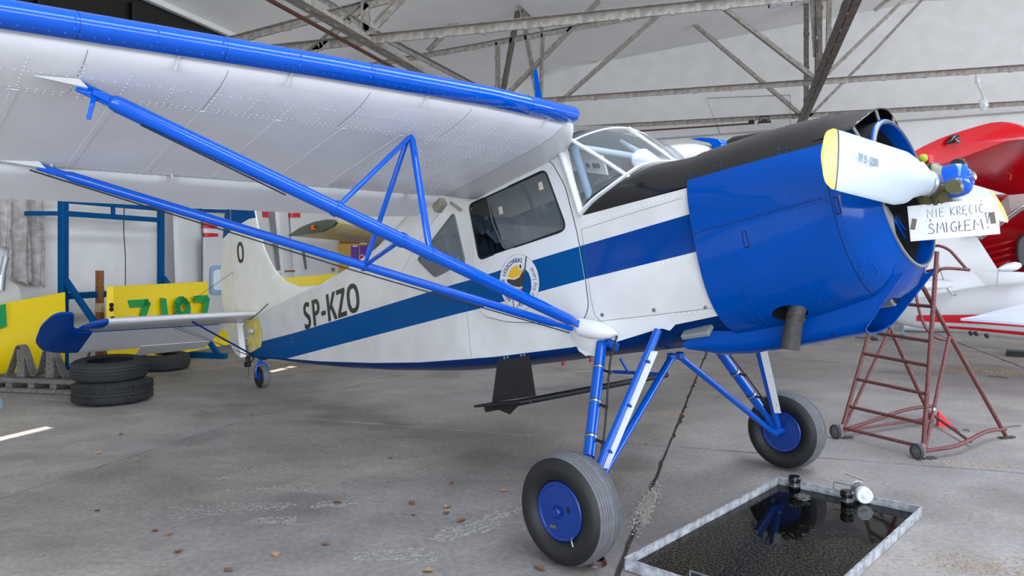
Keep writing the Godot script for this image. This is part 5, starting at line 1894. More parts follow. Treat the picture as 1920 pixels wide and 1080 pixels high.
func tail(ac: Node3D) -> void:
	# fin with its fillet, rudder, both with a blue tip
	var fin2 := PackedVector2Array([Vector2(-6.62, 0.43), Vector2(-6.68, 0.48), Vector2(-6.70, 1.1), Vector2(-6.62, 1.6), Vector2(-6.55, 2.02), Vector2(-6.35, 2.10), Vector2(-6.15, 2.06), Vector2(-6.03, 1.95), Vector2(-5.975, 1.754), Vector2(-5.93, 1.49), Vector2(-5.815, 1.2), Vector2(-5.62, 0.93), Vector2(-5.385, 0.745), Vector2(-5.09, 0.635), Vector2(-4.62, 0.565), Vector2(-4.2, 0.545), Vector2(-3.9, 0.50), Vector2(-4.2, 0.47), Vector2(-5.45, 0.45)])
	var rud := PackedVector2Array([Vector2(-6.665, 0.0), Vector2(-6.80, 0.05), Vector2(-6.92, 0.13), Vector2(-7.03, 0.317), Vector2(-7.08, 0.60), Vector2(-7.145, 0.83), Vector2(-7.12, 1.185), Vector2(-6.94, 1.578), Vector2(-6.80, 1.88), Vector2(-6.66, 2.0), Vector2(-6.565, 2.0), Vector2(-6.635, 1.6), Vector2(-6.715, 1.1), Vector2(-6.695, 0.48)])
	var bluez := PackedVector2Array([Vector2(-7.3, 1.585), Vector2(-6.93, 1.595), Vector2(-6.68, 1.625), Vector2(-6.35, 1.655), Vector2(-6.1, 1.665), Vector2(-5.8, 1.62), Vector2(-5.8, 2.3), Vector2(-7.3, 2.3)])
	var thick := func(x: float, y: float) -> float:
		var le := lerp_table([[0.4, -4.0], [0.55, -4.5], [0.63, -5.05], [0.745, -5.37], [0.93, -5.61], [1.2, -5.80], [1.49, -5.92], [1.75, -5.965], [2.1, -6.0]], y)
		var k := clampf((le - x) / 0.5, 0.0, 1.0)
		return 0.006 + 0.036 * sqrt(k) * clampf((x + 7.2) / 0.6, 0.1, 1.0)
	for q in [[fin2, "fin"], [rud, "rudder"]]:
		var w := MB.new()
		var bl := MB.new()
		for sgn in [1.0, -1.0]:
			var f := func(x, y): return Vector3(x, y, sgn * thick.call(x, y))
			w.patch([q[0]], [bluez], f, 0.12, 0.12)
			bl.patch(Geometry2D.intersect_polygons(q[0], bluez), [], f, 0.12, 0.12)
		var e: PackedVector2Array = q[0]
		w.grid(func(u, v):
			var p: Vector2 = e[roundi(u * e.size()) % e.size()]
			var t: float = thick.call(p.x, p.y)
			return Vector3(p.x, p.y, lerpf(-t, t, v)), e.size(), 2)
		var o := body(q[1], [[w, M.cream], [bl, M.stripe]], ac)
		if q[1] == "fin":
			var tx := MB.new()
			for sgn in [1.0, -1.0]:
				tx.text("O", bold, func(p): return Vector3(-6.395 + p.x * 0.29 * sgn, 1.29 + p.y * 0.37, sgn * (0.0445 + p.z)), 0.002)
			body("lettering", tx, o, M.ink)
			var hd := []
			for i in 8:
				for dx in [-5.52, -5.44]:
					hd.append([Vector3(dx, 0.50 + i * 0.045, 0.044), Vector3(0, 0, 1)])
			heads("rivets", hd, o, M.rivet_white, 0.005)
	# end of the fuselage: yellowed sheet with a small lamp
	var ye := MB.new()
	ye.patch([PackedVector2Array([Vector2(-6.39, 0.02), Vector2(-6.0, 0.06), Vector2(-5.93, 0.12), Vector2(-5.92, 0.3), Vector2(-6.0, 0.42), Vector2(-6.39, 0.42)])], [], func(x, y): return side_at(x, y, 1.0, 0.003), 0.1, 0.1)
	label_part(body("tail_panel", ye, ac, worn(Color(0.80, 0.70, 0.20), Color(0.86, 0.82, 0.68), 1.2, 0.35, 0.0, 31)), "yellowed panel at the tail end")
	var lp := MB.new()
	lp.lathe([Vector2(0, -0.06), Vector2(0.03, -0.045), Vector2(0.035, 0.0), Vector2(0.025, 0.04), Vector2(0, 0.06)], Transform3D(Basis(Vector3.UP, Vector3.RIGHT, Vector3(0, 0, 1)), Vector3(-6.17, 0.27, 0.10)), 16)
	body("tail_lamp", lp, ac, mat(Color(0.70, 0.70, 0.68), 0.3))
	for sgn in [1.0, -1.0]:
		# tailplane
		var tp := MB.new()
		var secs := []
		for q in [[0.05, 1.0, 0.0], [0.6, 1.0, 0.0], [1.2, 1.0, 0.0], [1.50, 1.0, 0.0], [1.68, 0.9, 0.0], [1.78, 0.7, -0.14], [1.83, 0.4, -0.30]]:
			var sec := PackedVector3Array()
			var le: float = -6.09 + q[2]
			for c in [Vector2(0, 0.478), Vector2(0.02, 0.500), Vector2(0.10, 0.522), Vector2(0.3, 0.53), Vector2(0.7, 0.52), Vector2(1.0, 0.49), Vector2(1.0, 0.45), Vector2(0.7, 0.435), Vector2(0.3, 0.433), Vector2(0.10, 0.442), Vector2(0.02, 0.460)]:
				sec.append(Vector3(lerpf(le, -6.73, c.x), 0.478 + (c.y - 0.478) * q[1], q[0] * sgn))
			secs.append(sec)
		tp.loft(secs.slice(0, 5), true, true, 35.0)
		var tip := MB.new()
		tip.loft(secs.slice(4, 7), true, true, 35.0)
		var to := body("tailplane", [[tp, M.white], [tip, M.blue]], ac)
		# elevator hanging down
		var hx := -6.745
		var hy := 0.468
		var ep := func(c: float, s: float, t: float) -> Vector3:   # c runs back from the hinge, t up from the middle
			return Vector3(hx - c * 0.955 + t * 0.297, hy - c * 0.297 - t * 0.955 * -1.0, s * sgn)
		var eo := round_poly([Vector2(0.0, 0.14), Vector2(0.60, 0.14), Vector2(0.64, 0.2), Vector2(0.57, 0.9), Vector2(0.63, 1.15), Vector2(0.61, 1.68), Vector2(0.56, 1.9), Vector2(0.44, 2.08), Vector2(0.2, 2.19), Vector2(-0.2, 2.205), Vector2(-0.44, 2.15), Vector2(-0.50, 2.08), Vector2(-0.47, 1.95), Vector2(0.0, 1.86)], 0.09, 5)
		var eb := PackedVector2Array([Vector2(-1, 1.66), Vector2(0.05, 1.67), Vector2(1, 1.70), Vector2(1, 3), Vector2(-1, 3)])
		var th := func(c: float, s: float) -> float:
			return 0.006 + 0.020 * sqrt(clampf((0.62 - c) / 0.62, 0.0, 1.0)) * clampf((2.21 - s) / 0.15, 0.15, 1.0) * clampf((c + 0.5) / 0.2, 0.3, 1.0)
		var w := MB.new()
		var bl := MB.new()
		for k in [1.0, -1.0]:
			var f := func(c, s): return ep.call(c, s, k * th.call(c, s))
			w.patch([eo], [eb], f, 0.12, 0.12)
			bl.patch(Geometry2D.intersect_polygons(eo, eb), [], f, 0.12, 0.12)
		for i in eo.size():
			var p: Vector2 = eo[i]
			var q: Vector2 = eo[(i + 1) % eo.size()]
			(w if p.y < 1.68 and q.y < 1.72 else bl).loft([PackedVector3Array([ep.call(p.x, p.y, -th.call(p.x, p.y)), ep.call(p.x, p.y, th.call(p.x, p.y))]), PackedVector3Array([ep.call(q.x, q.y, -th.call(q.x, q.y)), ep.call(q.x, q.y, th.call(q.x, q.y))])], false, false)
		var el := body("elevator", [[w, M.white_cloth], [bl, M.blue]], ac)
		var tab := MB.new()
		tab.loft([PackedVector3Array([ep.call(0.50, 0.17, -0.035), ep.call(0.70, 0.17, -0.04), ep.call(0.50, 0.17, -0.022)]), PackedVector3Array([ep.call(0.50, 1.02, -0.035), ep.call(0.78, 1.02, -0.04), ep.call(0.50, 1.02, -0.022)])])
		body("trim_tab", tab, el, M.white)
		var ts := MB.new()
		ts.tube([Vector3(-6.20, 0.435, 0.78 * sgn), Vector3(-6.26, -0.02, 0.05 * sgn)], 0.014, 10, true, 0.7)
		body("tail_strut", ts, ac, M.navy)
		for q in [[0.004, [Vector3(-6.65, 0.44, 0.85 * sgn), Vector3(-6.30, -0.03, 0.04 * sgn)]], [0.003, [Vector3(-6.60, 0.44, 0.80 * sgn), Vector3(-6.28, -0.05, 0.04 * sgn)]], [0.003, [Vector3(-6.66, 1.10, 0.04 * sgn), Vector3(-6.5, 0.53, 0.95 * sgn)]], [0.006, [Vector3(-5.60, 0.52, 0.13 * sgn), Vector3(-5.95, 0.44, 0.12 * sgn), Vector3(-6.2, 0.42, 0.10 * sgn)]]]:
			var w3 := MB.new()
			w3.tube(q[1], q[0], 5)
			body("bracing_wire", w3, ac, M.ink)
	# tail wheel in its fork
	var tw := Vector3(-6.015, 0.135, 0.0)
	wheel(ac, tw, 0.135, 0.105, 1.0, false)
	var fk := MB.new()
	fk.tube([Vector3(-6.10, 0.40, 0), Vector3(-6.06, 0.315, 0), Vector3(-6.045, 0.29, 0)], 0.025, 12)
	for s in [1.0, -1.0]:
		fk.tube(smooth_path([Vector3(-6.045, 0.295, 0), Vector3(-6.03, 0.285, 0.05 * s), Vector3(-6.02, 0.24, 0.075 * s), tw + Vector3(0, 0.0, 0.075 * s)], 4), 0.014, 10)
	fk.tube([tw + Vector3(0, 0, -0.085), tw + Vector3(0, 0, 0.085)], 0.011, 10)
	part("tail_fork", fk, ac, M.gear_blue)
	var bk := MB.new()
	bk.bar(Vector3(-6.35, 0.37, 0), Vector3(-5.92, 0.355, 0), 0.05, 0.02, 0.004)
	bk.box(Vector3(-6.36, 0.31, 0.02), Vector3(0.05, 0.09, 0.05), Basis(Vector3(0, 0, 1), 0.2), 0.01)
	bk.lathe([Vector2(0, -0.03), Vector2(0.035, -0.03), Vector2(0.035, 0.03), Vector2(0, 0.03)], Transform3D(Basis(Vector3.RIGHT, Vector3(0, 0, 1), Vector3.UP), Vector3(-6.37, 0.25, 0.02)), 14)
	bk.tube([Vector3(-6.34, 0.27, 0), Vector3(-6.22, 0.35, 0)], 0.008, 6)
	bk.tube(smooth_path([Vector3(-6.35, 0.22, 0.02), Vector3(-6.33, 0.15, 0.02), Vector3(-6.35, 0.10, 0.03), Vector3(-6.34, 0.06, 0.02)], 4), 0.003, 5)
	part("tow_hook", bk, ac, M.black_matt)

func sign_board() -> void:
	# hand-lettered card hung from the propeller hub
	var a := Vector3(0.78, 1.82, -4.087)
	var b := Vector3(1.145, 1.851, -4.004)
	var d := Vector3(0.796, 1.644, -4.092)
	var c := (a + b) * 0.5
	var x := (b - a)
	var y := (a - d)
	var z := x.cross(y).normalized()
	y = z.cross(x).normalized() * y.length()
	var o := thing("warning_card", "white card with hand-written black capitals hanging from the propeller hub", "sign", c)
	var w := x.length()
	var h := y.length()
	var bs := Basis(x.normalized(), y.normalized(), z)
	var bd := MB.new()
	bd.box(bs * Vector3(0, -h / 2, 0), Vector3(w, h, 0.004), bs, 0.001)
	part("board", bd, o, worn(Color(0.84, 0.84, 0.84), Color(0.90, 0.90, 0.90), 4.0, 0.5, 0.0, 34))
	for q in [[-0.445, -0.52, -0.25], [0.435, -0.55, 0.05]]:
		var tp := MB.new()
		tp.box(bs * Vector3(q[0] * w, (q[1]) * h, 0.003), Vector3(0.022, 0.055, 0.001), bs * Basis(Vector3(0, 0, 1), q[2]))
		label_part(part("tape", tp, o, worn(Color(0.28, 0.24, 0.20), Color(0.55, 0.52, 0.48), 40.0, 0.6, 0.0, 35)), "brown scuffed tape")
	var ink := MB.new()
	var put := func(pts: Array, cx: float, cy: float, sx: float, sy: float, r: float):
		var l := []
		for q in pts:
			l.append(bs * Vector3((cx + q[0] * sx - 0.5) * w, (-1.0 + cy + q[1] * sy) * h, 0.003))
		ink.tube(l, r, 5)
	var G := {
		"N": [[[0, 0], [0.05, 1], [0.85, 0], [0.85, 1]]], "I": [[[0.1, 0], [0.12, 1]]], "E": [[[0.8, 0.02], [0.05, 0], [0.1, 1], [0.85, 1.02]], [[0.08, 0.52], [0.7, 0.55]]],
		"K": [[[0.05, 0], [0.1, 1]], [[0.8, 1], [0.1, 0.45], [0.75, 0]]], "R": [[[0.05, 0], [0.08, 1], [0.5, 1], [0.72, 0.8], [0.6, 0.55], [0.1, 0.5], [0.8, 0]]],
		"Ę": [[[0.8, 0.02], [0.05, 0], [0.1, 1], [0.85, 1.02]], [[0.08, 0.52], [0.7, 0.55]], [[0.7, 0], [0.6, -0.2], [0.75, -0.25]]],
		"C": [[[0.75, 0.9], [0.5, 1], [0.2, 0.85], [0.05, 0.5], [0.15, 0.12], [0.45, 0], [0.78, 0.08]]], "Ć": [[[0.75, 0.9], [0.5, 1], [0.2, 0.85], [0.05, 0.5], [0.15, 0.12], [0.45, 0], [0.78, 0.08]], [[0.5, 1.3], [0.6, 1.5]]],
		"Ś": [[[0.8, 0.85], [0.5, 1], [0.2, 0.85], [0.25, 0.6], [0.75, 0.4], [0.8, 0.15], [0.5, 0], [0.0, 0.08]], [[0.4, 1.2], [0.45, 1.45]]],
		"M": [[[0, 0], [0.15, 1], [0.5, 0.4], [0.85, 1], [1.0, 0]]], "G": [[[0.85, 0.85], [0.6, 1], [0.25, 0.85], [0.05, 0.45], [0.25, 0.05], [0.6, 0], [0.85, 0.15], [0.9, 0.45], [0.55, 0.43]]],
		"Ł": [[[0.2, 1], [0.05, 0.02], [0.8, 0.05]], [[-0.05, 0.3], [0.55, 0.6]]], "!": [[[0.1, 1], [0.25, 0.3], [0.6, 1], [0.1, 1]], [[0.22, 0.04], [0.26, 0.08]]]}
	put.call([[0.1, 1], [0.25, 0.28], [0.62, 1], [0.1, 1]], 0.855, 0.18, 0.085, 0.42, 0.0019)
	put.call([[0.22, 0.02], [0.27, 0.07], [0.22, 0.07]], 0.855, 0.18, 0.085, 0.42, 0.0026)
	var line := func(list: Array, cy: float, sy: float, r: float):
		for q in list:
			for st in G[q[0]]:
				put.call(st, q[1], cy, q[2], sy, r)
	line.call([["N", 0.225, 0.07], ["I", 0.32, 0.06], ["E", 0.36, 0.06], ["K", 0.485, 0.065], ["R", 0.555, 0.06], ["Ę", 0.62, 0.06], ["C", 0.69, 0.055], ["I", 0.762, 0.05], ["Ć", 0.80, 0.055]], 0.62, 0.23, 0.0012)
	line.call([["Ś", 0.215, 0.085], ["M", 0.315, 0.085], ["I", 0.42, 0.06], ["G", 0.47, 0.075], ["Ł", 0.56, 0.06], ["E", 0.625, 0.085], ["M", 0.725, 0.10]], 0.17, 0.28, 0.0018)
	part("lettering", ink, o, mat(Color(0.09, 0.10, 0.20), 0.6))
	var wr := MB.new()
	var hub := Vector3(0.981, 1.913, -4.151) - c
	wr.tube([hub, bs * Vector3(-0.004, -0.005, 0)], 0.0016, 5)
	wr.tube([hub + Vector3(0.008, 0, 0), bs * Vector3(0.006, -0.005, 0)], 0.0016, 5)
	part("wire", wr, o, M.steel)

# ---------------------------------------------------------------- along the left wall
# a slab whose face follows four or more points, thickness pushed along off
func sheet(b: MB, pts: Array, off: Vector3) -> void:
	var a := PackedVector3Array(pts)
	var c := PackedVector3Array()
	for q in pts:
		c.append(q + off)
	b.loft([a, c], true, true, 20.0)

func tyre(at: Vector3, r: float, h: float, label: String, lean := Vector3.UP, blocks := false) -> void:
	var o := thing("tyre", label, "tyre", at, 0, "old tyres on the floor by the left wall")
	var y := lean.normalized()
	var x := y.cross(Vector3(0.2, 0.1, 0.9)).normalized()
	var X := Transform3D(Basis(x, y, x.cross(y)), y * h * 0.5)
	var b := MB.new()
	var t := h / 2
	var pr := [Vector2(r * 0.60, -t * 0.80), Vector2(r * 0.66, -t * 0.93), Vector2(r * 0.78, -t), Vector2(r * 0.90, -t * 0.88), Vector2(r * 0.965, -t * 0.70)]
	for g in [-0.45, -0.15, 0.15, 0.45]:
		pr.append_array([Vector2(r * (1.0 - absf(g) * 0.03), t * (g - 0.06)), Vector2(r * 0.972, t * (g - 0.035)), Vector2(r * 0.972, t * (g + 0.035)), Vector2(r * (1.0 - absf(g) * 0.03), t * (g + 0.06))])
	pr.append_array([Vector2(r * 0.965, t * 0.70), Vector2(r * 0.90, t * 0.88), Vector2(r * 0.78, t), Vector2(r * 0.66, t * 0.93), Vector2(r * 0.60, t * 0.80), Vector2(r * 0.63, t * 0.66), Vector2(r * 0.88, t * 0.5), Vector2(r * 0.90, 0), Vector2(r * 0.88, -t * 0.5), Vector2(r * 0.63, -t * 0.66), Vector2(r * 0.60, -t * 0.80)])
	b.lathe(pr, X, 56, 28.0)
	part("carcass", b, o, M.tyre_old)
	if blocks:
		var k := MB.new()
		for i in 96:
			var a := TAU * i / 96
			for s in [-1.0, 1.0]:
				k.box(X * Vector3(cos(a + s * 0.02) * r * 0.995, s * t * 0.40, sin(a + s * 0.02) * r * 0.995), Vector3(0.016, t * 0.62, r * 0.035), X.basis * Basis(Vector3.UP, -a) * Basis(Vector3.RIGHT, s * 0.5))
		var ko := part("tread_blocks", k, o, M.tyre_old)
		ko.set_meta("kind", "stuff")

func left_side() -> void:
	# blue steel frame
	var fr := thing("steel_frame", "tall blue steel frame of square tubes standing against the left wall", "frame")
	var bm = M.frame_blue
	var put := func(called: String, a: Vector3, b: Vector3, w: float):
		var m := MB.new()
		m.bar(a, b, w, w, 0.006)
		part(called, m, fr, bm)
	put.call("post", Vector3(-9.0, 0, -7.78), Vector3(-9.0, 2.50, -7.78), 0.10)
	put.call("post", Vector3(-9.0, 0, -9.56), Vector3(-9.0, 2.42, -9.56), 0.085)
	put.call("post", Vector3(-9.0, 0, -11.85), Vector3(-9.0, 2.50, -11.85), 0.06)
	put.call("beam", Vector3(-9.0, 2.38, -7.8), Vector3(-9.0, 2.38, -9.6), 0.07)
	put.call("beam", Vector3(-9.12, 2.46, -7.8), Vector3(-9.12, 2.44, -9.6), 0.06)
	put.call("beam", Vector3(-9.0, 2.38, -9.6), Vector3(-9.0, 2.47, -11.85), 0.06)
	put.call("beam", Vector3(-9.0, 2.20, -7.8), Vector3(-9.0, 2.20, -9.56), 0.075)
	put.call("beam", Vector3(-9.5, 2.20, -7.62), Vector3(-8.98, 2.20, -7.78), 0.06)
	put.call("strut", Vector3(-9.0, 2.20, -8.62), Vector3(-9.0, 2.38, -8.62), 0.05)
	put.call("beam", Vector3(-9.0, 1.05, -7.8), Vector3(-9.0, 1.05, -9.56), 0.09)
	for z in [-7.78, -9.56]:
		put.call("brace", Vector3(-8.96, 1.28, z), Vector3(-7.92, 0.08, z - 0.03), 0.07)
		put.call("foot", Vector3(-9.0, 0.045, z), Vector3(-7.76, 0.045, z - 0.04), 0.085)
	# yellow wing section on the far left
	var b := MB.new()
	var rows := [[Vector2(122, 548), Vector2(8, 569), -8.98], [Vector2(123, 600), Vector2(5, 612), -8.86], [Vector2(122, 628), Vector2(4, 640), -8.80], [Vector2(122, 670), Vector2(2, 690), -8.82], [Vector2(121, 692), Vector2(0, 716), -8.92], [Vector2(119, 700), Vector2(-2, 727), -9.02]]
	var yw := thing("wing_section", "yellow wing section with a rounded lower edge at the left edge of the picture", "wing", Vector3.ZERO, 0, "")
	var pr := [Vector3(-8.76, 1.117, -7.601), Vector3(-8.64, 0.752, -7.505), Vector3(-8.58, 0.56, -7.444), Vector3(-8.6, 0.26, -7.462), Vector3(-8.7, 0.088, -7.541), Vector3(-8.8, 0.016, -7.611)]
	var pl := [Vector3(-8.76, 0.954, -6.24), Vector3(-8.64, 0.714, -6.094), Vector3(-8.58, 0.549, -6.052), Vector3(-8.6, 0.184, -6.036), Vector3(-8.7, 0.008, -6.106), Vector3(-8.8, -0.085, -6.177)]
	var back_r := []
	var s0 := PackedVector3Array()
	var s1 := PackedVector3Array()
	for i in 6:
		s0.append(pr[i]); s1.append(pl[i])
	s0.append(pr[5] + Vector3(-0.1, 0.03, 0)); s1.append(pl[5] + Vector3(-0.1, 0.03, 0))
	s0.append(pr[2] + Vector3(-0.16, 0, 0)); s1.append(pl[2] + Vector3(-0.16, 0, 0))
	s0.append(pr[0] + Vector3(-0.03, 0, 0)); s1.append(pl[0] + Vector3(-0.03, 0, 0))
	b.loft([s0, s1], true, true, 40.0)
	part("skin", b, yw, M.yellow)
	b = MB.new()
	sheet(b, [Vector3(-8.68, 1.01, -6.706), Vector3(-8.61, 0.739, -6.666), Vector3(-8.58, 0.659, -6.172), Vector3(-8.66, 0.944, -6.23)], Vector3(-0.03, 0, 0))
	label_part(part("letter", b, yw, M.green), "green painted block")
	# yellow panel with green figures
	var zp := thing("wing_section", "yellow wing section with green figures leaning behind the tailplane", "wing")
	b = MB.new()
	var zf := [Vector3(-8.25, 1.191, -7.911), Vector3(-8.35, 1.201, -9.884), Vector3(-8.2, 0.661, -9.682), Vector3(-8.25, 0.25, -10.36), Vector3(-8.3, 0.127, -10.396), Vector3(-8.02, 0.142, -7.778), Vector3(-7.98, 0.474, -7.643)]
	sheet(b, zf, Vector3(-0.10, 0.0, 0.02))
	part("skin", b, zp, M.yellow)
	b = MB.new()
	sheet(b, [Vector3(-8.26, 1.183, -7.921), Vector3(-8.15, 0.744, -7.754), Vector3(-8.12, 0.391, -7.708), Vector3(-8.14, 0.151, -7.779), Vector3(-8.03, 0.142, -7.779), Vector3(-8, 0.612, -7.68)], Vector3(-0.05, 0, 0.0))
	part("edge_rib", b, zp, M.yellow)
	for q in [Vector3(-8.06, 0.894, -7.694), Vector3(-8.04, 0.773, -7.692), Vector3(-8.06, 0.951, -7.694)]:
		b = MB.new()
		b.lathe([Vector2(0, 0.012), Vector2(0.03, 0.01), Vector2(0.03, -0.01)], Transform3D(Basis(Vector3(0, 1, 0), Vector3(1, 0, 0), Vector3(0, 0, 1)), q), 12)
		part("rib_hole", b, zp, M.dark)
	var o0 := Vector3(-8.2, 0.969, -8.108)
	var o1 := Vector3(-8.24, 0.968, -9.693)
	var o2 := Vector3(-8.02, 0.437, -7.985)
	var ex := (o1 - o0)
	var ey := (o0 - o2)
	var en := ex.cross(ey).normalized()
	if en.x < 0: en = -en
	var glyph := func(pts: Array, closed: bool):
		var g := MB.new()
		var l := []
		for q in pts:
			l.append(o2 + ex * q[0] + ey * q[1] + en * 0.006)
		for i in l.size() - 1:
			var d: Vector3 = (l[i + 1] - l[i]).normalized()
			g.bar(l[i] - d * 0.03, l[i + 1] + d * 0.03, 0.11, 0.006, 0.0, en)
		part("figure", g, zp, M.green)
	glyph.call([[0.02, 0.94], [0.22, 0.94], [0.05, 0.10]], false)
	glyph.call([[0.42, 0.98], [0.43, 0.25], [0.36, 0.05]], false)
	var eight := []
	for i in 15:
		var a := TAU * i / 14
		eight.append([0.66 + 0.072 * cos(a), 0.73 + 0.22 * sin(a)])
	glyph.call(eight, true)
	eight = []
	for i in 15:
		var a := TAU * i / 14
		eight.append([0.66 + 0.085 * cos(a), 0.26 + 0.24 * sin(a)])
	glyph.call(eight, true)
	glyph.call([[0.85, 0.94], [1.02, 0.94], [0.90, 0.10]], false)
	# tyres
	tyre(Vector3(-6.62, 0, -6.34), 0.395, 0.25, "lower tyre of the stack of two, with an angled block tread", Vector3.UP, true)
	tyre(Vector3(-6.66, 0.25, -6.34), 0.385, 0.22, "upper tyre of the stack of two, with three straight grooves", Vector3(0.03, 1, 0.03))
	tyre(Vector3(-7.89, 0.0, -8.42), 0.36, 0.23, "single grooved tyre under the yellow panel with green figures", Vector3(0.0, 1, 0.0))
	# timber post
	var wp := thing("timber_post", "upright brown timber post wrapped with tape beside the blue frame", "post", Vector3(-8.95, 0.119, -8.336) * Vector3(1, 0, 1))
	b = MB.new()
	b.box(Vector3(0, 0.70, 0), Vector3(0.10, 1.40, 0.07), Basis(), 0.006)
	part("timber", b, wp, M.wood)
	b = MB.new()
	b.box(Vector3(0, 0.86, 0), Vector3(0.108, 0.13, 0.078), Basis(), 0.004)
	part("tape", b, wp, mat(Color(0.78, 0.68, 0.55), 0.4))
	for q in [[-0.18, 0.4], [0.22, -0.4], [0.40, -0.5]]:
		b = MB.new()
		b.bar(Vector3(q[0], 0, 0.1), Vector3(q[0] * 0.4, 0.45, 0.0), 0.06, 0.03, 0.004)
		part("prop", b, wp, M.wood)
	# grey pallet with a zigzag cradle on it
	var pt := thing("pallet", "low grey slatted pallet under the yellow wing section", "pallet", Vector3(-7.95, 0, -6.72))
	var dirx := Vector3(1, 0, -0.12).normalized()
	var dirz := Vector3(0.12, 0, 1).normalized()
	for k in 3:
		b = MB.new()
		b.bar(dirx * -0.75 + dirz * (0.27 - k * 0.27) + Vector3(0, 0.03, 0), dirx * 0.62 + dirz * (0.27 - k * 0.27) + Vector3(0, 0.03, 0), 0.10, 0.05, 0.004)
		part("board", b, pt, M.grey_wood)
		b = MB.new()
		b.bar(dirx * -0.75 + dirz * (0.27 - k * 0.27) + Vector3(0, 0.145, 0), dirx * 0.62 + dirz * (0.27 - k * 0.27) + Vector3(0, 0.145, 0), 0.12, 0.05, 0.004)
		part("board", b, pt, M.grey_wood)
	for k in 5:
		b = MB.new()
		b.box(dirx * (-0.6 + k * 0.3) + Vector3(0, 0.088, 0), Vector3(0.09, 0.064, 0.62), Basis(dirx, Vector3.UP, dirz), 0.004)
		part("block", b, pt, M.grey_wood)
	var zc := thing("cradle", "grey zigzag strap cradle with two upright stubs standing on the pallet", "cradle", Vector3(-7.95, 0.17, -6.72))
	b = MB.new()
	var zz := []
	for q in [[-0.38, 0.02], [-0.30, 0.22], [-0.24, 0.36], [-0.19, 0.37], [-0.14, 0.30], [-0.05, 0.06], [-0.01, 0.03], [0.05, 0.08], [0.12, 0.30], [0.17, 0.36], [0.24, 0.34], [0.34, 0.12], [0.40, 0.02]]:
		zz.append(dirx * q[0] + Vector3(0, q[1], 0) + dirz * 0.22)
	zz = smooth_path(zz, 3)
	for i in zz.size() - 1:
		b.bar(zz[i], zz[i + 1] + (zz[i + 1] - zz[i]) * 0.1, 0.10, 0.012, 0.0, Vector3(0, 0.001, 0) + dirx.cross(dirz))
	part("strap", b, zc, M.grey_wood)
	for s in [-0.21, 0.19]:
		b = MB.new()
		b.box(dirx * s + Vector3(0, 0.17, 0) + dirz * 0.20, Vector3(0.11, 0.34, 0.09), Basis(dirx, Vector3.UP, dirz), 0.01)
		part("stub", b, zc, M.grey_wood)
	b = MB.new()
	b.box(Vector3(0, 0.008, 0), Vector3(0.20, 0.016, 0.14), Basis(Vector3.UP, 0.4), 0.003)
	single("wood_offcut", b, M.wood, Vector3(-7.505, 0, -7.7), "small flat wood offcut on the floor beside the stacked tyres", "wood")
	# grey cloth on the wall
	var cz := noise(1.0, 3, 51)
	for q in [[-7.46, -7.95, 1.17, 3.2, "long grey stained cloth hanging on the white wall at the left"], [-7.02, -7.44, 1.72, 3.2, "shorter pale cloth hanging beside the long grey cloth"]]:
		b = MB.new()
		var w := []
		b.grid(func(u, v):
			var z: float = lerpf(q[0], q[1], u) - 0.05 * v * (u - 0.5)
			var y := lerpf(q[3], q[2] + 0.12 * (1 - u) + 0.05 * cz.get_noise_1d(u * 4), v)
			var fold: float = 0.04 * sin(u * 13.0 + 2.0 * cz.get_noise_1d(u * 3.0 + 5.0) + 1.5 * sin(v * 2.5)) * (0.4 + 0.6 * v) + 0.03 * cz.get_noise_2d(u * 5, v * 2)
			return Vector3(WL + 0.10 + fold, y, z), 60, 24, false, 60.0)
		b.grid(func(u, v):
			var z: float = lerpf(q[0], q[1], u) - 0.05 * v * (u - 0.5)
			var y := lerpf(q[3], q[2] + 0.12 * (1 - u) + 0.05 * cz.get_noise_1d(u * 4), v)
			var fold: float = 0.04 * sin(u * 13.0 + 2.0 * cz.get_noise_1d(u * 3.0 + 5.0) + 1.5 * sin(v * 2.5)) * (0.4 + 0.6 * v) + 0.03 * cz.get_noise_2d(u * 5, v * 2)
			return Vector3(WL + 0.096 + fold, y, z), 60, 24, false, 60.0)
		single("cloth", b, worn(Color(0.58, 0.55, 0.53), Color(0.76, 0.74, 0.73), 1.2, 0.9, 0.0, 52), Vector3.ZERO, q[4], "cloth")
	# white glider part and silver strut
	var gp := thing("glider_part", "white glider cover with slanted corners at the left edge of the picture", "glider part")
	b = MB.new()
	var g0 := PackedVector3Array([Vector3(-9.1, 1.277, -6.678), Vector3(-9.1, 1.25, -7.139), Vector3(-9.1, 1.185, -7.213), Vector3(-9.1, 0.936, -7.258), Vector3(-9.1, 0.479, -7.243), Vector3(-9.1, 0.472, -6.678)])
	var g1 := PackedVector3Array()
	for q in g0:
		g1.append(q + Vector3(-0.42, 0.05, -0.25))
	b.loft([g0, g1], true, true, 30.0)
	part("shell", b, gp, M.white)
	b = MB.new()
	b.tube([Vector3(-9.05, 1.162, -6.921), Vector3(-9.05, 1.366, -6.942)], 0.045, 12)
	b.tube([Vector3(-9.05, 1.366, -6.942), Vector3(-9.05, 1.591, -6.992)], 0.038, 12)
	b.tube([Vector3(-9.05, 1.591, -6.992), Vector3(-9.05, 1.653, -6.999)], 0.012, 8)
	single("gas_strut", b, M.steel, Vector3.ZERO, "silver telescopic strut standing on the white glider part", "strut")
	# wings stood on edge against the wall
	var lab := ["broad white glider wing stood on edge just right of the blue frame", "white glider wing with two red bands near the fin tip", "rounded white glider wing with a red tip just right of the fin", "narrow white glider wing between two others behind the fin", "broad white glider wing with a red tip under the green wing tip"]
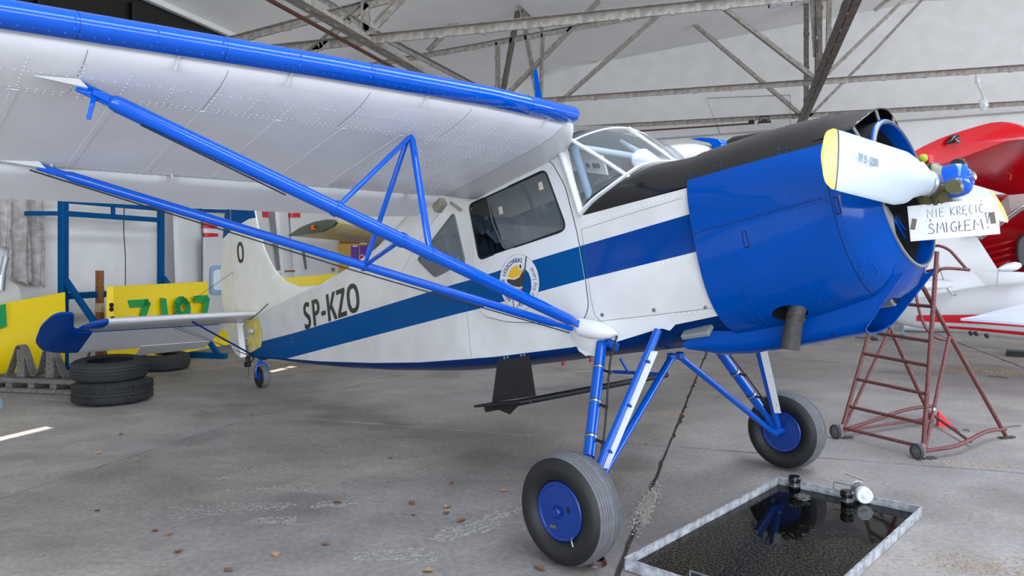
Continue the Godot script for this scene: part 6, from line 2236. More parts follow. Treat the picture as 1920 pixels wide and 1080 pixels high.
	var quads := [
		[Vector3(-9.3, 2.896, -10.124), Vector3(-9.3, 2.913, -10.75), Vector3(-9.15, 0.866, -10.75), Vector3(-9.15, 0.856, -10.057)],
		[Vector3(-9.32, 2.92, -10.813), Vector3(-9.32, 2.949, -11.613), Vector3(-9.2, 0.818, -11.69), Vector3(-9.2, 0.857, -10.918)],
		[Vector3(-9.35, 2.986, -11.991), Vector3(-9.35, 3.053, -12.689), Vector3(-9.2, 0.75, -13.053), Vector3(-9.2, 0.798, -12.085)],
		[Vector3(-9.38, 3.087, -13.032), Vector3(-9.38, 3.13, -13.479), Vector3(-9.25, 0.721, -13.619), Vector3(-9.25, 0.741, -13.217)],
		[Vector3(-9.4, 3.142, -13.604), Vector3(-9.4, 3.339, -15.654), Vector3(-9.3, 0.619, -15.634), Vector3(-9.3, 0.716, -13.693)]]
	for k in 5:
		var wg := thing("glider_wing", lab[k], "glider wing", Vector3.ZERO, 0, "white glider wings leaning on the left wall")
		var p: Array = quads[k]
		var secs := []
		for t in [0.0, 0.5, 1.0]:
			var a: Vector3 = p[0].lerp(p[3], t)
			var c: Vector3 = p[1].lerp(p[2], t)
			var s := PackedVector3Array()
			for j in 14:
				var an := TAU * j / 14
				var e := superell(cos(an), sin(an), 2.6)
				s.append((a + c) / 2 + (c - a) / 2 * e.x + Vector3(0.06 * e.y, 0, 0))
			secs.append(s)
		b = MB.new()
		b.loft(secs, true, true, 45.0)
		part("skin", b, wg, M.white)
		var bands := [[], [[0.315, 0.385], [0.425, 0.462]], [[0.22, 0.272]], [], [[0.235, 0.275]]]
		for bd in bands[k]:
			var r := MB.new()
			var ss := []
			for t in bd:
				var a: Vector3 = p[0].lerp(p[3], t)
				var c: Vector3 = p[1].lerp(p[2], t)
				if k == 4: c = a.lerp(c, 0.19)
				if k == 1: c = a.lerp(c, 0.52)
				if k == 2: a = a.lerp(c, 0.55)
				var s := PackedVector3Array()
				for j in 14:
					var an := TAU * j / 14
					var e := superell(cos(an), sin(an), 2.6)
					s.append((a + c) / 2 + (c - a) / 2 * e.x * 1.004 + Vector3(0.0655 * e.y, 0, 0))
				ss.append(s)
			r.loft(ss, true, true, 45.0)
			label_part(part("band", r, wg, M.red_flat), "red band")
	# trailer side with a rounded blue window frame
	var tr := thing("trailer_panel", "white trailer side with a rounded pale blue window frame beside the fin", "panel")
	b = MB.new()
	sheet(b, [Vector3(-8.9, 1.948, -10.482), Vector3(-8.9, 2.005, -11.384), Vector3(-8.9, 0.443, -11.384), Vector3(-8.9, 0.513, -10.482)], Vector3(-0.06, 0, 0))
	part("panel", b, tr, M.white)
	var c0 := Vector3(-8.88, 1.457, -10.565)
	var c1 := Vector3(-8.88, 1.462, -11.284)
	var c2 := Vector3(-8.88, 0.945, -10.565)
	var dx := c1 - c0
	var dy := c2 - c0
	var ring := func(ins: float) -> PackedVector2Array:
		return round_poly([Vector2(ins, ins), Vector2(dx.length() - ins, ins), Vector2(dx.length() - ins, dy.length() - ins), Vector2(ins, dy.length() - ins)], 0.09)
	b = MB.new()
	b.patch([ring.call(0.0)], [ring.call(0.075)], func(x, y): return c0 + dx.normalized() * x + dy.normalized() * y + Vector3(0.004, 0, 0), 0.3, 0.3)
	part("window_frame", b, tr, mat(Color(0.55, 0.68, 0.80), 0.5))
	b = MB.new()
	b.patch([ring.call(0.075)], [], func(x, y): return c0 + dx.normalized() * x + dy.normalized() * y + Vector3(0.002, 0, 0), 0.3, 0.3)
	part("window_pane", b, tr, mat(Color(0.88, 0.90, 0.93), 0.25))
	# wing with a dark green tip, seen behind the struts
	var gw := thing("aeroplane_wing", "white wing with a dark green tip and an orange lamp beyond the struts", "wing")
	var near := PackedVector3Array()
	var far := PackedVector3Array()
	for q in [Vector3(-7.135, 1.953, -10.326), Vector3(-6.926, 2.093, -10.392), Vector3(-6.718, 2.181, -10.458), Vector3(-6.534, 2.216, -10.517), Vector3(-6.425, 2.216, -10.551), Vector3(-6.384, 2.172, -10.564), Vector3(-6.434, 2.111, -10.548), Vector3(-6.609, 2.023, -10.493), Vector3(-6.843, 1.988, -10.419), Vector3(-7.01, 1.962, -10.366)]:
		near.append(q)
		far.append(q + Vector3(-7.605, 2.035, -15.947) - Vector3(-6.734, 2.093, -10.453))
	b = MB.new()
	b.loft([near, far], true, true, 40.0)
	part("skin", b, gw, worn(Color(0.86, 0.72, 0.25), Color(0.86, 0.86, 0.86), 0.35, 0.35, 0.0, 55))
	b = MB.new()
	var cap := PackedVector3Array()
	var tipc := Vector3.ZERO
	for q in near:
		tipc += q / near.size()
	var inn := PackedVector3Array()
	for q in near:
		cap.append(tipc + (q - tipc) * 1.01 + (near[4] - far[4]).normalized() * 0.02)
		inn.append(tipc + (q - tipc) * 1.01 + (far[4] - near[4]).normalized() * 0.10)
	b.loft([inn, cap], true, true, 40.0)
	label_part(part("tip_cap", b, gw, mat(Color(0.24, 0.26, 0.17), 0.35)), "dark green tip cap")
	b = MB.new()
	var lp := Vector3(-6.712, 2.083, -10.418)
	b.lathe([Vector2(0, -0.05), Vector2(0.04, -0.03), Vector2(0.05, 0.0), Vector2(0.04, 0.03), Vector2(0, 0.05)], Transform3D(Basis(), lp), 14)
	part("lamp_glass", b, gw, mat(Color(0.95, 0.45, 0.05), 0.2))
	b = MB.new()
	b.lathe([Vector2(0, -0.028), Vector2(0.026, -0.01), Vector2(0.026, 0.01), Vector2(0, 0.028)], Transform3D(Basis(), lp + Vector3(-6.653, 2.097, -10.374) - Vector3(-6.712, 2.083, -10.418)), 12)
	part("lamp_centre", b, gw, M.ink)
	# yellow wing lying behind the fin fillet
	b = MB.new()
	sheet(b, [Vector3(-7.737, 1.228, -10.764), Vector3(-6.484, 1.338, -11.162), Vector3(-6.484, 0.612, -11.162), Vector3(-7.737, 0.612, -10.764)], Vector3(-7.132, 1.249, -11.271) - Vector3(-6.966, 1.256, -11.009))
	single("yellow_wing", b, M.yellow, Vector3.ZERO, "long yellow wing panel just above the fin fillet", "wing")
	# lockers
	var lk := thing("locker", "beige cabinet with purple doors behind the wing struts", "cabinet")
	b = MB.new()
	sheet(b, [Vector3(-9.308, 1.948, -15.5), Vector3(-8.532, 1.943, -15.5), Vector3(-8.532, -0.008, -15.5), Vector3(-9.308, -0.055, -15.5)], Vector3(0, 0, -0.5))
	part("carcass", b, lk, mat(Color(0.76, 0.60, 0.27), 0.5))
	for q in [[Vector3(-8.949, 1.907, -15.48), Vector3(-8.748, 1.906, -15.48), Vector3(-8.748, 0.077, -15.48), Vector3(-8.949, 0.059, -15.48)], [Vector3(-8.705, 1.905, -15.48), Vector3(-8.535, 1.904, -15.48), Vector3(-8.535, 0.095, -15.48), Vector3(-8.705, 0.078, -15.48)]]:
		b = MB.new()
		sheet(b, q, Vector3(0, 0, -0.02))
		part("door", b, lk, mat(Color(0.38, 0.20, 0.62), 0.4))
	b = MB.new()
	sheet(b, [Vector3(-8.894, 1.906, -15.46), Vector3(-8.765, 1.905, -15.46), Vector3(-8.765, 1.867, -15.46), Vector3(-8.894, 1.868, -15.46)], Vector3(0, 0, -0.01))
	part("name_card", b, lk, M.white)
	b = MB.new()
	for k in 4:
		b.bar(Vector3(-8.865, 1.779, -15.46) + Vector3(0, -0.04 * k, 0), Vector3(-8.794, 1.779, -15.46) + Vector3(0, -0.04 * k, 0), 0.012, 0.01)
	part("vent", b, lk, mat(Color(0.55, 0.42, 0.72), 0.5))
	b = MB.new()
	sheet(b, [Vector3(-9.353, 2.054, -15.6), Vector3(-8.931, 2.037, -15.6), Vector3(-8.931, 1.948, -15.6), Vector3(-9.353, 1.95, -15.6)], Vector3(0, 0, -0.3))
	single("wooden_box", b, M.wood, Vector3.ZERO, "brown wooden box on top of the beige cabinet", "box")
	b = MB.new()
	sheet(b, [Vector3(-8.503, 2.018, -15.5), Vector3(-8.053, 2.015, -15.5), Vector3(-8.053, 0.043, -15.5), Vector3(-8.503, -0.007, -15.5)], Vector3(0, 0, -0.4))
	single("grey_cupboard", b, mat(Color(0.42, 0.43, 0.44), 0.5), Vector3.ZERO, "grey metal cupboard right of the purple doors", "cupboard")
	b = MB.new()
	b.lathe([Vector2(0, 0.02), Vector2(0.05, 0.02), Vector2(0.055, 0.01), Vector2(0.055, 0)], Transform3D(Basis(Vector3.RIGHT, Vector3(0, 0, 1), Vector3.UP), Vector3(-8.626, 1.613, -15.44)), 20)
	var bdg := MB.new()
	bdg.lathe([Vector2(0.056, 0.012), Vector2(0.075, 0.008), Vector2(0.075, 0)], Transform3D(Basis(Vector3.RIGHT, Vector3(0, 0, 1), Vector3.UP), Vector3(-8.626, 1.613, -15.44)), 20)
	var bo := thing("round_sign", "small round red sign with a white rim on a purple door", "sign")
	part("disc", b, bo, M.red_flat)
	part("rim", bdg, bo, M.white)
	# small things on and before the white wings
	b = MB.new()
	b.bar(Vector3(-9.27, 1.738, -13.99), Vector3(-9.27, 1.349, -14.073), 0.05, 0.05, 0.004)
	single("grey_bar", b, M.dull_steel, Vector3.ZERO, "narrow grey metal bar standing before the broad white wing", "bar")
	var rb := thing("wing_fitting", "pale wooden wing fitting sticking out behind the fin fillet", "fitting")
	b = MB.new()
	b.bar(Vector3(-7.929, 1.341, -11.123), Vector3(-7.784, 1.341, -11.169), 0.06, 0.06, 0.01)
	part("sleeve", b, rb, M.white)
	b = MB.new()
	b.bar(Vector3(-7.793, 1.351, -11.166), Vector3(-7.612, 1.36, -11.224), 0.03, 0.035, 0.004)
	part("tongue", b, rb, M.wood)
	b = MB.new()
	sheet(b, [Vector3(-9.26, 1.374, -15.135), Vector3(-9.26, 1.373, -15.277), Vector3(-9.26, 1.284, -15.277), Vector3(-9.26, 1.286, -15.135)], Vector3(-0.06, 0, 0))
	single("socket_box", b, mat(Color(0.45, 0.46, 0.47), 0.5), Vector3.ZERO, "little grey socket box on the white wing left of the cabinet", "socket")
	b = MB.new()
	b.tube(smooth_path([Vector3(-9.45, 2.386, -9.269), Vector3(-9.45, 2.045, -9.259), Vector3(-9.45, 1.618, -9.29), Vector3(-9.45, 1.063, -9.29)], 4), 0.008, 5)
	single("hanging_cable", b, M.ink, Vector3.ZERO, "thin dark cable hanging down the wall inside the blue frame", "cable")
	b = MB.new()
	sheet(b, [Vector3(-7.4, 0.089, -5.431), Vector3(-7.4, 0.098, -5.677), Vector3(-7.4, -0.091, -5.677), Vector3(-7.4, -0.084, -5.431)], Vector3(-0.06, 0, 0))
	single("blue_board", b, mat(Color(0.45, 0.56, 0.62), 0.6), Vector3.ZERO, "corner of a pale blue board at the left edge of the floor", "board")

# ---------------------------------------------------------------- on the right
func right_side() -> void:
	red_aeroplane()
	white_aeroplane()
	stand()

func red_aeroplane() -> void:
	var ra := thing("red_aeroplane", "glossy red aeroplane with its wing tip towards us behind the propeller", "aeroplane")
	# wing: tip section and a root section far to the right
	var le := Vector3(3.138, 3.004, -9.703)
	var te := Vector3(1.767, 2.648, -8.953)
	var span := Vector3(5.833, 2.628, -16.748) - te
	var b := MB.new()
	var secs := []
	var rib := [Vector3(1.767, 2.648, -8.953), Vector3(1.822, 2.706, -8.971), Vector3(1.923, 2.765, -9.003), Vector3(2.09, 2.846, -9.056), Vector3(2.257, 2.911, -9.109), Vector3(2.396, 2.957, -9.153), Vector3(2.535, 3.001, -9.197), Vector3(2.657, 3.033, -9.236), Vector3(2.769, 3.045, -9.271), Vector3(2.858, 3.036, -9.299), Vector3(2.947, 3.01, -9.328), Vector3(3.036, 2.957, -9.356), Vector3(3.086, 2.893, -9.372), Vector3(3.069, 2.846, -9.366), Vector3(2.98, 2.841, -9.338), Vector3(2.841, 2.817, -9.294), Vector3(2.702, 2.765, -9.25), Vector3(2.535, 2.7, -9.197), Vector3(2.368, 2.636, -9.144), Vector3(2.201, 2.578, -9.091), Vector3(2.062, 2.537, -9.047), Vector3(1.923, 2.519, -9.003), Vector3(1.822, 2.56, -8.971), Vector3(1.778, 2.607, -8.957)]
	var mid := Vector3.ZERO
	for q in rib:
		mid += q / rib.size()
	for q in [[-0.035, 0.90], [-0.03, 0.95], [-0.015, 0.985], [0.0, 1.0], [0.5, 1.0], [1.0, 1.0]]:
		var s := PackedVector3Array()
		for p in rib:
			s.append(mid + (p - mid) * q[1] + span * q[0])
		secs.append(s)
	b.loft(secs, true, true, 50.0)
	part("wing", b, ra, M.red)
	b = MB.new()
	var nl := Vector3(2.111, 2.828, -8.8)
	var ax := (Vector3(2.186, 2.874, -8.824) - Vector3(2.051, 2.795, -8.781)).normalized()
	b.loft(_turned(nl, ax, [[-0.09, 0.003], [-0.05, 0.022], [0.0, 0.04], [0.05, 0.036], [0.075, 0.015], [0.08, 0.002]]))
	label_part(part("tip_lamp", b, ra, mat(Color(0.02, 0.06, 0.05), 0.15)), "dark green tip lamp")
	b = MB.new()
	b.tube([Vector3(2.129, 2.82, -8.754), Vector3(2.152, 2.778, -8.708)], 0.014, 8)
	part("pitot", b, ra, M.dull_steel)
	# line of flap hinges and a small ribbon under the wing
	var und := func(c: float, s: float) -> Vector3: return le.lerp(te, c) + span * s + Vector3(0, -0.10 + 0.03 * c, 0)
	b = MB.new()
	b.tube([und.call(0.62, 0.04), und.call(0.62, 1.0)], 0.012, 5)
	part("aileron_gap", b, ra, mat(Color(0.28, 0.0, 0.03), 0.4))
	for k in 3:
		b = MB.new()
		b.box(und.call(0.62, 0.18 + k * 0.22) + Vector3(0, -0.03, 0), Vector3(0.08, 0.07, 0.05), Basis(Vector3.UP, 0.7), 0.01)
		part("hinge", b, ra, M.red)
	b = MB.new()
	b.bar(Vector3(3.244, 2.677, -10.786), Vector3(3.231, 2.568, -10.782), 0.03, 0.006)
	part("ribbon", b, ra, mat(Color(0.9, 0.45, 0.1), 0.6))
	# fuselage side with pressed ribs and a round-cornered window
	b = MB.new()
	secs = []
	for q in [[Vector3(2.975, 2.449, -15.631), 0.36, 0.42], [Vector3(3.752, 2.162, -15.143), 0.55, 0.6], [Vector3(4.289, 1.995, -14.684), 0.70, 0.72], [Vector3(4.971, 1.927, -14.166), 0.80, 0.80], [Vector3(6.018, 1.946, -13.764), 0.80, 0.80]]:
		var s := PackedVector3Array()
		var out := Vector3(-0.25, 0, 0.97)
		for k in 20:
			var a := TAU * k / 20
			var e := superell(cos(a), sin(a), 3.0)
			s.append(q[0] + out * e.x * q[2] + Vector3(0, e.y * q[1], 0))
		secs.append(s)
	b.loft(secs, true, true, 45.0)
	part("fuselage", b, ra, M.red)
	for k in 4:
		b = MB.new()
		var p0 := Vector3(3.718, 1.409, -13.821) + Vector3(0, 0.104 * k, 0)
		var p1 := Vector3(4.173, 1.559, -13.651) + Vector3(0, 0.104 * k, 0)
		b.tube([p0, p0.lerp(p1, 0.1), p0.lerp(p1, 0.9), p1], [0.01, 0.034, 0.034, 0.01], 8)
		part("rib", b, ra, M.red)
	b = MB.new()
	var c := Vector3(4.214, 1.7, -13.318)
	var rx := Vector3(0.97, 0, 0.25)
	var wo := round_poly([Vector2(-0.12, -0.29), Vector2(0.42, -0.29), Vector2(0.42, 0.29), Vector2(-0.12, 0.29)], 0.24, 8)
	b.slab(wo, 0.02, Transform3D(Basis(rx, Vector3.UP, rx.cross(Vector3.UP)), c))
	part("window", b, ra, mat(Color(0.03, 0.05, 0.06), 0.35))
	b = MB.new()
	var ring := []
	for q in wo:
		ring.append(c + rx * q.x + Vector3.UP * q.y + rx.cross(Vector3.UP) * 0.02)
	ring.append(ring[0])
	b.tube(ring, 0.018, 8)
	part("window_rim", b, ra, M.black_matt)
	# ball cover on its wing edge
	var bc := thing("ball_cover", "yellow-green ball and red sleeve on the red wing's edge above the propeller hub", "cover")
	b = MB.new()
	var bp := Vector3(1.802, 2.624, -8.65)
	b.loft(_turned(bp, Vector3(1, 0, 0), [[-0.0475, 0.002], [-0.04, 0.025], [-0.022, 0.043], [0, 0.048], [0.022, 0.043], [0.04, 0.025], [0.0475, 0.002]]))
	part("ball", b, bc, mat(Color(0.62, 0.66, 0.18), 0.9))
	b = MB.new()
	b.bar(Vector3(1.879, 2.659, -8.727), Vector3(1.889, 2.517, -8.73), 0.07, 0.05, 0.008)
	part("sleeve", b, bc, M.red_flat)

func _turned(c: Vector3, axis: Vector3, list: Array) -> Array:
	var x := axis.cross(Vector3.UP).normalized()
	var y := x.cross(axis)
	var o := []
	for q in list:
		var s := PackedVector3Array()
		for k in 16:
			var a := TAU * k / 16
			s.append(c + axis * q[0] + (x * cos(a) + y * sin(a)) * q[1])
		o.append(s)
	return o

func white_aeroplane() -> void:
	var wa := thing("white_aeroplane", "white light aeroplane with red side stripes, its tail end behind the red steps", "aeroplane")
	var secs := []
	var red1 := []
	var red2 := []
	var out := Vector3(-0.25, 0, 0.97)
	# px centre, half height, stripe edges as parts of the half height
	for q in [[Vector3(1.923, 0.798, -11.101), 0.01, 0.01], [Vector3(1.958, 0.805, -11.112), 0.09, 0.06], [Vector3(2.045, 0.824, -11.087), 0.15, 0.10], [Vector3(2.23, 0.838, -11.041), 0.20, 0.15], [Vector3(2.534, 0.863, -10.98), 0.255, 0.20], [Vector3(2.944, 0.891, -10.9), 0.315, 0.26], [Vector3(3.427, 0.905, -10.739), 0.37, 0.32], [Vector3(4.12, 0.926, -10.644), 0.45, 0.42]]:
		var s := PackedVector3Array()
		for k in 24:
			var a := TAU * k / 24
			var e := superell(cos(a), sin(a), 2.4)
			s.append(q[0] + out * e.x * q[2] + Vector3(0, e.y * q[1], 0))
		secs.append(s)
	var b := MB.new()
	b.loft(secs, true, true, 50.0)
	part("fuselage", b, wa, M.white)
	for st in [[-0.10, -0.48, 3], [-0.66, -0.78, 4]]:
		b = MB.new()
		var ss := []
		for i in range(st[2], 8):
			var q: Array = [[], [], [], [Vector3(2.23, 0.838, -11.041), 0.20, 0.15], [Vector3(2.534, 0.863, -10.98), 0.255, 0.20], [Vector3(2.944, 0.891, -10.9), 0.315, 0.26], [Vector3(3.427, 0.905, -10.739), 0.37, 0.32], [Vector3(4.12, 0.926, -10.644), 0.45, 0.42]][i]
			var s := PackedVector3Array()
			for k in 6:
				var y: float = lerpf(st[0], st[1], k / 5.0) * (0.2 / q[1] if st[2] == 3 and false else 1.0)
				var ex := pow(1.0 - pow(absf(y), 2.4), 1.0 / 2.4)
				s.append(q[0] + out * (ex * q[2] + 0.012) + Vector3(0, y * q[1], 0))
			ss.append(s)
		b.loft(ss, false, false, 60.0)
		label_part(part("stripe", b, wa, M.red_flat), "dark red side stripe")
	b = MB.new()
	sheet(b, [Vector3(2.377, 2.034, -10.983), Vector3(2.736, 1.996, -11.044), Vector3(2.944, 1.846, -11.058), Vector3(3.062, 1.627, -11.043), Vector3(3.189, 1.417, -11.083), Vector3(3.502, 1.392, -10.972), Vector3(3.502, 1.159, -10.972), Vector3(3.162, 1.059, -11.074), Vector3(2.669, 0.969, -11.023), Vector3(2.228, 0.921, -11.093), Vector3(2.207, 1.174, -11.086)], Vector3(0.03, 0, -0.12))
	part("fin", b, wa, M.white)
	b = MB.new()
	b.tube([Vector3(2.606, 1.091, -10.814), Vector3(3.113, 1.191, -10.901), Vector3(3.464, 1.265, -10.856)], 0.006, 5)
	b.tube([Vector3(2.606, 1.098, -10.814), Vector3(3.113, 1.198, -10.901), Vector3(3.156, 1.418, -10.968)], 0.003, 5)
	part("seam", b, wa, M.seam)
	b = MB.new()
	sheet(b, [Vector3(1.605, 1.138, -10.371), Vector3(1.976, 1.272, -10.384), Vector3(2.403, 1.295, -10.414), Vector3(2.512, 1.275, -10.449), Vector3(2.537, 1.241, -10.457), Vector3(2.479, 1.203, -10.386), Vector3(2.072, 1.183, -10.256), Vector3(1.891, 1.127, -10.252), Vector3(1.717, 0.959, -10.301), Vector3(1.605, 0.919, -10.371)], Vector3(0.0, 0.02, -0.08))
	part("tailplane", b, wa, M.white)
	b = MB.new()
	b.tube([Vector3(2.441, 1.194, -10.426), Vector3(2.594, 1.099, -10.789)], 0.014, 6)
	part("tail_brace", b, wa, M.white)
	# high tailplane above the fin
	b = MB.new()
	sheet(b, [Vector3(2.869, 1.822, -10.667), Vector3(3.082, 2, -10.629), Vector3(3.308, 2.194, -10.596), Vector3(3.728, 2.312, -10.625), Vector3(3.894, 2.415, -11.097), Vector3(3.309, 2.37, -11.121), Vector3(3.042, 2.097, -11.036), Vector3(2.779, 1.883, -10.848)], Vector3(0.0, 0.035, 0.0))
	part("upper_tailplane", b, wa, M.white)
	b = MB.new()
	b.tube([Vector3(2.869, 1.822, -10.667), Vector3(3.082, 2, -10.629), Vector3(3.308, 2.194, -10.596), Vector3(3.728, 2.312, -10.625)], 0.02, 8)
	part("hinge_edge", b, wa, M.dull_steel)
	for q in [Vector3(2.753, 0.62, -10.63), Vector3(2.817, 0.613, -10.65), Vector3(2.931, 0.591, -10.634)]:
		b = MB.new()
		b.box(q, Vector3(0.04, 0.06, 0.04), Basis(Vector3(0, 0, 1), 0.5), 0.01)
		part("drain", b, wa, M.black_matt)
	b = MB.new()
	b.tube([Vector3(2.395, 1.55, -10.726), Vector3(2.397, 1.302, -10.412)], 0.004, 5)
	part("wire", b, wa, M.ink)
	# separate pieces round it
	b = MB.new()
	b.loft(_turned(Vector3(3.086, 1.466, -10.316), (Vector3(3.235, 1.498, -10.363) - Vector3(2.956, 1.44, -10.275)).normalized(), [[-0.15, 0.004], [-0.11, 0.03], [-0.02, 0.055], [0.08, 0.052], [0.13, 0.03], [0.15, 0.004]]))
	single("tip_fairing", b, M.white, Vector3.ZERO, "white teardrop fairing above the white aeroplane's back", "fairing")
	b = MB.new()
	sheet(b, [Vector3(2.432, 0.866, -9.794), Vector3(2.575, 0.905, -9.734), Vector3(3.034, 1.059, -9.67), Vector3(3.412, 1.148, -9.58), Vector3(3.286, 0.844, -9.225), Vector3(2.924, 0.861, -9.321), Vector3(2.688, 0.865, -9.56)], Vector3(0, -0.025, 0))
	single("wing_tip", b, mat(Color(0.82, 0.84, 0.90), 0.3), Vector3.ZERO, "pointed pale wing tip before the red stripes at the right edge", "wing")
	b = MB.new()
	var secs2 := []
	for q in [[Vector3(3.246, 0.111, -17.71), 0.02], [Vector3(3.301, 0.122, -17.728), 0.11], [Vector3(3.5, 0.162, -17.739), 0.16], [Vector3(3.797, 0.131, -17.78), 0.13], [Vector3(4.105, 0.074, -17.878), 0.07], [Vector3(4.303, 0.039, -17.941), 0.03]]:
		var s := PackedVector3Array()
		for k in 14:
			var a := TAU * k / 14
			s.append(q[0] + Vector3(0, sin(a) * q[1], cos(a) * 0.14))
		secs2.append(s)
	b.loft(secs2)
	single("wheel_fairing", b, M.white, Vector3.ZERO, "white wheel fairing on the floor far behind the red steps", "fairing")
	var rk := thing("metal_rack", "grey metal rack against the back wall behind the red steps", "rack")
	for q in [[Vector3(2.738, 0.652, -16.6), Vector3(2.738, 0.149, -16.6)], [Vector3(2.886, 0.655, -16.6), Vector3(2.886, 0.142, -16.6)], [Vector3(3.081, 0.659, -16.6), Vector3(3.081, 0.137, -16.6)]]:
		b = MB.new()
		b.bar(q[0], Vector3(q[1].x, 0.0, q[1].z), 0.06, 0.06, 0.005)
		part("upright", b, rk, mat(Color(0.45, 0.52, 0.55), 0.5))
	for y in [0.08, 0.35, 0.7]:
		b = MB.new()
		b.bar(Vector3(Vector3(2.668, 0.322, -16.6).x, y, -16.6), Vector3(Vector3(3.101, 0.333, -16.6).x, y, -16.6), 0.3, 0.04, 0.005)
		part("shelf", b, rk, mat(Color(0.50, 0.55, 0.57), 0.5))
	b = MB.new()
	b.box(Vector3(4.354, 0, -13.758) + Vector3(0, 0.04, 0), Vector3(0.55, 0.08, 0.35), Basis(Vector3.UP, -0.3), 0.008)
	single("black_block", b, M.black_matt, Vector3.ZERO, "flat black block on the floor at the right edge", "block")
	var jk := thing("jack", "silver floor jack lying behind the cowling's chin", "jack")
	b = MB.new()
	b.tube([Vector3(2.105, 0, -15.823) + Vector3(0, 0.05, 0), Vector3(2.394, 0, -15.711) + Vector3(0, 0.05, 0)], 0.03, 8)
	part("body", b, jk, M.steel)
	b = MB.new()
	b.tube([Vector3(2.394, 0, -15.711) + Vector3(0, 0.04, 0), Vector3(2.479, 0, -15.54) + Vector3(0, 0.03, 0)], [0.05, 0.02], 8)
	part("head", b, jk, M.dull_steel)

func stand() -> void:
	var st := thing("step_stand", "rusty red tubular step stand on small wheels beside the propeller", "steps")
	var ox = M.oxide
	var put := func(called: String, pts: Array, r: float):
		var m := MB.new()
		m.tube(pts, r, 10)
		part(called, m, st, ox)
	var n0 := Vector3(1.335, 0.06, -6.41)
	var n1 := Vector3(1.46, 1.62, -6.54)
	var l0 := Vector3(0.81, 0.06, -6.935)
	var l1 := Vector3(1.165, 1.20, -7.305)
	var r0 := Vector3(2.17, 0.03, -7.36)
	var r1 := Vector3(1.30, 1.42, -6.44)
	var b0 := Vector3(1.70, 0.03, -7.79)
	var b1 := Vector3(1.15, 1.16, -7.21)
	put.call("rail", [n0, n0.lerp(n1, 0.55), n1], 0.0175)
	put.call("rail", [l0, l1], 0.0175)
	put.call("back_leg", [r0, r1], 0.0175)
	put.call("back_leg", [b0, b1], 0.0175)
	for y in [0.09, 0.27, 0.50, 0.72, 0.91]:
		put.call("rung", [l0.lerp(l1, (y - 0.06) / 1.14), n0.lerp(n1, (y - 0.06) / 1.56)], 0.0145)
	put.call("rung", [l0.lerp(l1, 0.98), n0.lerp(n1, 0.72)], 0.0145)
	put.call("base_rail", smooth_path([n0, Vector3(1.62, 0.075, -6.62), Vector3(1.95, 0.10, -7.10), r0 + Vector3(0, 0.05, 0)], 4), 0.0165)
	put.call("base_rail", smooth_path([l0 + Vector3(0.02, 0, -0.05), Vector3(1.05, 0.10, -7.18), Vector3(1.42, 0.17, -7.52), b0 + Vector3(0, 0.14, 0)], 4), 0.0165)
	put.call("base_rail", [l0, b0 + Vector3(0, 0.03, 0)], 0.0125)
	put.call("base_rail", [b0 + Vector3(0, 0.06, 0), n0.lerp(r0, 0.55)], 0.0125)
	put.call("side_brace", [n0 + Vector3(0.02, 0.02, -0.02), r0.lerp(r1, 0.655)], 0.0145)
	put.call("side_brace", [l0 + Vector3(0.02, 0.02, -0.02), b0.lerp(b1, 0.80)], 0.0135)
	put.call("knee_hoop", smooth_path([Vector3(1.543, 1.359, -7.728), Vector3(1.546, 1.19, -7.677), Vector3(1.582, 0.994, -7.636), Vector3(1.646, 0.87, -7.604), Vector3(1.722, 0.826, -7.575), Vector3(1.796, 0.823, -7.578)], 4), 0.0135)
	put.call("hand_hoop", smooth_path([Vector3(1.719, 1.682, -7.836), Vector3(1.764, 1.686, -7.798), Vector3(1.837, 1.645, -7.769), Vector3(1.899, 1.56, -7.736), Vector3(1.956, 1.476, -7.702)], 4), 0.0135)
	put.call("hand_rail", smooth_path([Vector3(1.611, 1.416, -7.645), Vector3(1.686, 1.421, -7.648), Vector3(1.73, 1.466, -7.63), Vector3(1.805, 1.476, -7.633), Vector3(1.974, 1.462, -7.655)], 4), 0.0150)
	put.call("hand_rail", [Vector3(1.551, 1.401, -8.151), Vector3(1.715, 1.466, -7.678)], 0.0145)
	for q in [[n0, Vector3(-0.05, 0, 0.036)], [l0, Vector3(-0.05, 0, 0.036)]]:
		var c: Vector3 = q[0] + q[1]
		c.y = 0.062
		var ax := Vector3(-0.81, 0, 0.58)
		var X := Transform3D(Basis(ax.cross(Vector3.UP), ax, Vector3.UP).orthonormalized(), c)
		var m := MB.new()
		m.lathe([Vector2(0.046, -0.015), Vector2(0.057, -0.016), Vector2(0.062, -0.010), Vector2(0.062, 0.010), Vector2(0.057, 0.016), Vector2(0.046, 0.015)], X, 28)
		var w := part("castor", m, st, mat(Color(0.22, 0.22, 0.23), 0.7))
		m = MB.new()
		m.lathe([Vector2(0, -0.012), Vector2(0.047, -0.009), Vector2(0.047, 0.009), Vector2(0.016, 0.009), Vector2(0.014, 0.016), Vector2(0, 0.016)], X, 24)
		part("castor_hub", m, w, M.dull_steel)
		m = MB.new()
		m.bar(q[0] + Vector3(0, 0.06, 0), q[0] + Vector3(-0.005, -0.055, 0.005), 0.03, 0.034, 0.006)
		m.tube([c, q[0] + Vector3(0, -0.01, 0)], 0.012, 8)
		part("castor_bracket", m, st, mat(Color(0.50, 0.42, 0.42), 0.6))
		m = MB.new()
		m.box(q[0] + Vector3(0.045, -0.05, -0.01), Vector3(0.11, 0.008, 0.05), Basis(Vector3.UP, 0.5), 0.002)
		part("foot_plate", m, st, M.exhaust)
	var fp := MB.new()
	fp.box(r0 + Vector3(0.01, -0.018, 0), Vector3(0.16, 0.008, 0.05), Basis(Vector3.UP, 0.6), 0.002)
	part("foot_plate", fp, st, M.exhaust)
	var bd := MB.new()
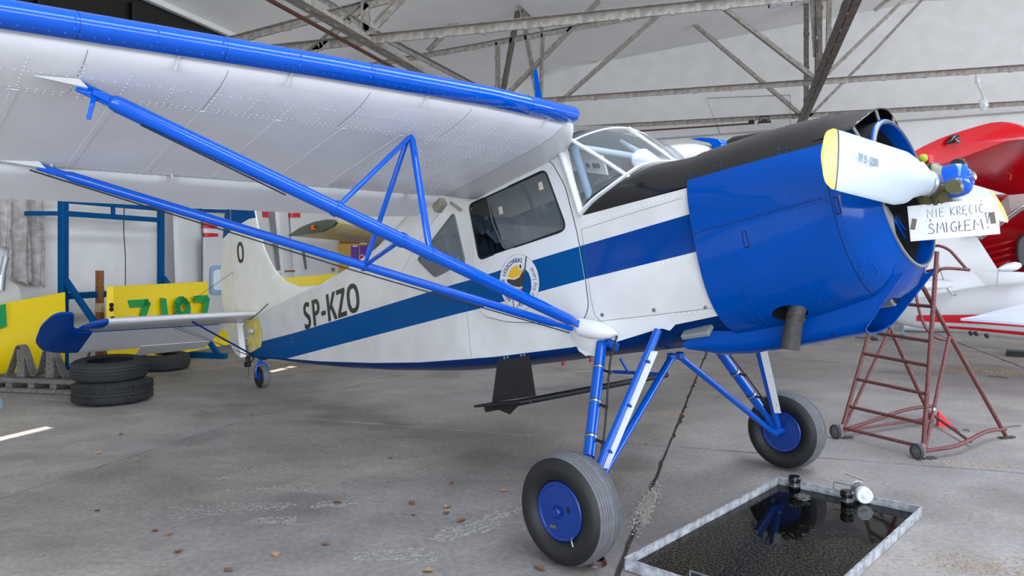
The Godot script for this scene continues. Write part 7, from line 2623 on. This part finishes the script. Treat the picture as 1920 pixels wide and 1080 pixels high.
	var bp := n0 + Vector3(0.02, 0.02, -0.02)
	var e := r0.lerp(r1, 0.655)
	bd.tube([bp.lerp(e, 0.32), bp.lerp(e, 0.345)], 0.0158, 10)
	label_part(part("tape_band", bd, st, M.steel), "silver band")
	var rc := MB.new()
	rc.loft([PackedVector3Array([Vector3(-0.05, 0, 0.05), Vector3(0.09, 0, 0.03), Vector3(0.08, 0, -0.06), Vector3(-0.05, 0, -0.05)]), PackedVector3Array([Vector3(-0.045, 0.05, 0.04), Vector3(0.05, 0.03, 0.02), Vector3(0.05, 0.04, -0.04), Vector3(-0.045, 0.1, -0.04)]), PackedVector3Array([Vector3(-0.04, 0.12, 0.01), Vector3(-0.02, 0.11, 0.01), Vector3(-0.02, 0.12, -0.02), Vector3(-0.04, 0.14, -0.02)])])
	single("chock", rc, mat(Color(0.85, 0.06, 0.10), 0.4), Vector3(1.72, 0, -7.802) + Vector3(0.06, 0.0, 0.06), "bright red wheel chock beneath the step stand's back leg", "chock")

# ---------------------------------------------------------------- on the floor
func floor_things() -> void:
	# drip tray
	var c0 := Vector3(-0.566, 0.062, -3.653)
	var c1 := Vector3(0.228, 0.062, -5.327)
	var c2 := Vector3(1.013, 0.062, -4.931)
	var ux := (c1 - c0); ux.y = 0
	var uz := (c2 - c1); uz.y = 0
	uz = (uz - ux * (uz.dot(ux) / ux.length_squared()))
	var L := ux.length()
	var Wd := uz.length()
	ux = ux.normalized(); uz = uz.normalized()
	var o := c0 * Vector3(1, 0, 1)
	var tr := thing("drip_tray", "large shallow metal tray of black oil on the floor below the engine", "tray", o)
	var bs := Basis(ux, Vector3.UP, ux.cross(Vector3.UP))
	if bs.z.dot(uz) < 0: bs.z = -bs.z
	var zz := uz
	var b := MB.new()
	b.box(ux * L / 2 + zz * Wd / 2 + Vector3(0, 0.006, 0), Vector3(L, 0.006, Wd), Basis(ux, Vector3.UP, ux.cross(Vector3.UP)))
	part("tray_floor", b, tr, mat(Color(0.16, 0.15, 0.13), 0.5))
	var zinc := worn(Color(0.46, 0.46, 0.46), Color(0.74, 0.75, 0.76), 2.5, 0.55, 0.0, 61)
	for q in [[Vector3.ZERO, ux * L], [zz * Wd, ux * L + zz * Wd], [Vector3.ZERO, zz * Wd], [ux * L, ux * L + zz * Wd]]:
		b = MB.new()
		var up := Vector3(0, 0.033, 0)
		b.bar(q[0] + up, q[1] + up, 0.006, 0.06, 0.001)
		b.bar(q[0] + Vector3(0, 0.062, 0), q[1] + Vector3(0, 0.062, 0), 0.012, 0.004, 0.001)
		part("tray_side", b, tr, zinc)
	for q in [[ux * (L + 0.004), zz], [ux * -0.004, zz]]:
		var m: Vector3 = q[0] + zz * Wd * 0.5
		b = MB.new()
		b.tube([m - zz * 0.075 + Vector3(0, 0.03, 0), m - zz * 0.075 + Vector3(0, 0.105, 0), m + zz * 0.075 + Vector3(0, 0.105, 0), m + zz * 0.075 + Vector3(0, 0.03, 0)], 0.005, 6)
		part("handle", b, tr, M.steel)
	var oil := mat(Color(0.05, 0.045, 0.035), 0.05)
	oil.metallic_specular = 0.24
	b = MB.new()
	b.box(ux * L / 2 + zz * Wd / 2 + Vector3(0, 0.013, 0), Vector3(L - 0.012, 0.008, Wd - 0.012), Basis(ux, Vector3.UP, ux.cross(Vector3.UP)))
	label_part(part("oil", b, tr, oil), "pool of black oil")
	# dusty film over the nearer part of the pool
	var fw := noise(3.0, 3, 66)
	var film := PackedVector2Array()
	for q in smooth_path([Vector3(0.0, 0, 0), Vector3(0.50, 0, 0.0), Vector3(0.60, 0, 0.10), Vector3(0.50, 0, 0.30), Vector3(0.42, 0, 0.45), Vector3(0.52, 0, 0.62), Vector3(0.62, 0, 0.80), Vector3(0.55, 0, 1.0), Vector3(0.0, 0, 1.0)], 12):
		film.append(Vector2(clampf(q.x + (0.05 * fw.get_noise_2d(q.x * 6, q.z * 6) if q.x > 0.01 else 0.0), 0.002, 1), clampf(q.z, 0.004, 0.996)))
	b = MB.new()
	b.patch([film], [], func(u, v): return ux * L * u + zz * Wd * v + Vector3(0, 0.0174, 0), 0.4, 0.4)
	var fmat := mat(Color.WHITE, 0.22)
	fmat.metallic_specular = 0.2
	var ft := ntex(0.035, Color(0.03, 0.028, 0.025), Color(0.25, 0.225, 0.17), 4, 67, 1024)
	ft.color_ramp.set_offset(0, 0.36)
	ft.color_ramp.set_offset(1, 0.62)
	fmat.albedo_texture = ft
	fmat.uv1_triplanar = true
	fmat.uv1_scale = Vector3.ONE * 1.4
	label_part(part("oil_film", b, tr, fmat), "dusty brown film on the oil")
	# drifting scum on the oil
	var rng := RandomNumberGenerator.new()
	rng.seed = 12
	var nz := noise(2.2, 3, 62)
	b = MB.new()
	for i in 3500:
		var u := rng.randf()
		var v := rng.randf()
		if nz.get_noise_2d(u * 1.6, v) + (0.32 - u) * 0.55 + (v - 0.5) * 0.1 < 0.0:
			continue
		var p := ux * L * (0.01 + 0.98 * u) + zz * Wd * (0.01 + 0.98 * v) + Vector3(0, 0.0172, 0)
		var a := rng.randf() * TAU
		var d := Vector3(cos(a), 0, sin(a)) * rng.randf_range(0.004, 0.016)
		var e := Vector3(-d.z, 0, d.x) * rng.randf_range(0.25, 0.7)
		var up := Vector3.UP
		b.tri(p - d, p + e, p + d, up, up, up)
		b.tri(p - d, p + d, p - e, up, up, up)
	var sc := part("scum", b, tr, mat(Color(0.16, 0.15, 0.12), 0.6))
	sc.set_meta("kind", "stuff")
	# things in the tray
	var fp := func(px: Vector3) -> Vector3: return px * Vector3(1, 0, 1) + Vector3(0, 0.017, 0)
	var of := thing("oil_filter", "black oil filter standing in the tray's far corner", "oil filter", fp.call(Vector3(0.323, 0, -5.212)), 0, "black oil filters in the tray")
	oil_filter(of)
	of = thing("oil_filter", "black oil filter beside the white bottle in the tray", "oil filter", fp.call(Vector3(0.615, 0, -4.986)), 0, "black oil filters in the tray")
	oil_filter(of)
	var bt := thing("bottle", "white plastic bottle lying in the tray with its base towards us", "bottle", fp.call(Vector3(0.726, 0, -5.042)) + Vector3(0, 0.050, 0))
	var ax := (Vector3(-0.10, 0.0, -1.0)).normalized()
	b = MB.new()
	b.lathe([Vector2(0, -0.002), Vector2(0.018, -0.002), Vector2(0.02, 0.003), Vector2(0.042, 0.0), Vector2(0.049, 0.006), Vector2(0.050, 0.02), Vector2(0.049, 0.17), Vector2(0.044, 0.19), Vector2(0.02, 0.215), Vector2(0.016, 0.24), Vector2(0, 0.242)], Transform3D(Basis(ax.cross(Vector3.UP), ax, Vector3.UP).orthonormalized(), Vector3.ZERO), 28)
	part("body", b, bt, mat(Color(0.86, 0.87, 0.87), 0.35))
	b = MB.new()
	b.lathe([Vector2(0.0505, 0.05), Vector2(0.0508, 0.14)], Transform3D(Basis(ax.cross(Vector3.UP), ax, Vector3.UP).orthonormalized(), Vector3.ZERO), 28)
	part("wrapper", b, bt, worn(Color(0.30, 0.27, 0.25), Color(0.72, 0.70, 0.68), 14.0, 0.6, 0.0, 63))
	b = MB.new()
	for k in 3:
		b.bar(-ax * 0.004 - Vector3(0, 0.014, 0).rotated(ax, k * PI / 3), -ax * 0.004 + Vector3(0, 0.014, 0).rotated(ax, k * PI / 3), 0.007, 0.007)
	part("base_star", b, bt, mat(Color(0.88, 0.88, 0.88), 0.35))
	var rz := noise(14.0, 3, 64)
	b = MB.new()
	b.grid(func(u, v):
		var th := PI * clampf(v, 0.01, 0.99)
		var d := Vector3(cos(TAU * u) * sin(th), cos(th) * 0.45, sin(TAU * u) * sin(th))
		return d * 0.045 * (1.0 + 0.7 * rz.get_noise_3dv(d)), 20, 12, true, 30.0)
	single("rag", b, worn(Color(0.12, 0.12, 0.11), Color(0.50, 0.50, 0.48), 20.0, 0.6, 0.0, 65), fp.call(Vector3(0.354, 0, -5.041)) + Vector3(0, 0.008, 0), "crumpled grey rag half sunk in the oil near the far corner", "rag")
	# tin lid by the wheel
	b = MB.new()
	b.lathe([Vector2(0, 0.004), Vector2(0.042, 0.004), Vector2(0.044, 0.026), Vector2(0.050, 0.026), Vector2(0.052, 0.018), Vector2(0.058, 0.010), Vector2(0.060, 0.0), Vector2(0, 0.0)], Transform3D(), 28)
	single("tin_lid", b, mat(Color(0.24, 0.13, 0.08), 0.35), Vector3(-0.725, 0, -3.692), "brown round tin lid on the floor against the near wheel", "lid")
	b = MB.new()
	b.tube([Vector3(0.703, 0, -5.793) + Vector3(0, 0.005, 0), Vector3(0.806, 0, -5.65) + Vector3(0, 0.005, 0)], 0.004, 6)
	single("stick", b, mat(Color(0.80, 0.78, 0.74), 0.6), Vector3.ZERO, "thin pale stick on the concrete between tray and step stand", "stick")
	for q in [[Vector3(1.842, 0, -7.679), Vector3(1.85, 0, -7.484), "short dark twig on the floor right of the red chock"], [Vector3(1.905, 0, -7.588), Vector3(1.949, 0, -7.558), "short straw-coloured twig on the floor beside a dark one"], [Vector3(2.326, 0, -7.833), Vector3(2.468, 0, -7.946), "dark twig beyond the step stand's right foot"], [Vector3(3.12, 0, -11.209), Vector3(3.297, 0, -11.081), "long wood splinter beside the sawdust heap"]]:
		b = MB.new()
		b.tube([q[0] + Vector3(0, 0.006, 0), q[0].lerp(q[1], 0.5) + Vector3(0, 0.012, 0), q[1] + Vector3(0, 0.005, 0)], 0.006, 5)
		single("twig", b, M.grey_wood, Vector3.ZERO, q[2], "twig")
	# dry leaves
	var lf := [[Vector3(-4.919, 0, -4.577), "tan leaf left of the long floor joint, below the tyre stack"], [Vector3(-3.812, 0, -3.531), "brown leaf on the bare concrete at the far left"], [Vector3(-3.21, 0, -3.367), "brown leaf lowest of three at the lower left"], [Vector3(-3.091, 0, -3.345), "small leaf just right of another at the lower left"], [Vector3(-2.857, 0, -3.159), "tan leaf low on the left, above the larger one"], [Vector3(-2.454, 0, -3.049), "large tan leaf at the bottom edge on the left"], [Vector3(-2.345, 0, -3.285), "dark red leaf near the bottom edge left of centre"], [Vector3(-2.476, 0, -4.111), "orange leaf at the right end of the flaked concrete"], [Vector3(-2.171, 0, -3.483), "brown leaf below the right end of the flaked concrete"], [Vector3(-4.474, 0, -4.506), "small tan leaf beside the long floor joint"], [Vector3(-4.695, 0, -6.193), "yellow leaf lying where two floor joints cross"], [Vector3(-5.275, 0, -5.139), "small leaf between the sun streak and the floor joint"], [Vector3(-1.531, 0, -4.648), "pale tan leaf left of the near wheel"], [Vector3(-1.597, 0, -4.04), "curled brown leaf on the flaked patch left of the near wheel"], [Vector3(-1.734, 0, -4.14), "tan leaf just above the flaked patch"], [Vector3(-1.769, 0, -4.24), "orange leaf above a tan one near the flaked patch"], [Vector3(-2.013, 0, -4.236), "dark orange leaf left of the red paint streak"], [Vector3(-1.931, 0, -4.704), "brown leaf midway between the wheel and the cross joint"], [Vector3(-1.499, 0, -3.339), "large brown leaf at the bottom edge of the picture"], [Vector3(-0.975, 0, -3.532), "pale leaf at the bottom edge beside the near wheel"], [Vector3(-2.632, 0, -5.154), "tan leaf below the cross joint in the middle"], [Vector3(-1.601, 0, -5.02), "whitish leaf near the top of the near wheel"], [Vector3(-0.782, 0, -6.209), "flat brown leaf right of the near leg"], [Vector3(-1.911, 0, -4.045), "white curled scrap left of the near wheel"]]
	var names := ["curled brown leaf", "flat tan leaf", "small folded leaf"]
	for i in lf.size():
		var s := rng.randf_range(0.022, 0.036)
		b = MB.new()
		var turn := rng.randf() * TAU
		var curl := rng.randf_range(0.4, 1.3)
		b.grid(func(u, v):
			var wd: float = sin(PI * clampf(v, 0.02, 1.0)) * (0.62 + 0.2 * sin(v * 19.0))
			var x: float = (u - 0.5) * 2.0 * wd
			return (Vector3(x, 0.10 + curl * x * x * 0.6 + 0.25 * v * v, (v - 0.5) * 2.0) * s).rotated(Vector3.UP, turn), 6, 10, false, 30.0)
		single("leaf", b, M.leaf if i % 3 else M.leaf_light, lf[i][0], lf[i][1], "leaf", "dry leaves scattered on the concrete")
	# sawdust, grit along the joint, flaked concrete
	scatter("sawdust", "heap of pale sawdust on the far floor at the right", "sawdust", Vector3(3.255, 0, -11.692), 0.55, 0.28, 700, Color(0.74, 0.62, 0.49), 0.009, 1)
	scatter("sawdust", "long thin trail of sawdust along the floor joint at the right", "sawdust", Vector3(1.752, 0, -6.357), 0.55, 0.06, 500, Color(0.68, 0.61, 0.53), 0.006, 2)
	scatter("sawdust", "small sawdust patch on the floor beyond the far wheel's tie strut", "sawdust", Vector3(-0.693, 0, -7.543), 0.18, 0.10, 150, Color(0.72, 0.61, 0.49), 0.007, 3)
	scatter("grit", "pale crumbs of concrete along the open joint near the tray", "grit", Vector3(-0.584, 0, -4.637), 0.05, 0.42, 900, Color(0.66, 0.63, 0.60), 0.009, 4)
	scatter("sawdust", "sawdust strewn over oil stains in the lower right corner", "sawdust", Vector3(1.121, 0, -4.237), 0.35, 0.16, 700, Color(0.66, 0.56, 0.46), 0.005, 5)
	scatter("sawdust", "sparse sawdust specks between the tray and the step stand", "sawdust", Vector3(1.269, 0, -5.122), 0.7, 0.5, 700, Color(0.66, 0.58, 0.50), 0.0045, 6)
	scatter("debris", "tiny crumbs and chips strewn over the near concrete", "debris", Vector3(-2.491, 0, -4.617), 2.6, 1.3, 900, Color(0.55, 0.50, 0.45), 0.005, 7)
	spall()

func oil_filter(o: Node3D) -> void:
	var b := MB.new()
	b.lathe([Vector2(0, 0), Vector2(0.034, 0), Vector2(0.036, 0.005), Vector2(0.036, 0.045), Vector2(0.033, 0.05), Vector2(0.033, 0.056), Vector2(0.040, 0.06), Vector2(0.041, 0.085), Vector2(0.034, 0.096), Vector2(0, 0.098)], Transform3D(), 28)
	part("can", b, o, mat(Color(0.03, 0.03, 0.032), 0.25))
	b = MB.new()
	b.lathe([Vector2(0.0365, 0.03), Vector2(0.037, 0.031), Vector2(0.037, 0.036), Vector2(0.0365, 0.037)], Transform3D(), 28)
	part("ring", b, o, M.dull_steel)

func scatter(called: String, label: String, cat: String, at: Vector3, rx: float, rz: float, count: int, c: Color, size: float, sd: int) -> void:
	var rng := RandomNumberGenerator.new()
	rng.seed = sd
	var chip := MB.new()
	chip.loft([PackedVector3Array([Vector3(-1, 0, -0.4), Vector3(0.8, 0, -0.5), Vector3(1, 0, 0.4), Vector3(-0.7, 0, 0.5)]), PackedVector3Array([Vector3(-0.6, 0.5, -0.2), Vector3(0.5, 0.4, -0.3), Vector3(0.6, 0.5, 0.2), Vector3(-0.5, 0.45, 0.3)])], true, true, 20.0)
	var mm := MultiMesh.new()
	mm.transform_format = MultiMesh.TRANSFORM_3D
	mm.use_colors = true
	mm.mesh = mesh_of([[chip, null]])
	mm.instance_count = count
	for i in count:
		var r := sqrt(-2.0 * log(maxf(rng.randf(), 1e-4))) * 0.5
		var a := rng.randf() * TAU
		var s := size * rng.randf_range(0.4, 1.3)
		var p := Vector3(cos(a) * r * rx, 0.0005, sin(a) * r * rz)
		mm.set_instance_transform(i, Transform3D(Basis(Vector3.UP, rng.randf() * TAU) * Basis(Vector3.RIGHT, rng.randf_range(-0.3, 0.3)) * Basis.from_scale(Vector3.ONE * s), p))
		var k := rng.randf_range(0.55, 1.1)
		var l := c.srgb_to_linear()
		mm.set_instance_color(i, Color(l.r * k, l.g * k, l.b * k * rng.randf_range(0.85, 1.0)))
	var o := MultiMeshInstance3D.new()
	o.name = numbered(called)
	o.multimesh = mm
	var m := mat(Color.WHITE, 0.9)
	m.vertex_color_use_as_albedo = true
	o.material_override = m
	o.position = at
	add_child(o)
	tag(o, label, cat)
	o.set_meta("kind", "stuff")

func spall() -> void:
	# places where the top of the concrete has flaked away
	var nz := noise(9.0, 4, 71)
	var fine := noise(40.0, 3, 72)
	var fl := get_node("floor")
	var m := worn(Color(0.46, 0.44, 0.415), Color(0.62, 0.60, 0.57), 6.0, 0.95, 0.0, 73)
	for q in [[Vector3(-3.215, 0, -3.72), 0.30, 0.13, 0.35], [Vector3(-3.005, 0, -3.869), 0.34, 0.12, 0.35], [Vector3(-2.915, 0, -4.292), 0.30, 0.07, 0.30], [Vector3(-3.177, 0, -4.173), 0.20, 0.06, 0.3], [Vector3(-2.668, 0, -3.728), 0.20, 0.10, 0.4], [Vector3(-2.488, 0, -4.086), 0.16, 0.08, 0.4], [Vector3(-3.521, 0, -4.625), 0.16, 0.05, 0.3], [Vector3(-3.573, 0, -4.327), 0.14, 0.04, 0.3], [Vector3(-1.514, 0, -3.957), 0.12, 0.30, -0.5], [Vector3(-1.424, 0, -4.219), 0.08, 0.25, -0.5], [Vector3(-1.586, 0, -3.848), 0.10, 0.16, -0.4], [Vector3(-1.739, 0, -3.484), 0.3, 0.12, 0.3]]:
		var b := MB.new()
		var c: Vector3 = q[0]
		b.grid(func(u, v):
			var x: float = (u - 0.5) * 2.0
			var z: float = (v - 0.5) * 2.0
			var p := Vector3(x * q[1], 0, z * q[2]).rotated(Vector3.UP, q[3])
			var w := c + p
			var edge: float = 1.0 - x * x - z * z + 0.9 * nz.get_noise_2d(w.x, w.z)
			var h: float = -0.004 + 0.010 * clampf(edge * 2.0, 0.0, 1.0) * (0.55 + 0.9 * fine.get_noise_2d(w.x, w.z) + 0.5 * nz.get_noise_2d(w.x * 2, w.z * 2))
			return Vector3(w.x, h, w.z), 60, 36, false, 60.0)
		var o := part("spalled_concrete", b, fl, m)
		o.set_meta("kind", "stuff")
